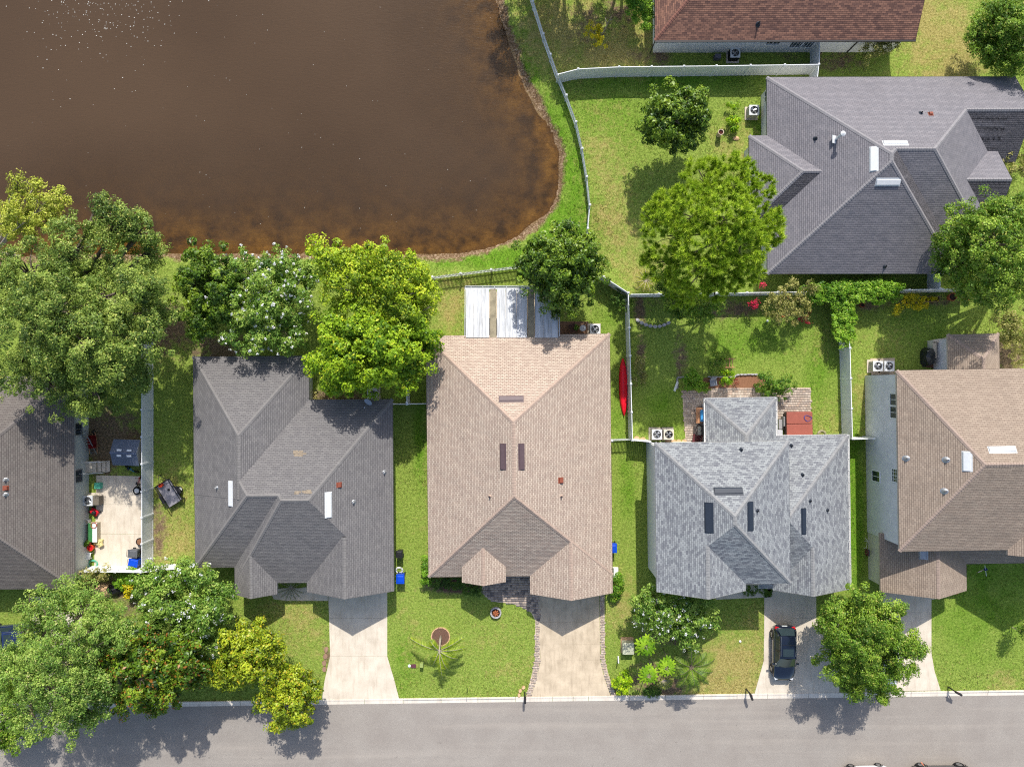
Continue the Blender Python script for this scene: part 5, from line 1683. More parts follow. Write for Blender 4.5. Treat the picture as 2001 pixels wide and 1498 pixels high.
def ac_unit(label, px, py, z=.82, w=.82, rz=0.0, body=CREAM_P, top=WHITE_METAL, pad=True, group='condenser units'):
    x, y = G(px, py, z)
    root = empty('condenser', (x, y, 0), rz, label, 'air conditioner', group)
    if pad:
        m = MB(); m.box((0, 0, .04), (w + .25, w + .25, .09)); m.build('pad', CONC, root)
    m = MB()
    m.box((0, 0, .09 + (z - .36) / 2), (w - .02, w - .02, z - .36))
    for sx, sy, dx, dy in ((-1, 0, .02, w - .02), (1, 0, .02, w - .02), (0, -1, w - .06, .02), (0, 1, w - .06, .02)):
        m.box((sx * (w / 2 - .02), sy * (w / 2 - .02), z - .18), (dx, dy, .26))
    for k in range(9):
        zz = .16 + k * (z - .28) / 9
        for s in (-1, 1):
            m.box((s * (w / 2 - .003), 0, zz), (.03, w - .12, .03)); m.box((0, s * (w / 2 - .003), zz), (w - .12, .03, .03))
    m.build('cabinet', body, root)
    # top plate with round opening
    m = MB(); n = 32; ro = w * .40
    ring = [(ro * math.cos(2 * math.pi * k / n), ro * math.sin(2 * math.pi * k / n)) for k in range(n)]
    h = w / 2
    sq = []
    for cx_, sy_ in ring:
        k_ = h / max(abs(cx_), abs(sy_)); sq.append((cx_ * k_, sy_ * k_))
    m.add([(a, b, z) for a, b in ring] + [(a, b, z) for a, b in sq] + [(a, b, z - .05) for a, b in sq] + [(a, b, z - .1) for a, b in ring],
          [f for k in range(n) for f in ((k, (k + 1) % n, n + (k + 1) % n, n + k), (n + k, n + (k + 1) % n, 2 * n + (k + 1) % n, 2 * n + k), (k, 3 * n + k, 3 * n + (k + 1) % n, (k + 1) % n))])
    m.build('lid', top, root)
    m = MB(); m.lathe([(0, -.0), (ro, 0)], (0, 0, z - .22), 32); m.build('fan_well', BLACK, root)
    m = MB()
    for k in range(4):
        a = k * math.pi / 2 + .4
        c, s = math.cos(a), math.sin(a); c2, s2 = math.cos(a + .75), math.sin(a + .75)
        m.add([(c * .06, s * .06, z - .12), (c * ro * .88, s * ro * .88, z - .10), (c2 * ro * .9, s2 * ro * .9, z - .17), (c2 * .08, s2 * .08, z - .15)], [(0, 1, 2, 3)])
    m.lathe([(.08, -.02), (.08, .03), (0, .04)], (0, 0, z - .12), 14)
    m.build('fan', STEEL, root)
    m = MB()
    for r_ in (ro * .35, ro * .68, ro * .97):
        m.tube([(r_ * math.cos(2 * math.pi * k / 24), r_ * math.sin(2 * math.pi * k / 24), z + .004) for k in range(25)], .006, 4, False)
    for k in range(6):
        a = k * math.pi / 3; m.bar((0, 0, z + .006), (ro * math.cos(a), ro * math.sin(a), z + .004), .008)
    m.build('grille', BLACK if top is not WHITE_METAL else GALV, root)
    return root

def bin_(label, px, py, mat, rz=0.0, w=.62, d=.72, h=1.05, z=None):
    x, y = G(px, py, h)
    root = empty('wheeled_bin', (x, y, z or 0.03), rz, label, 'bin', 'wheeled bins')
    m = MB()
    vs = []
    for zz, k in ((.04, .78), (.9, 1.0)):
        vs += [(-w / 2 * k, -d / 2 * k, zz), (w / 2 * k, -d / 2 * k, zz), (w / 2 * k, d / 2 * k, zz), (-w / 2 * k, d / 2 * k, zz)]
    m.add(vs, [(3, 2, 1, 0), (4, 5, 6, 7), (0, 1, 5, 4), (1, 2, 6, 5), (2, 3, 7, 6), (3, 0, 4, 7)])
    m.build('body', mat, root, bevel=.03)
    m = MB(); m.box((0, 0, .94), (w * 1.06, d * 1.08, .06)); m.box((0, -.02, .985), (w * .86, d * .8, .05), taper=.8); m.build('lid', mat, root, bevel=.02)
    m = MB(); m.tube([(-w * .4, d * .56, .9), (-w * .4, d * .66, .94), (w * .4, d * .66, .94), (w * .4, d * .56, .9)], .018, 6); m.build('handle', BLACK, root)
    for s in (-1, 1):
        m = MB(); m.tube([(s * w * .36, d * .42, .11), (s * w * .48, d * .42, .11)], .11, 14); m.build('wheel', RUBBER, root)
    return root

def pot(label, px, py, r=.25, h=.35, mat=TERRA, fill=SOIL, leaves=None, group=None, cat='plant pot', name='plant_pot'):
    x, y = G(px, py, h)
    root = empty(name, (x, y, .02), 0, label, cat, group)
    m = MB(); m.lathe([(r * .68, 0), (r * .9, h * .8), (r, h * .82), (r, h), (r * .86, h), (r * .82, h * .8)], (0, 0, 0), 22); m.build('vessel', mat, root, smooth=False)
    m = MB(); m.lathe([(0, 0), (r * .83, 0)], (0, 0, h * .86), 18); m.build('filling', fill, root)
    if leaves:
        rng = np.random.default_rng(int(px * 7 + py))
        C = np.array([[rng.normal() * r * .5, rng.normal() * r * .5, h + .08 + rng.random() * .15] for _ in range(9)])
        K = KINDS[leaves]
        V, F, c = leaf_cloud(C, .14, 26, .12, .07, K['cols'], K['acc'], .6, rng)
        np_mesh('foliage', V, F, LEAF, root, c)
    return root

def wheel(parent, c, r, w_, axis='y', rimmat=STEEL):
    m = MB()
    cs = [(r * .62, -w_ / 2), (r * .92, -w_ / 2), (r, -w_ * .32), (r, w_ * .32), (r * .92, w_ / 2), (r * .62, w_ / 2)]
    n = 24
    vs = []
    for rr, o in cs:
        for k in range(n):
            a = 2 * math.pi * k / n
            u, v = rr * math.cos(a), rr * math.sin(a)
            vs.append((c[0] + u, c[1] + o, c[2] + v) if axis == 'y' else (c[0] + o, c[1] + u, c[2] + v))
    m.add(vs, [(i * n + k, i * n + (k + 1) % n, ((i + 1) % 6) * n + (k + 1) % n, ((i + 1) % 6) * n + k) for i in range(6) for k in range(n)])
    t = m.build('wheel', RUBBER, parent)
    m = MB()
    for s in (-1, 1):
        ring = []
        for rr, o in ((r * .63, .40), (r * .5, .30), (r * .14, .34), (0.001, .36)):
            for k in range(n):
                a = 2 * math.pi * k / n
                q = rr * (1 if rr < r * .3 or k % 4 else .97)
                u, v = q * math.cos(a), q * math.sin(a)
                oo = s * w_ * o
                ring.append((c[0] + u, c[1] + oo, c[2] + v) if axis == 'y' else (c[0] + oo, c[1] + u, c[2] + v))
        m.add(ring, [(i * n + k, i * n + (k + 1) % n, (i + 1) * n + (k + 1) % n, (i + 1) * n + k) for i in range(3) for k in range(n)])
    m.build('rim', rimmat, t)
    return t

def paint(name, rgb, rough=.22):
    t = NT(name)
    n = t.noise(t.coord('Object'), 30, 2, .5)
    t.base(t.ramp(n, [(.3, tuple(v * .92 for v in rgb)), (.7, rgb)]))
    t.set(rough, 0, .5)
    t.b.inputs['Coat Weight'].default_value = .8
    t.b.inputs['Coat Roughness'].default_value = .06
    return t.m
CARGLASS = plain('tinted car glass', (.025, .04, .045), .05, 0, .1, 1, .6)
TAIL = plain('red tail lamp', (.55, .01, .015), .25, 0, .1)
HEADL = plain('clear headlamp', (.6, .62, .64), .15, 0, .05)
PLATE = plain('white number plate', (.7, .72, .7), .5)

def car(label, px, py, rz, pm, scale=1.0, group=None, z_at=0.0, name='parked_car', glass=None):
    """crossover car, nose along local +X"""
    x, y = G(px, py, z_at)
    root = empty(name, (x, y, .03), rz, label, 'car', group)
    root.scale = (scale, scale, scale)
    L, W, gl = 4.5, 1.82, glass or CARGLASS
    st = [(-2.25, .66, .42, .80), (-2.18, .80, .34, 1.0), (-1.95, .88, .26, 1.06), (-1.4, .91, .24, 1.05), (-.4, .91, .22, 1.02), (.5, .91, .22, 1.0), (.95, .90, .22, .99), (1.5, .88, .24, .93), (1.95, .82, .27, .82), (2.17, .70, .33, .70), (2.25, .5, .42, .6)]
    m = MB(); rings = []
    for (xx, hw, z0, z1) in st:
        half = [(hw * .80, z0), (hw * .97, z0 + .12), (hw, z0 + .34), (hw * .985, (z0 + .4 + z1) / 2), (hw * .95, z1 - .07), (hw * .86, z1), (hw * .45, z1 + .035)]
        rings.append([(xx, -a, b) for a, b in half][::1] + [(xx, 0, z1 + .05)] + [(xx, a, b) for a, b in half[::-1]])
    n = len(rings[0])
    vs = [p for r_ in rings for p in r_]
    fs = [(i * n + k, (i + 1) * n + k, (i + 1) * n + (k + 1) % n, i * n + (k + 1) % n) for i in range(len(rings) - 1) for k in range(n)]
    fs += [tuple(range(n)), tuple(range((len(rings) - 1) * n, len(rings) * n))[::-1]]
    m.add(vs, fs)
    m.build('body', pm, root, smooth=True)
    # cabin shell
    zb, zr = 1.0, 1.64
    B = lambda xx, yy, zz: (xx, yy, zz)
    fb, fr, rr, rb_ = .98, .12, -1.72, -2.12      # windscreen base, roof front, roof rear, rear window base
    wb, wr = .84, .63
    m = MB()
    roofst = [(fr, wr * .94, zr - .05), (fr - .35, wr, zr + .01), (-.9, wr, zr + .02), (-1.4, wr * .98, zr), (rr, wr * .92, zr - .05)]
    vs = []
    for xx, hw, zz in roofst:
        vs += [(xx, -hw, zz - .03), (xx, -hw * .8, zz + .01), (xx, 0, zz + .03), (xx, hw * .8, zz + .01), (xx, hw, zz - .03)]
    m.add(vs, [(i * 5 + k, i * 5 + k + 1, (i + 1) * 5 + k + 1, (i + 1) * 5 + k) for i in range(4) for k in range(4)])
    roof_ = m.build('roof', pm, root, smooth=True)
    m = MB(); m.box((-.38, 0, zr + .045), (.62, .86, .012)); m.build('sunroof', gl, roof_)
    m = MB(); m.box((-1.0, 0, zr + .05), (.02, 1.0, .012)); m.build('roof_seam', BLACK, roof_)
    for s in (-1, 1):
        m = MB(); m.tube([(-.1, s * wr * .93, zr + .02), (-.5, s * wr * .96, zr + .065), (-1.3, s * wr * .96, zr + .06), (-1.65, s * wr * .9, zr)], .018, 6); m.build('roof_rail', STEEL, roof_)
    m = MB(); m.add([(fb, -wb * .9, zb), (fb + .1, 0, zb + .01), (fb, wb * .9, zb), (fr, wr * .92, zr - .06), (fr + .06, 0, zr - .03), (fr, -wr * .92, zr - .06)], [(0, 1, 4, 5), (1, 2, 3, 4)]); ws = m.build('windscreen', gl, root, smooth=True)
    m = MB(); m.bar((fb - .02, -.5, zb + .06), (fb + .02, .05, zb + .05), .02); m.bar((fb - .02, .1, zb + .06), (fb - .05, .62, zb + .06), .02); m.build('wiper', BLACK, ws)
    m = MB(); m.add([(rb_, -wb * .82, zb + .06), (rb_ - .05, 0, zb + .07), (rb_, wb * .82, zb + .06), (rr, wr * .88, zr - .08), (rr - .03, 0, zr - .05), (rr, -wr * .88, zr - .08)], [(5, 4, 1, 0), (4, 3, 2, 1)]); m.build('rear_window', gl, root, smooth=True)
    for s in (-1, 1):
        for xa, xb in ((fb - .08, -.42), (-.48, -1.38), (-1.44, rb_ + .06)):
            def top(xx): return min(fr - .02, max(rr + .02, xx - (xx - .28) * .55 if xx > .28 else xx))
            m = MB()
            ta, tb_ = (fr - .06 if xa > fr else xa), (rr + .04 if xb < rr else xb)
            m.add([(xa, s * wb, zb + .02), (xb, s * wb, zb + .02), (tb_, s * (wr + .005), zr - .1), (ta, s * (wr + .005), zr - .1)], [(0, 1, 2, 3) if s > 0 else (3, 2, 1, 0)])
            m.build('side_window', gl, root)
        m = MB()
        for xa, ta in ((fb - .02, fr), (-.45, -.45), (-1.41, -1.41), (rb_ + .02, rr + .02)):
            m.bar((xa, s * (wb + .002), zb), (ta, s * (wr + .008), zr - .05), .07, .03)
        m.bar((fr, s * (wr + .004), zr - .06), (rr, s * (wr + .004), zr - .07), .05, .06)
        m.build('pillars', pm, root)
        m = MB(); m.tube([(-1.95, s * .905, 1.02), (-.4, s * .925, 1.0), (.9, s * .915, .985)], .012, 5); m.build('trim_strip', STEEL, root)
        m = MB(); m.box((.72, s * 1.0, 1.06), (.12, .2, .13)); m.bar((.7, s * .86, 1.0), (.72, s * .95, 1.04), .05); m.build('mirror', pm, root, bevel=.03)
        for wx in (-1.42, 1.40):
            wheel(root, (wx, s * .80, .335), .345, .24, 'y')
            m = MB(); m.tube([(wx + .41 * math.cos(a), s * .905, .335 + .41 * math.sin(a)) for a in [math.pi * k / 10 for k in range(11)]], .03, 5); m.build('wheel_arch', BLACK, root)
        m = MB(); m.box((-2.12, s * .68, .92), (.24, .30, .16), rz=s * .25); m.build('tail_lamp', TAIL, root, bevel=.03)
        m = MB(); m.box((2.02, s * .62, .72), (.26, .3, .1), rz=-s * .35); m.build('headlamp', HEADL, root, bevel=.03)
        for dx in (-.25, -1.15):
            m = MB(); m.box((dx, s * .925, .88), (.18, .03, .03)); m.build('door_handle', pm, root)
    m = MB(); m.box((-2.255, 0, .78), (.03, .42, .16)); m.build('number_plate', PLATE, root)
    m = MB(); m.box((2.235, 0, .52), (.06, .8, .16)); m.build('grille', BLACK, root)
    m = MB(); m.box((0, 0, .26), (4.1, 1.5, .12)); m.build('underbody', BLACK, root)
    return root
NAVY = paint('dark navy car paint', (.006, .010, .022))
WHITEP = paint('white car paint', (.72, .72, .72))
CHAR = paint('charcoal car paint', (.05, .052, .056), .3)
BLUEP = paint('deep blue car paint', (.01, .02, .08))
car('dark navy crossover car parked on the blue gray house driveway', 1525, 1269, R(-90.5), NAVY)
car('white car mostly hidden below the round tree at right', 1722, 1290, R(-90), WHITEP)
car('dark blue car half hidden by the lower left oak', 34, 1236, R(184), BLUEP)
car('small white car cut off by the bottom edge', 1686, 1507, R(182), WHITEP, .80)
truck = car('charcoal vehicle cut off by the bottom edge, driver arm outside', 1832, 1512, R(0.5), CHAR, 1.12)

# driver with a hand out of the window: one continuous skinned body
def person():
    bx, by = 33.95, -32.15
    J = {'pelvis': (0, 0, .78), 'chest': (0, .02, 1.12), 'neck': (0, .02, 1.36), 'head': (.02, .02, 1.5), 'crown': (.02, .02, 1.62),
         'sl': (0, .19, 1.29), 'el': (-.28, .86, 1.17), 'wl': (-.55, 1.22, 1.20), 'hl': (-.62, 1.31, 1.21),
         'sr': (0, -.19, 1.29), 'er': (.22, -.24, 1.06), 'wr': (.46, -.16, 1.08), 'hr': (.54, -.14, 1.09),
         'hipl': (.06, .11, .74), 'kl': (.50, .13, .78), 'al': (.66, .13, .40), 'hipr': (.06, -.11, .74), 'kr': (.50, -.13, .78), 'ar': (.66, -.13, .40)}
    Rr = {'pelvis': .15, 'chest': .16, 'neck': .055, 'head': .095, 'crown': .07, 'sl': .075, 'el': .05, 'wl': .034, 'hl': .034, 'sr': .075, 'er': .05, 'wr': .034, 'hr': .036, 'hipl': .1, 'kl': .07, 'al': .05, 'hipr': .1, 'kr': .07, 'ar': .05}
    E = [('pelvis', 'chest'), ('chest', 'neck'), ('neck', 'head'), ('head', 'crown'), ('chest', 'sl'), ('sl', 'el'), ('el', 'wl'), ('wl', 'hl'), ('chest', 'sr'), ('sr', 'er'), ('er', 'wr'), ('wr', 'hr'),
         ('pelvis', 'hipl'), ('hipl', 'kl'), ('kl', 'al'), ('pelvis', 'hipr'), ('hipr', 'kr'), ('kr', 'ar')]
    d = Vector((-.6, .8, 0)).normalized(); s = Vector((.8, .6, 0))
    for i, (o, ln) in enumerate(((-.03, .085), (-.01, .1), (.012, .095), (.032, .075))):
        a = Vector(J['hl']) + d * .03 + s * o
        J[f'f{i}a'] = tuple(a); J[f'f{i}b'] = tuple(a + d * ln * .6 + Vector((0, 0, .005))); J[f'f{i}c'] = tuple(a + d * ln + Vector((0, 0, -.02)))
        for q, rr in (('a', .011), ('b', .010), ('c', .008)): Rr[f'f{i}{q}'] = rr
        E += [('hl', f'f{i}a'), (f'f{i}a', f'f{i}b'), (f'f{i}b', f'f{i}c')]
    J['ta'] = tuple(Vector(J['wl']) + d * .04 - s * .045); J['tb'] = tuple(Vector(J['wl']) + d * .10 - s * .065); Rr['ta'] = .012; Rr['tb'] = .009
    E += [('wl', 'ta'), ('ta', 'tb')]
    K = list(J)
    me = bpy.data.meshes.new('person')
    me.from_pydata([J[k] for k in K], [(K.index(a), K.index(b)) for a, b in E], [])
    o = bpy.data.objects.new('person', me); COL.objects.link(o)
    o.location = (bx, by, 0)
    sk = o.modifiers.new('skin', 'SKIN')
    me.skin_vertices[0].data[0].use_root = True
    for i, k in enumerate(K): me.skin_vertices[0].data[i].radius = (Rr[k], Rr[k])
    sb = o.modifiers.new('sub', 'SUBSURF'); sb.levels = 1; sb.render_levels = 2
    # clothing colours by place on the body: hi-vis sleeve and shirt, skin, dark trousers
    t = NT('person skin and clothes')
    sp = t.n('SeparateXYZ'); t.l(t.coord('Object'), sp.inputs[0])
    skin, vis, pants, hair = lin((206, 128, 96)), lin((214, 232, 20)), lin((50, 54, 66)), lin((60, 42, 30))
    y_ = sp.outputs[1]; z_ = sp.outputs[2]
    c = t.mix(t.fr(z_, .86, .87), pants, vis)
    c = t.mix(t.math('MULTIPLY', t.fr(y_, 1.02, 1.03), 1.0), c, skin)
    c = t.mix(t.fr(z_, 1.37, 1.38), c, skin); c = t.mix(t.fr(z_, 1.56, 1.57), c, hair)
    t.base(c); t.set(.7)
    me.materials.append(t.m)
    tag(o, 'person in yellow hi-vis sleeve reaching an arm out of the charcoal vehicle', 'person')
    m = MB(); m.lathe([(.048, -.05), (.052, .05)], (-.44, 1.07, 1.19), 12); m.build('cuff', GRAY_P, o)
person()

# --- condensers
ac_unit('condenser unit on the cluttered patio beside its gray cover', 171, 978)
ac_unit('condenser unit at the back wall of the tan roof house', 1163, 643, group='condenser units')
ac_unit('left of the two condensers beside the stepping stones', 1284, 848.5)
ac_unit('right of the two condensers beside the stepping stones', 1307, 848.5, top=CREAM_P)
ac_unit('condenser unit on the lawn left of the warm gray roof', 1474, 215)
ac_unit('left condenser of the pair behind the two storey house', 1716, 715)
ac_unit('right condenser of the pair behind the two storey house', 1738, 715)
ac_unit('condenser unit under the lime green tree behind the charcoal roof', 727, 769)
# --- bins
bin_('blue wheeled recycling bin beside the charcoal roof house', 782, 1131, BLUE_P, R(0), h=1.0)
bin_('black wheeled bin beside the charcoal roof house', 780, 1083, BLACK, R(180), .5, .55)
bin_('blue wheeled bin in the corner of the cluttered patio', 259, 1100, BLUE_P, R(80))
bin_('dark gray wheeled bin next to the blue bin on the cluttered patio', 258, 1082, GRAY_P, R(86))
bin_('blue wheeled bin at the right wall of the tan roof house', 1198, 1071, BLUE_P, R(0))

# --- cluttered patio
def shed():
    x, y = G(246, 884, 1.6)
    root = empty('garden_shed', (x, y, 0), R(-2), 'small garden shed with blue gray ribbed metal roof by the white fence', 'shed')
    w_, d_, he, hr = 2.15, 2.0, 1.55, 2.0
    m = MB(); m.prism([(-w_ / 2 + .08, -d_ / 2 + .08), (w_ / 2 - .08, -d_ / 2 + .08), (w_ / 2 - .08, d_ / 2 - .08), (-w_ / 2 + .08, d_ / 2 - .08)], 0, he)
    for s in (-1, 1):
        xx = s * (w_ / 2 - .08); m.add([(xx, -d_ / 2 + .08, he), (xx, d_ / 2 - .08, he), (xx, 0, hr - .05)], [(0, 1, 2)])
    m.build('wall', CREAM_P, root)
    rm = plain('blue gray metal roof', lin((104, 112, 128)), .45, .4, .12)
    for s in (-1, 1):
        m = MB()
        n = 16
        for k in range(n):
            u0, u1 = -w_ / 2 + w_ * k / n, -w_ / 2 + w_ * (k + 1) / n
            um = (u0 + u1) / 2
            for a, b, za, zb in ((u0, um, 0, .025), (um, u1, .025, 0)):
                m.add([(a, s * (d_ / 2 + .05), he - .03 + za), (b, s * (d_ / 2 + .05), he - .03 + zb), (b, 0, hr + zb), (a, 0, hr + za)], [(0, 1, 2, 3)])
        sl_ = m.build('roof_panel', rm, root)
        for k, u in enumerate((-.35, .45)):
            mm = MB(); mm.box((u, s * .22, hr - .04), (.36, .16, .05), rx=-s * .42); mm.build('skylight', WHITE, sl_)
    m = MB(); m.bar((-w_ / 2, 0, hr + .03), (w_ / 2, 0, hr + .03), .14, .03); m.build('ridge_cap', rm, root)
    m = MB(); m.box((0, -d_ / 2 + .06, .8), (1.2, .04, 1.4)); m.build('door', GRAY_P, root)
shed()
def stairs():
    x, y = G(184, 914, .5)
    root = empty('entry_stairs', (x, y, 0), 0, 'white side door landing with railings and steps by the leftmost house', 'stairs')
    m = MB(); m.box((-.35, .1, .45), (1.0, .9, .1)); m.build('landing', CONC, root)
    for k in range(3):
        m = MB(); m.box((.35 + .28 * k, .1, .36 - .14 * k), (.3, .9, .06)); m.build('tread', CONC, root)
    for s in (-.35, .55):
        m = MB(); m.tube([(-.8, s, 1.4), (.1, s, 1.4), (.95, s, .95)], .025, 6)
        for xx, zt in ((-.8, 1.4), (.1, 1.4), (.95, .95)): m.tube([(xx, s, 0), (xx, s, zt)], .022, 6)
        m.build('railing', WHITE_METAL, root)
stairs()
def ladder():
    x, y = G(163, 865, 1.2)
    root = empty('ladder', (x, y, 0), 0, 'aluminium ladder leaning on the wall of the leftmost house', 'ladder')
    for s, n_ in ((-.75, 0), (.75, 1)):
        pass
    A0, A1, B0, B1 = Vector((.45, -1.0, .1)), Vector((.1, 1.0, 1.2)), Vector((.0, -1.0, .1)), Vector((-.25, 1.0, 1.2))
    for a, b in ((A0, A1), (B0, B1)):
        m = MB(); m.bar(a, b, .05, .08); m.build('stile', GALV, root)
    for k in range(8):
        t = (k + .5) / 8
        m = MB(); m.bar(A0.lerp(A1, t), B0.lerp(B1, t), .035); m.build('rung', GALV, root)
ladder()
def wheelbarrow():
    x, y = G(181, 862, .5)
    root = empty('wheelbarrow', (x, y, 0), R(95), 'dark red wheelbarrow in the shade by the ladder', 'wheelbarrow')
    m = MB()
    t_, b_ = [(-.55, -.33), (.5, -.36), (.5, .36), (-.55, .33)], [(-.3, -.2), (.25, -.22), (.25, .22), (-.3, .2)]
    m.add([(a, b, .62) for a, b in t_] + [(a, b, .32) for a, b in b_], [(0, 1, 5, 4), (1, 2, 6, 5), (2, 3, 7, 6), (3, 0, 4, 7), (4, 5, 6, 7)])
    m.build('tray', plain('dull red paint', lin((120, 24, 24)), .5), root)
    for s in (-1, 1):
        m = MB(); m.tube([(.75, s * .08, .22), (.0, s * .26, .34), (-1.0, s * .32, .55)], .022, 6); m.tube([(-.35, s * .25, .4), (-.45, s * .28, .02)], .018, 6); m.build('handle', WOODY, root)
    wheel(root, (.75, 0, .2), .2, .09)
wheelbarrow()
def tire(label, px, py, r=.33, tilt=.0, z=.12):
    x, y = G(px, py, z)
    root = empty('spare_wheel', (x, y, z), 0, label, 'wheel')
    root.rotation_euler = (R(90) - tilt, 0, R(60))
    wheel(root, (0, 0, 0), r, .2, 'y', WHITE_METAL)
tire('spare wheel with white rim lying by the white fence', 268, 958)
def storage_box():
    x, y = G(180, 1040, .6)
    root = empty('storage_box', (x, y, 0), 0, 'long white deck box with green lid half on the cluttered patio', 'storage box')
    m = MB(); m.box((0, 0, .28), (.75, 1.55, .55)); m.build('body', BEIGE_P, root, bevel=.02)
    m = MB(); m.box((-.17, 0, .585), (.4, 1.55, .06), ry=-.05); m.build('lid', GREEN_P, root, bevel=.015)
    m = MB(); m.box((.2, 0, .58), (.36, 1.6, .06), ry=.05); m.build('lid', WHITE, root, bevel=.015)
storage_box()
m = MB(); m.box((0, 0, .38), (.52, .72, .7)); o = m.build('utility_cover', plain('olive gray cover', lin((112, 104, 92)), .8), None, (*G(187.5, 978, .7), .03), bevel=.04)
tag(o, 'olive gray box cover right of the patio condenser', 'cover')
def mower():
    x, y = G(180, 1001, .5)
    root = empty('lawn_mower', (x, y, 0), R(-35), 'red and black lawn mower by the leftmost house wall', 'mower')
    m = MB(); m.box((0, 0, .22), (.75, .5, .16), taper=.85); m.build('deck', RED_P, root, bevel=.03)
    m = MB(); m.lathe([(.16, 0), (.16, .16), (.1, .22), (0, .23)], (0.08, 0, .3), 14); m.build('engine', BLACK, root)
    for sx in (-.32, .32):
        for sy in (-.27, .27):
            wheel(root, (sx, sy, .13), .13, .06)
    m = MB()
    for s in (-.2, .2): m.tube([(-.32, s, .3), (-.8, s, .75), (-1.05, s, .9)], .014, 6)
    m.tube([(-1.05, -.2, .9), (-1.05, .2, .9)], .014, 6)
    m.build('handle', GALV, root)
mower()
pot('white bucket lying at the wall beside the red mower', 168, 1019, .2, .55, WHITE, BEIGE_P, cat='bucket', name='bucket')
pot('terracotta pot on the end of the white deck box', 183, 1026, .24, .65, TERRA, SOIL)
pot('green leafy plant pot below the deck box', 170, 1061, .26, .5, TERRA, SOIL, 'shrub')
pot('orange red round planter at the leftmost house wall', 176, 1070, .27, .45, ORANGE, RED_P)
pot('dark round tub of dry plants by the white fence', 273, 1058, .32, .35, BLACK, MULCH)
pot('small dark planter at the foot of the white fence', 275, 1076, .22, .3, BLACK, SOIL)
m = MB(); m.box((0, 0, .35), (.62, .55, .06)); 
for sx in (-.26, .26):
    for sy in (-.22, .22): m.box((sx, sy, .17), (.05, .05, .34))
m.box((-.29, 0, .6), (.05, .5, .5)); m.box((0, .26, .5), (.5, .04, .06)); m.box((0, -.26, .5), (.5, .04, .06))
tag(m.build('garden_chair', WHITE, None, (*G(169, 1085, .4), .02), R(-12)), 'white plastic garden chair at the leftmost house wall', 'chair')
def hose(label, px, py, r, mat, n=5):
    x, y = G(px, py)
    pts = []
    for k in range(n * 18):
        a = 2 * math.pi * k / 18
        rr = r * (1 + .18 * math.sin(a * .37) + .1 * math.sin(a * 1.13))
        pts.append((rr * math.cos(a) * 1.25, rr * math.sin(a), .06 + .012 * (k / 18)))
    m = MB(); m.tube(pts, .018, 5)
    tag(m.build('garden_hose', mat, None, (x, y, 0.01), smooth=True), label, 'hose')
hose('coiled green garden hose near the white side gate', 182, 1101, .3, TEAL)
hose('coiled cream hose on the grass beside the hot tub', 1605, 847, .24, BEIGE_P, 4)
hose('white garden hose on the lawn between the black and blue bins', 780, 1113, .22, WHITE, 3)
m = MB(); m.box((0, 0, .2), (.5, .5, .4)); tag(m.build('toy_box', TEAL, None, (*G(190, 949, .4), 0.02), bevel=.03), 'small teal plastic box on the patio edge', 'box')
m = MB()
for k in range(7): m.box((rnd.uniform(-.35, .35), rnd.uniform(-.2, .2), .12 + .05 * k % .2), (.3, .22, .2), rz=rnd.random() * 3)
tag(m.build('garden_bag', plain('pale yellow bag', lin((214, 200, 140)), .8), None, (*G(195, 1060), 0.03), bevel=.03), 'pale yellow crumpled bag on the patio slab', 'bag')
def bike(label, px, py, rz, mat):
    x, y = G(px, py, .4)
    root = empty('child_bicycle', (x, y, 0.0), rz, label, 'bicycle')
    for xx in (-.4, .4): wheel(root, (xx, 0, .24), .24, .05)
    m = MB()
    for a, b in (((-.4, 0, .24), (-.1, 0, .5)), ((-.1, 0, .5), (.3, 0, .52)), ((-.4, 0, .24), (0, 0, .24)), ((0, 0, .24), (.3, 0, .52)), ((0, 0, .24), (-.12, 0, .62)), ((.4, 0, .24), (.28, 0, .66))): m.tube([a, b], .02, 6)
    m.build('frame', mat, root)
    m = MB(); m.box((-.13, 0, .64), (.22, .12, .05)); m.build('saddle', BLACK, root)
    m = MB(); m.tube([(.24, -.24, .7), (.28, 0, .67), (.24, .24, .7)], .016, 6); m.build('handlebar', BLACK, root)
CYAN = plain('cyan paint', lin((60, 170, 214)), .4)
bike('small cyan bicycle lying by the shed front', 256, 917, R(-28), CYAN)
bike('small red and blue bicycle leaning on the white fence by the slab', 271, 940, R(70), RED_P)

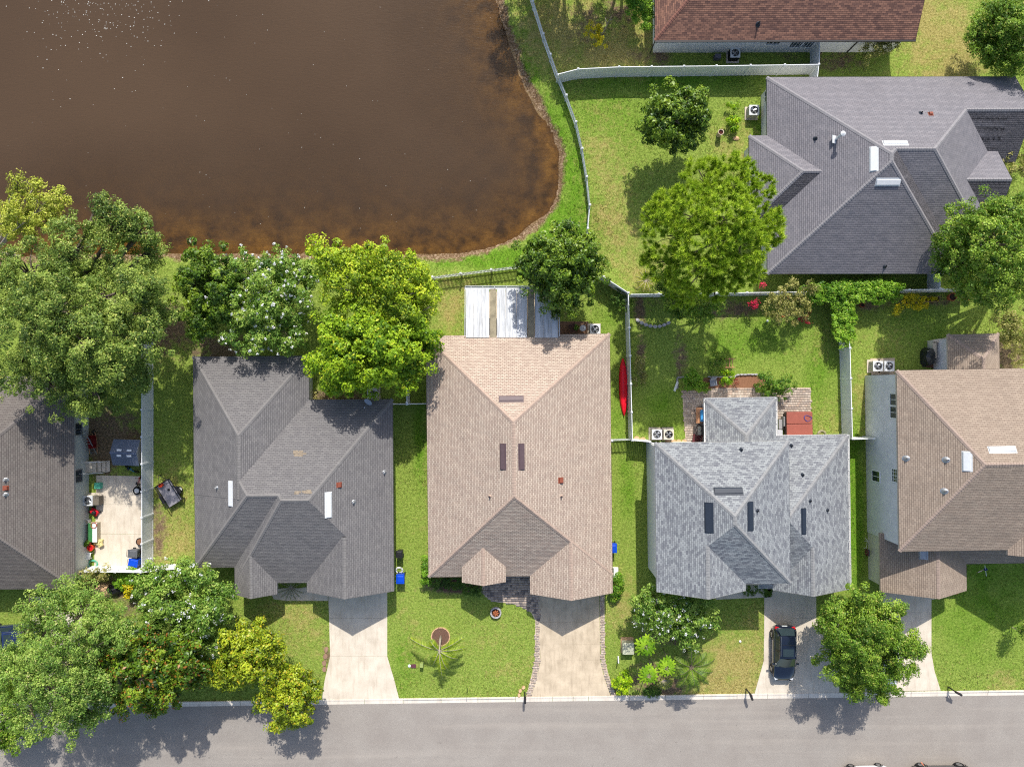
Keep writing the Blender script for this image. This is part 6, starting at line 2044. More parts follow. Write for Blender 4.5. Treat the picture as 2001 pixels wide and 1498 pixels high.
# --- trailer
def trailer():
    x, y = G(331, 963, .5)
    root = empty('utility_trailer', (x, y, 0), R(-58), 'small utility trailer with gray deck on the narrow lawn', 'trailer')
    L_t, W_t = 2.0, 1.25     # long axis local x; rear at +x
    m = MB(); m.box((0, 0, .5), (L_t, W_t, .03)); m.build('deck', plain('galvanised deck sheet', lin((150, 146, 150)), .6, .2, .08), root)
    m = MB()
    for s in (-1, 1):
        for z in (.52, .82): m.bar((-L_t / 2, s * W_t / 2, z), (L_t / 2, s * W_t / 2, z), .05)
        for xx in (-1, -.35, .35, 1): m.bar((xx * L_t / 2, s * W_t / 2, .5), (xx * L_t / 2, s * W_t / 2, .84), .05)
    for z in (.52, .82): m.bar((-L_t / 2, -W_t / 2, z), (-L_t / 2, W_t / 2, z), .05)
    m.build('rail_frame', DARK_METAL, root)
    m = MB(); m.tube([(-L_t / 2, -.4, .45), (-L_t / 2 - .75, 0, .42), (-L_t / 2, .4, .45)], .035, 6); m.tube([(-L_t / 2 - .7, 0, 0), (-L_t / 2 - .7, 0, .5)], .03, 6); m.build('tongue', DARK_METAL, root)
    for s in (-1, 1):
        wheel(root, (.15, s * (W_t / 2 + .17), .27), .27, .18, 'y', WHITE_METAL)
        m = MB(); m.box((.15, s * (W_t / 2 + .16), .57), (.7, .22, .03)); m.build('mudguard', DARK_METAL, root)
    m = MB(); m.box((L_t / 2 - .02, W_t / 2, .3), (.1, .06, .5)); m.box((L_t / 2 - .02, -W_t / 2, .3), (.1, .06, .5)); m.build('tail_post', DARK_METAL, root)
trailer()
pot('orange bucket standing on the trailer deck', 313.5, 948, .17, .8, ORANGE, ORANGE, cat='bucket', name='bucket')
m = MB(); m.lathe([(.11, 0), (.1, .05), (0, .06)], (0, 0, 0), 10); tag(m.build('rubber_mallet', BLACK, None, (*G(329.5, 956.5, .55), .52)), 'small black lump on the gray trailer deck', 'object')

# --- tan house surroundings
def patio_cover():
    z0, z1 = 2.55, 2.75
    root = empty('patio_cover', (*G(1000, 610, 2.6), 0), 0, 'white aluminium patio roof behind the tan roof with two dull channels', 'patio roof')
    ox, oy = root.location.x, root.location.y
    wht = NT('white coated aluminium')
    n1 = wht.noise(wht.coord('Object'), 1.5, 4, .6)
    mp = wht.n('Mapping'); mp.inputs['Scale'].default_value = (9, .4, 1); wht.l(wht.coord('Object'), mp.inputs[0])
    s1 = wht.noise(mp.outputs[0], 1.0, 4, .65)
    wht.base(wht.mix(wht.math('MULTIPLY', wht.fr(s1, .48, .66), .7), wht.ramp(n1, [(.3, (.52, .53, .54)), (.7, (.62, .63, .64))]), (.24, .24, .23)))
    wht.set(.45, 0, .3)
    dirt_ = plain('dirty aluminium channel', lin((150, 140, 116)), .7, .1, .3, 2)
    edges = [(911, 926, 0), (926, 942, 0), (942, 956.5, 0), (957.5, 970, 1), (971, 988, 0), (988, 1009, 0), (1009, 1030, 0), (1031, 1044, 1), (1045, 1062, 0), (1062, 1077, 0), (1077, 1091, 0)]
    for a, b, ch in edges:
        zz = -.07 if ch else 0
        xa, xb = G(a, 600, z0)[0] - ox, G(b, 600, z0)[0] - ox
        ya, yb = G(1000, 657, z1)[1] - oy - .1, G(1000, 564, z0)[1] - oy
        m = MB()
        g = .012
        for (u0, u1, za) in ((xa + g, xb - g, 0),):
            m.add([(u0, yb, z0 + zz), (u1, yb, z0 + zz), (u1, ya, z1 + zz), (u0, ya, z1 + zz), (u0, yb, z0 + zz - .05), (u1, yb, z0 + zz - .05), (u1, ya, z1 + zz - .05), (u0, ya, z1 + zz - .05)],
                  [(0, 1, 2, 3)[::-1], (4, 5, 6, 7), (0, 1, 5, 4), (1, 2, 6, 5), (2, 3, 7, 6), (3, 0, 4, 7)])
        if not ch:
            m.bar((xa + g, yb, z0 + .02), (xa + g, ya, z1 + .02), .02, .04)
        m.build('roof_panel', dirt_ if ch else wht.m, root)
    xa, xb = G(909, 600, z0)[0] - ox, G(1093, 600, z0)[0] - ox
    yb = G(1000, 561, z0)[1] - oy; ya = G(1000, 657, z1)[1] - oy
    m = MB(); m.bar((xa, yb + .10, z0 - .02), (xb, yb + .10, z0 - .02), .03, .14); m.bar((xa, yb - .05, z0 - .09), (xb, yb - .05, z0 - .09), .2, .02)
    for k in range(8):
        xx = xa + (xb - xa) * (k + .5) / 8; m.bar((xx, yb + .1, z0 + .04), (xx, yb - .08, z0 + .04), .03, .02)
    m.build('gutter', WHITE_METAL, root)
    for xx in (xa, xb):
        m = MB(); m.bar((xx, yb, z0 + .02), (xx, ya, z1 + .02), .05, .16); m.build('side_beam', WHITE_METAL, root)
    for xx in (xa + .1, (xa + xb) / 2, xb - .1):
        m = MB(); m.box((xx, yb - .2, 1.22), (.09, .09, 2.5)); m.build('post', WHITE_METAL, root)
patio_cover()
slabs('patio', [[(911, 570), (1092, 570), (1092, 660), (911, 660)]], CONC_OLD, .03)
def deck():
    x0_, y0_ = G(1092, 660); x1_, y1_ = G(1150, 628)
    root = empty('wood_deck', (x0_, y0_, 0)); tag(root, kind='structure')
    n = 10
    for k in range(n):
        m = MB(); m.box(((x1_ - x0_) / 2, (y1_ - y0_) * (k + .5) / n, .05), (x1_ - x0_, (y1_ - y0_) / n - .015, .05)); m.build('plank', DECK, root)
deck()
def lounge_chair(label, px, py, rz, mat):
    x, y = G(px, py, .5)
    root = empty('garden_chair', (x, y, .07), rz, label, 'chair')
    for k in range(5):
        m = MB(); m.box((-.24 + .12 * k, 0, .36 - .02 * k), (.1, .55, .025)); m.build('seat_slat', mat, root)
    for k in range(5):
        m = MB(); m.box((-.36, -.24 + .12 * k, .66), (.03, .1, .7), ry=-.3); m.build('back_slat', mat, root)
    for sx in (-.25, .25):
        for sy in (-.26, .26):
            m = MB(); m.box((sx, sy, .18), (.06, .05, .36)); m.build('leg', mat, root)
    for sy in (-.32, .32):
        m = MB(); m.box((0, sy, .55), (.7, .1, .03)); m.build('armrest', mat, root)
lounge_chair('dark brown garden chair on the deck behind the tan roof', 1120, 640, R(30), plain('dark brown wood', lin((84, 58, 48)), .7))
pot('leafy plant on the deck between the brown chair and round table', 1128, 641, .2, .4, TERRA, SOIL, 'shrub')
m = MB(); m.lathe([(.03, 0), (.03, .55), (.24, .56), (.26, .59), (0, .6)], (0, 0, .06), 24); m.lathe([(.22, 0), (.2, .03), (.03, .05)], (0, 0, .06), 18)
tag(m.build('round_table', plain('pale gray table', lin((170, 172, 174)), .5), None, (*G(1139, 641, .6), 0)), 'small round pale gray table on the deck', 'table')
def canoe():
    x, y = G(1219, 756, .3)
    root = empty('canoe', (x, y, 0), R(91.2), 'long red canoe lying upside down beside the white fence', 'canoe')
    Lc = 4.75
    m = MB(); n = 22; vs = []
    K_ = 9
    for i in range(n + 1):
        t = i / n * 2 - 1
        hw = .34 * max(.03, (1 - abs(t) ** 2.6)) ** .75
        hgt = .34 - .10 * abs(t) ** 3
        for k in range(K_):
            a = math.pi * k / (K_ - 1)
            vs.append((t * Lc / 2, -hw * math.cos(a), .04 + hgt * math.sin(a) ** .75))
    m.add(vs, [(i * K_ + k, (i + 1) * K_ + k, (i + 1) * K_ + k + 1, i * K_ + k + 1) for i in range(n) for k in range(K_ - 1)])
    m.build('hull', plain('red hull', lin((226, 26, 46)), .3, 0, .12, 2, .4), root, smooth=True)
    m = MB(); m.tube([(t * Lc / 2 / 10, 0, .385 - .1 * abs(t / 10) ** 3) for t in range(-10, 11)], .018, 5); m.build('keel', RED_P, root)
    for s in (-1, 1):
        m = MB(); m.tube([(t / 11 * Lc / 2, s * .35 * max(.03, (1 - abs(t / 11) ** 2.6)) ** .75, .045) for t in range(-11, 12)], .022, 5); m.build('gunwale', plain('dark red trim', lin((140, 16, 30)), .5), root)
canoe()
m = MB(); m.box((0, 0, .42), (1.1, .42, .06)); m.box((-.45, 0, .2), (.08, .4, .4)); m.box((.45, 0, .2), (.08, .4, .4)); m.box((0, .19, .65), (1.1, .05, .35))
tag(m.build('bench', WHITE, None, (*G(1203, 1121, .4), 0), R(90)), 'white bench against the right wall of the tan roof house', 'bench')

# paver walk and drive edging
def pavers(name, poly_px, size, mat, z=.035, rot=0.0, gap=.004, label=None, seed=1):
    """individual pavers: real blocks with open joints, joined because there are many hundred"""
    P = [G(*p) for p in poly_px]
    EXCL.append(P)
    poly = np.array(P)
    x0_, y0_, x1_, y1_ = poly[:, 0].min(), poly[:, 1].min(), poly[:, 0].max(), poly[:, 1].max()
    rng = np.random.default_rng(seed)
    V, F, C = [], [], []
    row = 0
    yy = y0_
    while yy < y1_:
        xx = x0_ - (row % 2) * size[0] / 2
        while xx < x1_:
            w_ = size[0] * (1 if rng.random() > .25 else .66)
            cx_, cy_ = xx + w_ / 2, yy + size[1] / 2
            if in_poly(np.array([cx_]), np.array([cy_]), poly)[0]:
                b = len(V); zz = z + rng.normal() * .002
                for q in ((xx + gap, yy + gap), (xx + w_ - gap, yy + gap), (xx + w_ - gap, yy + size[1] - gap), (xx + gap, yy + size[1] - gap)): V.append((*q, zz))
                for q in ((xx + gap, yy + gap), (xx + w_ - gap, yy + gap), (xx + w_ - gap, yy + size[1] - gap), (xx + gap, yy + size[1] - gap)): V.append((*q, zz - .016))
                F += [(b, b + 1, b + 2, b + 3), (b, b + 4, b + 5, b + 1), (b + 1, b + 5, b + 6, b + 2), (b + 2, b + 6, b + 7, b + 3), (b + 3, b + 7, b + 4, b)]
                C += [mat[rng.integers(len(mat))] * (1 + rng.normal() * .05)] * 8
            xx += w_
        yy += size[1]; row += 1
    base = MB(); base.prism(P, -.05, z - .008)
    o = base.build(name, CONC_OLD); tag(o, kind='structure')
    t = NT(name + ' blocks'); a = t.attr('tint', 'Color'); nn = t.noise(t.pos(), 25, 3, .6)
    t.base(t.mix(t.math('MULTIPLY', nn, .4), a, (.1, .08, .07))); t.set(.85, 0, .2)
    q = np_mesh('pavers', V, F, t.m, o, np.clip(np.array(C), 0, 1)); q['kind'] = 'stuff'
    return o
c_ = lambda *a: np.array(lin(a))
PV_GRAY = [c_(150, 138, 130), c_(176, 160, 148), c_(122, 114, 112), c_(190, 172, 156)]
PV_TAN = [c_(196, 178, 162), c_(182, 166, 150), c_(204, 188, 172), c_(172, 156, 144), c_(190, 168, 150)]
pavers('paver_walk', [(940, 1122), (1056, 1122), (1054, 1222), (1046, 1212), (1038, 1196), (1020, 1186), (1000, 1178), (972, 1176), (955, 1170), (945, 1160), (940, 1145)], (.3, .2), PV_GRAY, seed=3)
pavers('paver_edging', [(1054, 1222), (1055.5, 1290), (1050, 1320), (1037, 1361), (1028, 1361), (1038, 1322), (1045, 1290), (1046, 1212)], (.2, .14), PV_TAN, seed=4)
pavers('paver_edging', [(1172, 1160), (1181, 1158), (1182, 1288), (1190, 1320), (1203, 1358), (1195, 1360), (1181, 1320), (1174, 1290)], (.2, .14), PV_TAN, seed=5)
pavers('paver_patio', [(1334, 782), (1334, 764), (1390, 762), (1390, 758), (1475, 758), (1475, 768), (1530, 768), (1530, 757), (1584, 757), (1584, 830), (1518, 830), (1518, 790), (1382, 790), (1382, 866), (1340, 866)], (.24, .2), PV_TAN, seed=6)

def stones(name, label, pts_px, size, mat, h=.16, jit=.15, kind=None):
    """a row of separate laid stones"""
    root = empty(name, (*G(*pts_px[0]), 0), 0, label, 'stone edging')
    P = [Vector((*G(*p), 0)) for p in pts_px]
    ox, oy = root.location.x, root.location.y
    tot = sum((b - a).length for a, b in zip(P[:-1], P[1:]))
    n = max(2, int(tot / size[0]))
    acc_, seg = 0.0, 0
    for k in range(n):
        t = (k + .5) / n * tot
        d0 = 0
        for a, b in zip(P[:-1], P[1:]):
            l_ = (b - a).length
            if d0 + l_ >= t or b is P[-1]:
                p = a.lerp(b, (t - d0) / l_); dr_ = (b - a).normalized(); break
            d0 += l_
        m = MB()
        az = math.atan2(dr_.y, dr_.x)
        nn_ = 8; top, bot = [], []
        for j in range(nn_):
            a = 2 * math.pi * j / nn_ + math.pi / 8
            e = 1 / max(abs(math.cos(a)), abs(math.sin(a)))
            u = math.cos(a) * e * size[0] * .55 * (1 - jit * rnd.random()); v = math.sin(a) * e * size[1] * .5 * (1 - jit * rnd.random())
            X_, Y_ = u * math.cos(az) - v * math.sin(az), u * math.sin(az) + v * math.cos(az)
            bot.append((p.x - ox + X_, p.y - oy + Y_, -.03)); top.append((p.x - ox + X_ * .92, p.y - oy + Y_ * .92, h * (.85 + .3 * rnd.random())))
        m.add(bot + top, [tuple(range(nn_, 2 * nn_))] + [(j, (j + 1) % nn_, nn_ + (j + 1) % nn_, nn_ + j) for j in range(nn_)])
        m.build('stone', mat, root)
    return root
stones('stone_edging', 'curved row of gray stones in the shaded back garden', smooth_path([(1242, 623), (1252, 630), (1266, 636), (1285, 638), (1302, 633), (1309, 628)], 4), (.36, .3), STONE, .2)
stones('stone_edging', 'stone edging along the top of the patio mulch bed', smooth_path([(1382, 736), (1430, 736), (1442, 732), (1480, 731)], 4), (.3, .14), STONE, .18)
stones('stone_edging', 'rough flat rocks along the left edge of the white driveway', smooth_path([(637, 1262), (638, 1275), (633, 1290), (636, 1303), (630, 1312)], 3), (.5, .45), plain('brown flat rock', lin((150, 120, 100)), .9, 0, .25, 3), .07, .4)
stones('stepping_stones', 'tan stepping stones behind the two condensers', [(1238, 855), (1262, 859)], (.45, .4), STONE_TAN, .04)
stones('stepping_stones', 'tan stepping stones between the condensers and paver patio', [(1300, 862), (1342, 862)], (.42, .38), STONE_TAN, .04)
stones('stone_edging', 'orange stone ring segment round the tan house mailbox', smooth_path([(1014, 1362), (1015, 1352), (1020, 1344), (1027, 1340)], 3), (.3, .26), STONE_TAN, .1)
def patch(name, pts, mat, z=.022):
    m = MB(); P = [G(*p) for p in smooth_path(pts + [pts[0]], 5)][:-1]
    EXCL.append(P)
    m.prism(P, -.05, z); o = m.build(name, mat); tag(o, kind='structure'); return o
patch('mulch_bed', [(1375, 738), (1430, 737), (1445, 733), (1482, 733), (1495, 745), (1480, 757), (1420, 758), (1376, 758)], MULCH)
patch('mulch_bed', [(838, 1126), (935, 1126), (935, 1150), (905, 1156), (880, 1155), (852, 1148)], MULCH_DK)

def ring(name, label, px, py, r, wall, h, mat, fill, cat, leaves=None):
    x, y = G(px, py)
    root = empty(name, (x, y, 0), 0, label, cat)
    n = 14
    for k in range(n):
        a0, a1 = 2 * math.pi * k / n + .02, 2 * math.pi * (k + 1) / n - .02
        m = MB(); m.prism([(r * math.cos(a0), r * math.sin(a0)), (r * math.cos(a1), r * math.sin(a1)), ((r - wall) * math.cos(a1), (r - wall) * math.sin(a1)), ((r - wall) * math.cos(a0), (r - wall) * math.sin(a0))], -.02, h)
        m.build('edging_block', mat, root)
    m = MB(); m.lathe([(0, 0), (r - wall, 0)], (0, 0, h * .55), 28); m.build('filling', fill, root)
    return root
ring('tree_ring', 'round mulch ring with pale edging under the slender palm', 861, 1243, .8, .08, .07, STONE_TAN, MULCH_DK, 'planter')
ring('fire_pit', 'round stone fire pit beside the paver walk', 969, 1195, .46, .11, .3, STONE, plain('charred logs', lin((52, 36, 30)), .9, 0, .6, 9), 'fire pit')
m = MB()
for k in range(7): 
    a = k * .9; m.tube([(math.cos(a) * .28, math.sin(a) * .28, .18), (-math.cos(a + .5) * .22, -math.sin(a + .5) * .22, .26 + .015 * k)], .045, 7)
tag(m.build('firewood', plain('split firewood', lin((170, 100, 64)), .85, 0, .3), None, (*G(969, 1196), 0)), 'split firewood heaped inside the stone fire pit', 'firewood')

# --- mailboxes
def mailbox(label, px, py, mat=DARK_METAL, rz=0.0, post=BLACK):
    x, y = G(px, py)
    root = empty('mailbox', (x, y, 0), rz, label, 'mailbox', 'mailboxes at the kerb')
    m = MB(); m.box((0, 0, .5), (.09, .09, 1.0)); m.bar((0, .05, .55), (0, -.38, .93), .05); m.box((0, -.15, .97), (.08, .6, .06)); m.build('post', post, root)
    m = MB(); prof = [(-.09, 0), (.09, 0), (.09, .13)] + [(.09 * math.cos(a), .13 + .09 * math.sin(a)) for a in [math.pi * k / 8 for k in range(1, 9)]]
    n = len(prof)
    m.add([(a, -.46, 1.0 + b) for a, b in prof] + [(a, .06, 1.0 + b) for a, b in prof], [tuple(range(n)), tuple(range(n, 2 * n))[::-1]] + [(k, n + k, n + (k + 1) % n, (k + 1) % n) for k in range(n)])
    m.build('box', mat, root)
    m = MB(); m.box((.1, -.1, 1.16), (.012, .12, .05)); m.build('flag', RED_P, root)
mailbox('black mailbox at the foot of the tan house driveway', 1025.5, 1351)
mailbox('black mailbox at the left of the blue gray house driveway', 1458, 1345, rz=R(20))
mailbox('black mailbox on the kerb of the two storey house', 1853, 1341, rz=R(62))
# --- utilities
def ubox(label, px, py, w_, d_, h_, mat, name='utility_box', rz=0, pad=None):
    x, y = G(px, py, h_)
    root = empty(name, (x, y, 0), rz, label, 'utility box')
    if pad: 
        m = MB(); m.box((0, .06, .04), (w_ + .12, d_ + .35, .1)); m.build('pad', pad, root)
    m = MB(); m.box((0, 0, h_ / 2), (w_, d_, h_ - .06)); m.build('cabinet', mat, root, bevel=.03)
    m = MB(); m.box((0, 0, h_ - .02), (w_ + .04, d_ + .04, .06), taper=.94); m.build('lid', mat, root, bevel=.015)
    return root
ubox('faded green transformer box on pink pad near papaya plants', 1228, 1267, .92, .95, .75, plain('faded green paint', lin((186, 186, 160)), .6, 0, .3, 2.5), pad=STONE_TAN)
ubox('slim pale green pedestal box left of the slender palm', 823.5, 1300, .24, .3, .65, TURF_GREEN)
ubox('tiny maroon valve box beside the pale green pedestal', 808, 1301, .38, .28, .06, plain('maroon plastic', lin((96, 56, 66)), .6))
m = MB(); m.lathe([(.12, 0), (.12, .05), (.06, .08), (0, .085)], (0, 0, 0), 14); tag(m.build('cleanout_cap', WHITE, None, (*G(800, 1300), 0.0)), 'round white cleanout cap left of the maroon valve box', 'cap')
m = MB(); m.lathe([(.055, 0), (.055, .75), (.04, .8), (0, .82)], (0, 0, 0), 12); o = m.build('marker_post', WHITE, None, (*G(1208, 1282), 0)); o.rotation_euler = (R(18), R(-6), 0); tag(o, 'leaning white marker post left of the green transformer box', 'post')
m = MB(); m.lathe([(.02, 0), (.02, 1.15), (0, 1.2)], (0, 0, 0), 8); tag(m.build('marker_stake', DARK_METAL, None, (*G(914, 1344), 0)), 'thin dark stake standing at the kerb of the front lawn', 'post')
m = MB(); m.lathe([(.1, 0), (.09, .05), (.0, .09)], (0, 0, 0), 12); tag(m.build('landscape_light', WHITE, None, (*G(1446, 1252), .03)), 'white round cap on the patchy lawn above the dry grass', 'cap')

# --- satellite dish on the charcoal roof
def dish():
    P, d = gray.at(722, 783)
    x = gray.cx + P.x; y = gray.cy + P.y
    root = empty('satellite_dish', (x, y, P.z), R(-30), 'gray satellite dish on the back edge of the charcoal roof', 'satellite dish')
    m = MB(); n = 20
    vs = [(0, 0, 0)]
    for r_ in (.12, .24, .34):
        for k in range(n):
            a = 2 * math.pi * k / n; vs.append((r_ * math.cos(a), r_ * .8 * math.sin(a), .45 * r_ * r_))
    fs = [(0, 1 + k, 1 + (k + 1) % n) for k in range(n)] + [(1 + i * n + k, 1 + i * n + (k + 1) % n, 1 + (i + 1) * n + (k + 1) % n, 1 + (i + 1) * n + k) for i in range(2) for k in range(n)]
    M_ = Matrix.Rotation(R(40), 3, 'X')
    m.add([M_ @ Vector(v) + Vector((0, 0, .62)) for v in vs], fs); m.build('reflector', plain('pale gray dish', lin((150, 158, 168)), .4), root)
    m = MB(); m.tube([(0, .1, 0), (0, .1, .3), (0, 0, .6)], .025, 6); m.tube([(0, -.2, .45), (.0, -.5, .8)], .014, 5); m.box((0, -.52, .82), (.07, .1, .06)); m.build('mast', GALV, root)
dish()

# --- blue gray house back yard
def hot_tub():
    x, y = G(1562, 828, .9)
    root = empty('hot_tub', (x, y, .04), R(.8), 'square hot tub under a folded brick brown cover', 'hot tub')
    w_, d_ = 2.12, 2.0
    m = MB(); m.box((0, 0, .42), (w_ - .1, d_ - .1, .84)); m.build('cabinet', plain('dark tub cabinet', lin((84, 70, 64)), .7), root, bevel=.12)
    cov = plain('brick brown vinyl cover', lin((150, 84, 70)), .6, 0, .08, 2)
    for s in (-1, 1):
        m = MB(); m.box((0, s * (d_ / 4 + .004), .89), (w_, d_ / 2 - .02, .11)); m.build('cover_half', cov, root, bevel=.045)
    return root
hot_tub()
m = MB(); m.box((0, -.25, .16), (.4, .8, .3)); m.box((.25, 0, .3), (.3, .8, .6)); tag(m.build('step', plain('light gray plastic step', lin((150, 148, 148)), .6), None, (*G(1528, 823, .5), .03), bevel=.02), 'gray plastic step beside the hot tub', 'step')
m = MB(); m.box((0, 0, .3), (.4, .45, .55)); tag(m.build('pool_filter_box', plain('pale gray plastic', lin((176, 176, 180)), .6), None, (*G(1524, 845, .5), .03), bevel=.04), 'small pale box in the corner left of the hot tub', 'box')
pts = [(.05 * math.sin(k * .9) + .3 * math.cos(k * .42) , .22 * math.sin(k * .42) + .04 * math.cos(k * 1.3), .0) for k in range(32)]
m = MB(); m.tube(pts, .02, 5); tag(m.build('coiled_cord', plain('violet blue cord', lin((70, 66, 130)), .5), None, (*G(1578, 817, 1.0), 1.01), smooth=True), 'violet blue cord coiled on top of the hot tub cover', 'cord')
def grill(label, px, py):
    x, y = G(px, py, .9)
    root = empty('barbecue_grill', (x, y, .04), R(0), label, 'grill')
    m = MB(); m.box((0, 0, .42), (.5, .8, .7)); m.build('cabinet', BLACK, root)
    m = MB(); m.box((.08, 0, .92), (.42, .8, .25), taper=.8); m.build('hood', BLACK, root, bevel=.05)
    m = MB(); m.box((-.3, 0, .82), (.22, .7, .03)); m.build('side_shelf', STEEL, root)
    m = MB(); m.tube([(-.15, -.3, .95), (-.19, -.3, .95), (-.19, .3, .95), (-.15, .3, .95)], .012, 6); m.build('handle', STEEL, root)
grill('black barbecue grill at the left wall of the back sunroom', 1374, 841)
m = MB(); m.box((0, 0, .25), (.55, .95, .45)); m.box((0, 0, .5), (.58, .98, .08)); tag(m.build('cool_box', plain('sky blue plastic', lin((70, 150, 210)), .4), None, (*G(1376, 812, .5), .04), bevel=.05), 'sky blue cool box at the left wall of the back sunroom', 'cool box')
lounge_chair('dark red chair at the foot of the back sunroom wall', 1362, 857, R(80), plain('dark red wood', lin((92, 40, 44)), .6))
m = MB(); m.box((0, 0, .2), (.8, 1.3, .04)); m.box((.3, 0, .1), (.05, 1.2, .2)); m.box((-.3, 0, .1), (.05, 1.2, .2)); tag(m.build('wood_pallet', WOODY, None, (*G(1368, 811), .03)), 'orange wooden board lying under the sky blue cool box', 'board')
m = MB(); m.box((0, 0, .26), (.5, .6, .05), rx=.1); m.box((0, .28, .5), (.5, .06, .5), rx=-.4); 
for sx in (-.24, .24): m.box((sx, 0, .4), (.06, .6, .05)); m.box((sx, -.22, .13), (.05, .05, .26)); m.box((sx, .2, .13), (.05, .05, .26))
tag(m.build('garden_chair', plain('gray painted chair', lin((140, 146, 158)), .6), None, (*G(1394, 747, .4), .02), R(10)), 'gray garden chair set in the patio flower bed', 'chair')
def trellis():
    x, y = G(1427, 709, 1.3)
    root = empty('garden_trellis', (x, y, 0), 0, 'light wooden ladder trellis behind the lime yellow shrub', 'trellis')
    for k in range(3):
        m = MB(); m.bar((-.3 + .25 * k, -.42, 1.3), (-.3 + .25 * k, .42, 1.3), .045); m.build('slat', WOODY, root)
    for yy in (-.36, .34):
        m = MB(); m.bar((-.45, yy, 1.35), (.38, yy, 1.35), .05); m.build('crossbar', WOODY, root)
    for xx in (-.4, .3):
        for yy in (-.36, .34):
            m = MB(); m.bar((xx, yy, 0), (xx, yy, 1.33), .05); m.build('post', WOODY, root)
trellis()
def white_trellis():
    x, y = G(1321, 755, .6)
    root = empty('garden_trellis', (x, y, 0), R(70), 'leaning white lattice panel at the left end of the patio', 'trellis')
    for k in range(4):
        m = MB(); m.bar((-.35 + .2 * k, -.2, .15), (-.35 + .26 * k, .2, 1.1), .03); m.build('slat', WHITE, root)
    for k in range(4):
        m = MB(); m.bar((-.4, -.15 + .1 * k, .25 + .24 * k), (.42, -.15 + .1 * k, .25 + .24 * k), .03); m.build('crossbar', WHITE, root)
white_trellis()
m = MB(); m.bar((0, 0, .08), (1.0, .05, .08), .14, .16); m.bar((0, -.05, .08), (0, -.95, .08), .14, .16); tag(m.build('timber_edging', plain('gray landscape timber', lin((140, 138, 136)), .85, 0, .2), None, (*G(1323, 737), 0)), 'gray timber edging corner left of the patio bed', 'timber')
m = MB(); m.lathe([(.07, 0), (.09, .1), (.05, .17), (0, .18)], (0, 0, 0), 12); tag(m.build('play_ball', WHITE, None, (*G(1499, 627), 0)), 'white ball on the lawn under the red flowered shrub', 'ball')

# --- right yard things
def planter_box():
    x, y = G(1822, 584, .4)
    root = empty('planter_box', (x, y, 0), 0, 'rectangular wooden planter with yellow flowers below the right fence', 'planter')
    for a, b in (((-.62, -.2), (.62, -.2)), ((-.62, .2), (.62, .2)), ((-.62, -.2), (-.62, .2)), ((.62, -.2), (.62, .2))):
        m = MB(); m.bar((*a, .2), (*b, .2), .04, .38); m.build('board', plain('tan planter wood', lin((150, 128, 96)), .8), root)
    m = MB(); m.box((0, 0, .3), (1.18, .36, .04)); m.build('filling', SOIL, root)
    rng = np.random.default_rng(3)
    C = np.stack([rng.uniform(-.5, .5, 16), rng.uniform(-.12, .12, 16), rng.uniform(.4, .55, 16)], 1)
    V, F, c = leaf_cloud(C, .1, 20, .1, .06, KINDS['gold']['cols'], KINDS['gold']['acc'], .6, rng)
    np_mesh('foliage', V, F, LEAF, root, c)
planter_box()
pot('large terracotta pot below the right fence', 1862, 580, .34, .5, TERRA, SOIL)
pot('smaller terracotta pot at the oak end of the right fence', 1890, 582, .22, .4, TERRA, SOIL)
pot('dark red pot on bare soil beside the vine covered fence', 1686, 596, .2, .35, TERRA, SOIL)
def barrel():
    x, y = G(1409, 258, .75)
    root = empty('planter_barrel', (x, y, 0), 0, 'tall round concrete planter on the lawn by the pine', 'planter')
    m = MB(); m.lathe([(.19, 0), (.22, .7), (.24, .72), (.24, .76), (.19, .76), (.18, .62)], (0, 0, 0), 20); m.build('vessel', CONC_OLD, root)
    m = MB(); m.lathe([(0, 0), (.18, 0)], (0, 0, .66), 16); m.build('filling', plain('dark red mulch', lin((72, 30, 24)), .9), root)
barrel()
for i, (dx, dy) in enumerate(((0, 0), (.22, .1), (-.2, .08))):
    pass
m = MB(); m.lathe([(.2, 0), (.23, .06), (.1, .14), (0, .16)], (0, 0, 0), 9, 1.2, .8); tag(m.build('garden_rock', STONE_TAN, None, (*G(1438, 271), 0)), 'small pale rock on the lawn near the round concrete planter', 'rock')
def covered_smoker():
    x, y = G(1815, 697, .6)
    root = empty('covered_grill', (x, y, 0), 0, 'grill under a black crumpled cover beside the taupe sunroom', 'grill')
    rng = np.random.default_rng(9); m = MB(); n, k_ = 18, 7; vs = []
    for i in range(k_):
        t = i / (k_ - 1); rr = (.52 - .1 * t) if i < k_ - 1 else .2
        for k in range(n):
            a = 2 * math.pi * k / n; f = 1 + rng.normal() * .05
            vs.append((rr * .85 * f * math.cos(a), rr * 1.5 * f * math.sin(a), (1.0 if i < k_ - 1 else 1.02) * t * 1.1))
    m.add(vs, [(i * n + k, i * n + (k + 1) % n, (i + 1) * n + (k + 1) % n, (i + 1) * n + k) for i in range(k_ - 1) for k in range(n)] + [tuple(range((k_ - 1) * n, k_ * n))])
    m.build('cover', plain('black vinyl cover', (.018, .02, .022), .35, 0, .2, 4, .5), root)
covered_smoker()
def low_wall():
    root = empty('garden_wall', (*G(1822, 660), 0), 0, 'low pale garden wall corner beside the taupe sunroom', 'wall')
    ox, oy = root.location.x, root.location.y
    for a, b in (((1823, 667), (1856, 662)), ((1826, 668), (1826, 700))):
        A_, B_ = G(*a, .8), G(*b, .8)
        m = MB(); m.bar((A_[0] - ox, A_[1] - oy, .4), (B_[0] - ox, B_[1] - oy, .4), .22, .8); m.build('wall_section', W_CREAM, root)
        m = MB(); m.bar((A_[0] - ox, A_[1] - oy, .83), (B_[0] - ox, B_[1] - oy, .83), .28, .06); m.build('coping', CONC, root)
low_wall()
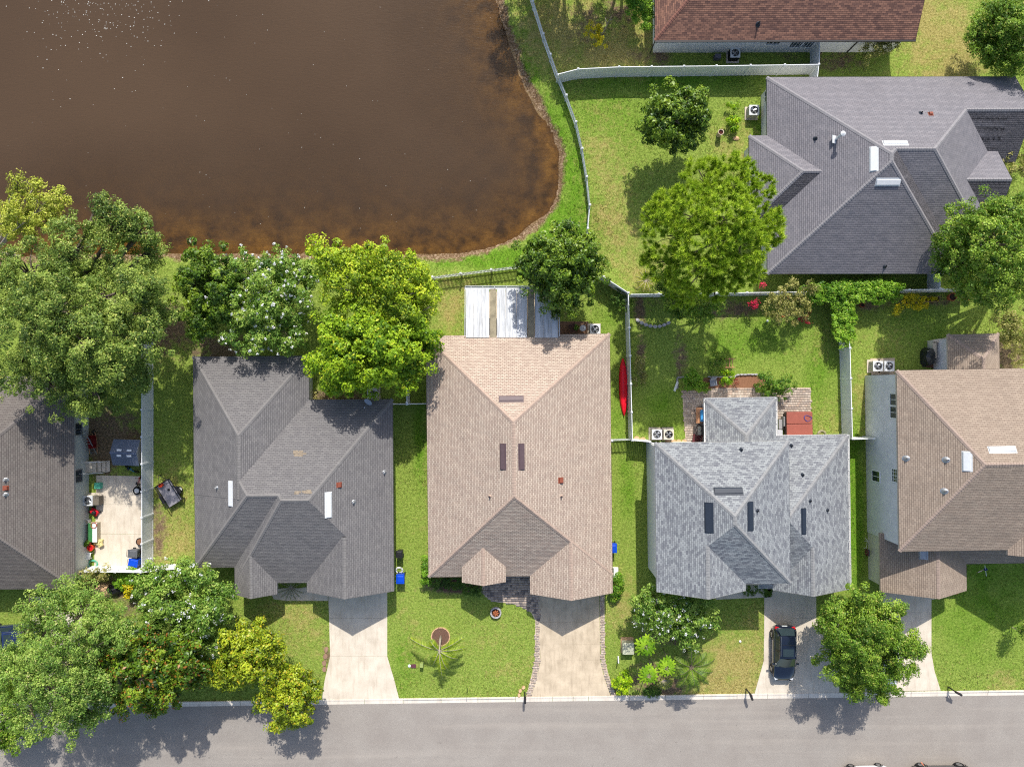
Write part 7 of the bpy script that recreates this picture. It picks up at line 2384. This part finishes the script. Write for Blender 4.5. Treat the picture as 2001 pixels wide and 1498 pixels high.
m = MB(); m.box((0, 0, .25), (.45, .3, .4)); m.box((0, 0, .48), (.48, .33, .06)); tag(m.build('side_table', BEIGE_P, None, (*G(1849, 681, .5), 0), R(20), bevel=.02), 'pale box table in the shade left of the taupe sunroom', 'table')
patch('soil_bed', [(1802, 716), (1802, 690), (1828, 668), (1856, 668), (1856, 720)], MULCH_DK)
slabs('condenser_slab', [[(1700, 700), (1748, 699), (1748, 732), (1702, 733)]], STONE_TAN if False else CONC_OLD, .05)
def flag():
    x, y = G(1926, 1122, 1.9)
    root = empty('flag', (x, y, 0), R(15), 'striped red white and blue flag on a slanted pole at the porch', 'flag')
    m = MB(); m.tube([(-.1, .9, 2.3), (.0, -.1, 1.95)], .018, 6); m.build('pole', WHITE, root)
    cols_ = [lin((178, 30, 60)), lin((225, 225, 230))]
    mr, mw, mb_ = plain('flag red cloth', lin((168, 28, 60)), .8), plain('flag white cloth', (.75, .75, .76), .8), plain('flag blue cloth', lin((40, 50, 110)), .8)
    for k in range(9):
        m = MB(); vs = []
        for i in range(7):
            t = i / 6
            for q in (k / 9, (k + 1) / 9):
                vs.append((-.06 - .42 * q + .05 * math.sin(t * 7 + q * 3), .55 - .35 * t - .1 * q, 2.15 - .65 * t * .9 - .1 * q))
        m.add(vs, [(2 * i, 2 * i + 1, 2 * i + 3, 2 * i + 2) for i in range(6)])
        o = m.build('stripe', mr if k % 2 == 0 else mw, root)
        o.modifiers.new('solid', 'SOLIDIFY').thickness = .006
    m = MB(); m.box((-.05, .52, 2.17), (.26, .02, .22), rx=.6); m.build('canton', mb_, root)
flag()
def hose_reel():
    x = 29.06 + .30; y = G(1700, 1079, .6)[1]
    root = empty('hose_reel', (x, y, 0), R(.9), 'brown hose reel on the cream garage wall of the two storey house', 'hose reel')
    m = MB(); m.box((-.1, 0, .65), (.12, .5, .3)); m.build('bracket', GRAY_P, root)
    for r_ in (.16, .21, .26):
        m = MB(); m.tube([(-.2 - .02 * (k % 2), r_ * math.cos(2 * math.pi * k / 24), .6 + r_ * math.sin(2 * math.pi * k / 24)) for k in range(25)], .025, 6, False); m.build('hose_coil', plain('maroon hose', lin((96, 44, 44)), .6), root)
hose_reel()
m = MB(); m.tube([(0, 0, 0), (0, .0, .5), (-.25, .2, .95), (-.5, .15, 1.0)], .015, 6); m.tube([(-.25, .2, .95), (-.45, .4, .95)], .015, 6); m.tube([(0, 0, .4), (-.3, -.5, .8), (-.5, -.45, .85)], .015, 6)
tag(m.build('garden_rack', WHITE_METAL, None, (*G(1690, 1055), 0), smooth=True), 'thin white bent metal rack standing at the cream garage wall', 'rack')
# condenser-side clutter behind the rust brown house
m = MB(); m.box((0, 0, .3), (.5, .35, .55)); tag(m.build('meter_cabinet', plain('slate box', lin((96, 94, 104)), .6), None, (*G(1403, 110, .5), 0), bevel=.02), 'slate gray box on the grass behind the rust brown house', 'box')
ac_unit('condenser with black coil behind the rust brown house', 1437, 103, .8, .8, body=BLACK)
# dark rock and bag heap under the oaks beside the leftmost house
m = MB(); m.lathe([(.75, 0), (.7, .35), (.45, .6), (.15, .68), (0, .69)], (0, 0, 0), 11, 1.2, .8); tag(m.build('landscape_boulder', STONE_TAN, None, (*G(207, 1152), 0)), 'pale boulder under the trees below the white side gate', 'rock')
m = MB(); m.lathe([(.5, 0), (.55, .3), (.35, .6), (.1, .7), (0, .72)], (0, 0, 0), 13, 1.3, .8); tag(m.build('garden_bag', BLACK, None, (*G(226, 1149), 0)), 'black rubbish bag beside the pale boulder under the trees', 'bag')
# sun glints on the pond, modelled as small white flecks
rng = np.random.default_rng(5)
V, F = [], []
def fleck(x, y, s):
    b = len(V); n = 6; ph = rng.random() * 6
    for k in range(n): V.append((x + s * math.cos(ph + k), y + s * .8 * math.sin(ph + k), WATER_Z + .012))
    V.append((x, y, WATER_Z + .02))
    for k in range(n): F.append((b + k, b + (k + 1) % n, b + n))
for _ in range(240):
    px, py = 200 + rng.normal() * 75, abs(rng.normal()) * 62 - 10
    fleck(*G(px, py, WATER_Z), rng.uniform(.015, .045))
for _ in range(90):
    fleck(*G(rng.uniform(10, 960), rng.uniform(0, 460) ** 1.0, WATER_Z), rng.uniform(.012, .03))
fl = np_mesh('glint_flecks', V, F, plain('white petals', (.6, .58, .52), .6)); tag(fl, 'sun glints modelled as tiny white flecks on the brown pond', 'glints', kind='stuff')

# ---------------------------------------------------------------- grass blades over the lawns
def grass():
    rng = np.random.default_rng(77)
    N = 150000
    x = rng.uniform(-44, 44, N); y = rng.uniform(-26.4, 33, N)
    ok = np.ones(N, bool)
    for P in EXCL:
        P = np.array(P)
        ok &= ~in_poly(x, y, P)
    ky = (CY - 1366.0) * MPP + ((x / MPP + CX) - 640) * 18.5 / 1370.0 * MPP
    ok &= y > ky + .03
    z, sd = grass_basin(x, y)
    ok &= sd < -.25
    dirt_ = blobs(x, y, DIRT, 41); ok &= dirt_ < .45
    ex, ey = G(215, 1000)
    ok &= ~((x < G(277, 900)[0]) & (x > G(160, 900)[0]) & (y < G(0, 830)[1]) & (y > G(0, 1118)[1]))
    x, y, z = x[ok], y[ok], z[ok]
    lush = blobs(x, y, LUSH, 21); dry = blobs(x, y, DRY, 31)
    n = len(x)
    B = 3
    X_, Y_, Z_ = np.repeat(x, B), np.repeat(y, B), np.repeat(z, B)
    M = n * B
    a = rng.uniform(0, 2 * np.pi, M); h = rng.uniform(.04, .10, M) * (1 + .6 * np.repeat(lush, B)); r_ = rng.uniform(.03, .11, M); w = rng.uniform(.012, .026, M)
    bx, by = X_ + rng.normal(size=M) * .05, Y_ + rng.normal(size=M) * .05
    zz = Z_ - .02
    V = np.stack([np.stack([bx - np.sin(a) * w, by + np.cos(a) * w, zz], 1), np.stack([bx + np.sin(a) * w, by - np.cos(a) * w, zz], 1), np.stack([bx + np.cos(a) * r_, by + np.sin(a) * r_, zz + .02 + h], 1)], 1).reshape(-1, 3)
    c_mid = np.array([lin((80, 100, 32)), lin((180, 188, 98))]); c_l = np.array([lin((58, 96, 18)), lin((150, 180, 62))]); c_d = np.array([lin((136, 120, 62)), lin((220, 198, 138))])
    t = rng.random(M)[:, None]
    col = c_mid[0] + (c_mid[1] - c_mid[0]) * t
    lf = np.clip(np.repeat(lush, B) * 1.3, 0, 1)[:, None]; col = col * (1 - lf) + (c_l[0] + (c_l[1] - c_l[0]) * t) * lf
    df = (rng.random(M) < np.clip(np.repeat(dry, B) * .75 + .07, 0, .9))[:, None]
    col = np.where(df, c_d[0] + (c_d[1] - c_d[0]) * t, col)
    g = np_mesh('grass', V, np.arange(M * 3).reshape(-1, 3), LEAF, None, np.repeat(col, 3, 0))
    tag(g, 'short green lawn grass growing between the houses', 'grass', kind='stuff')
grass()
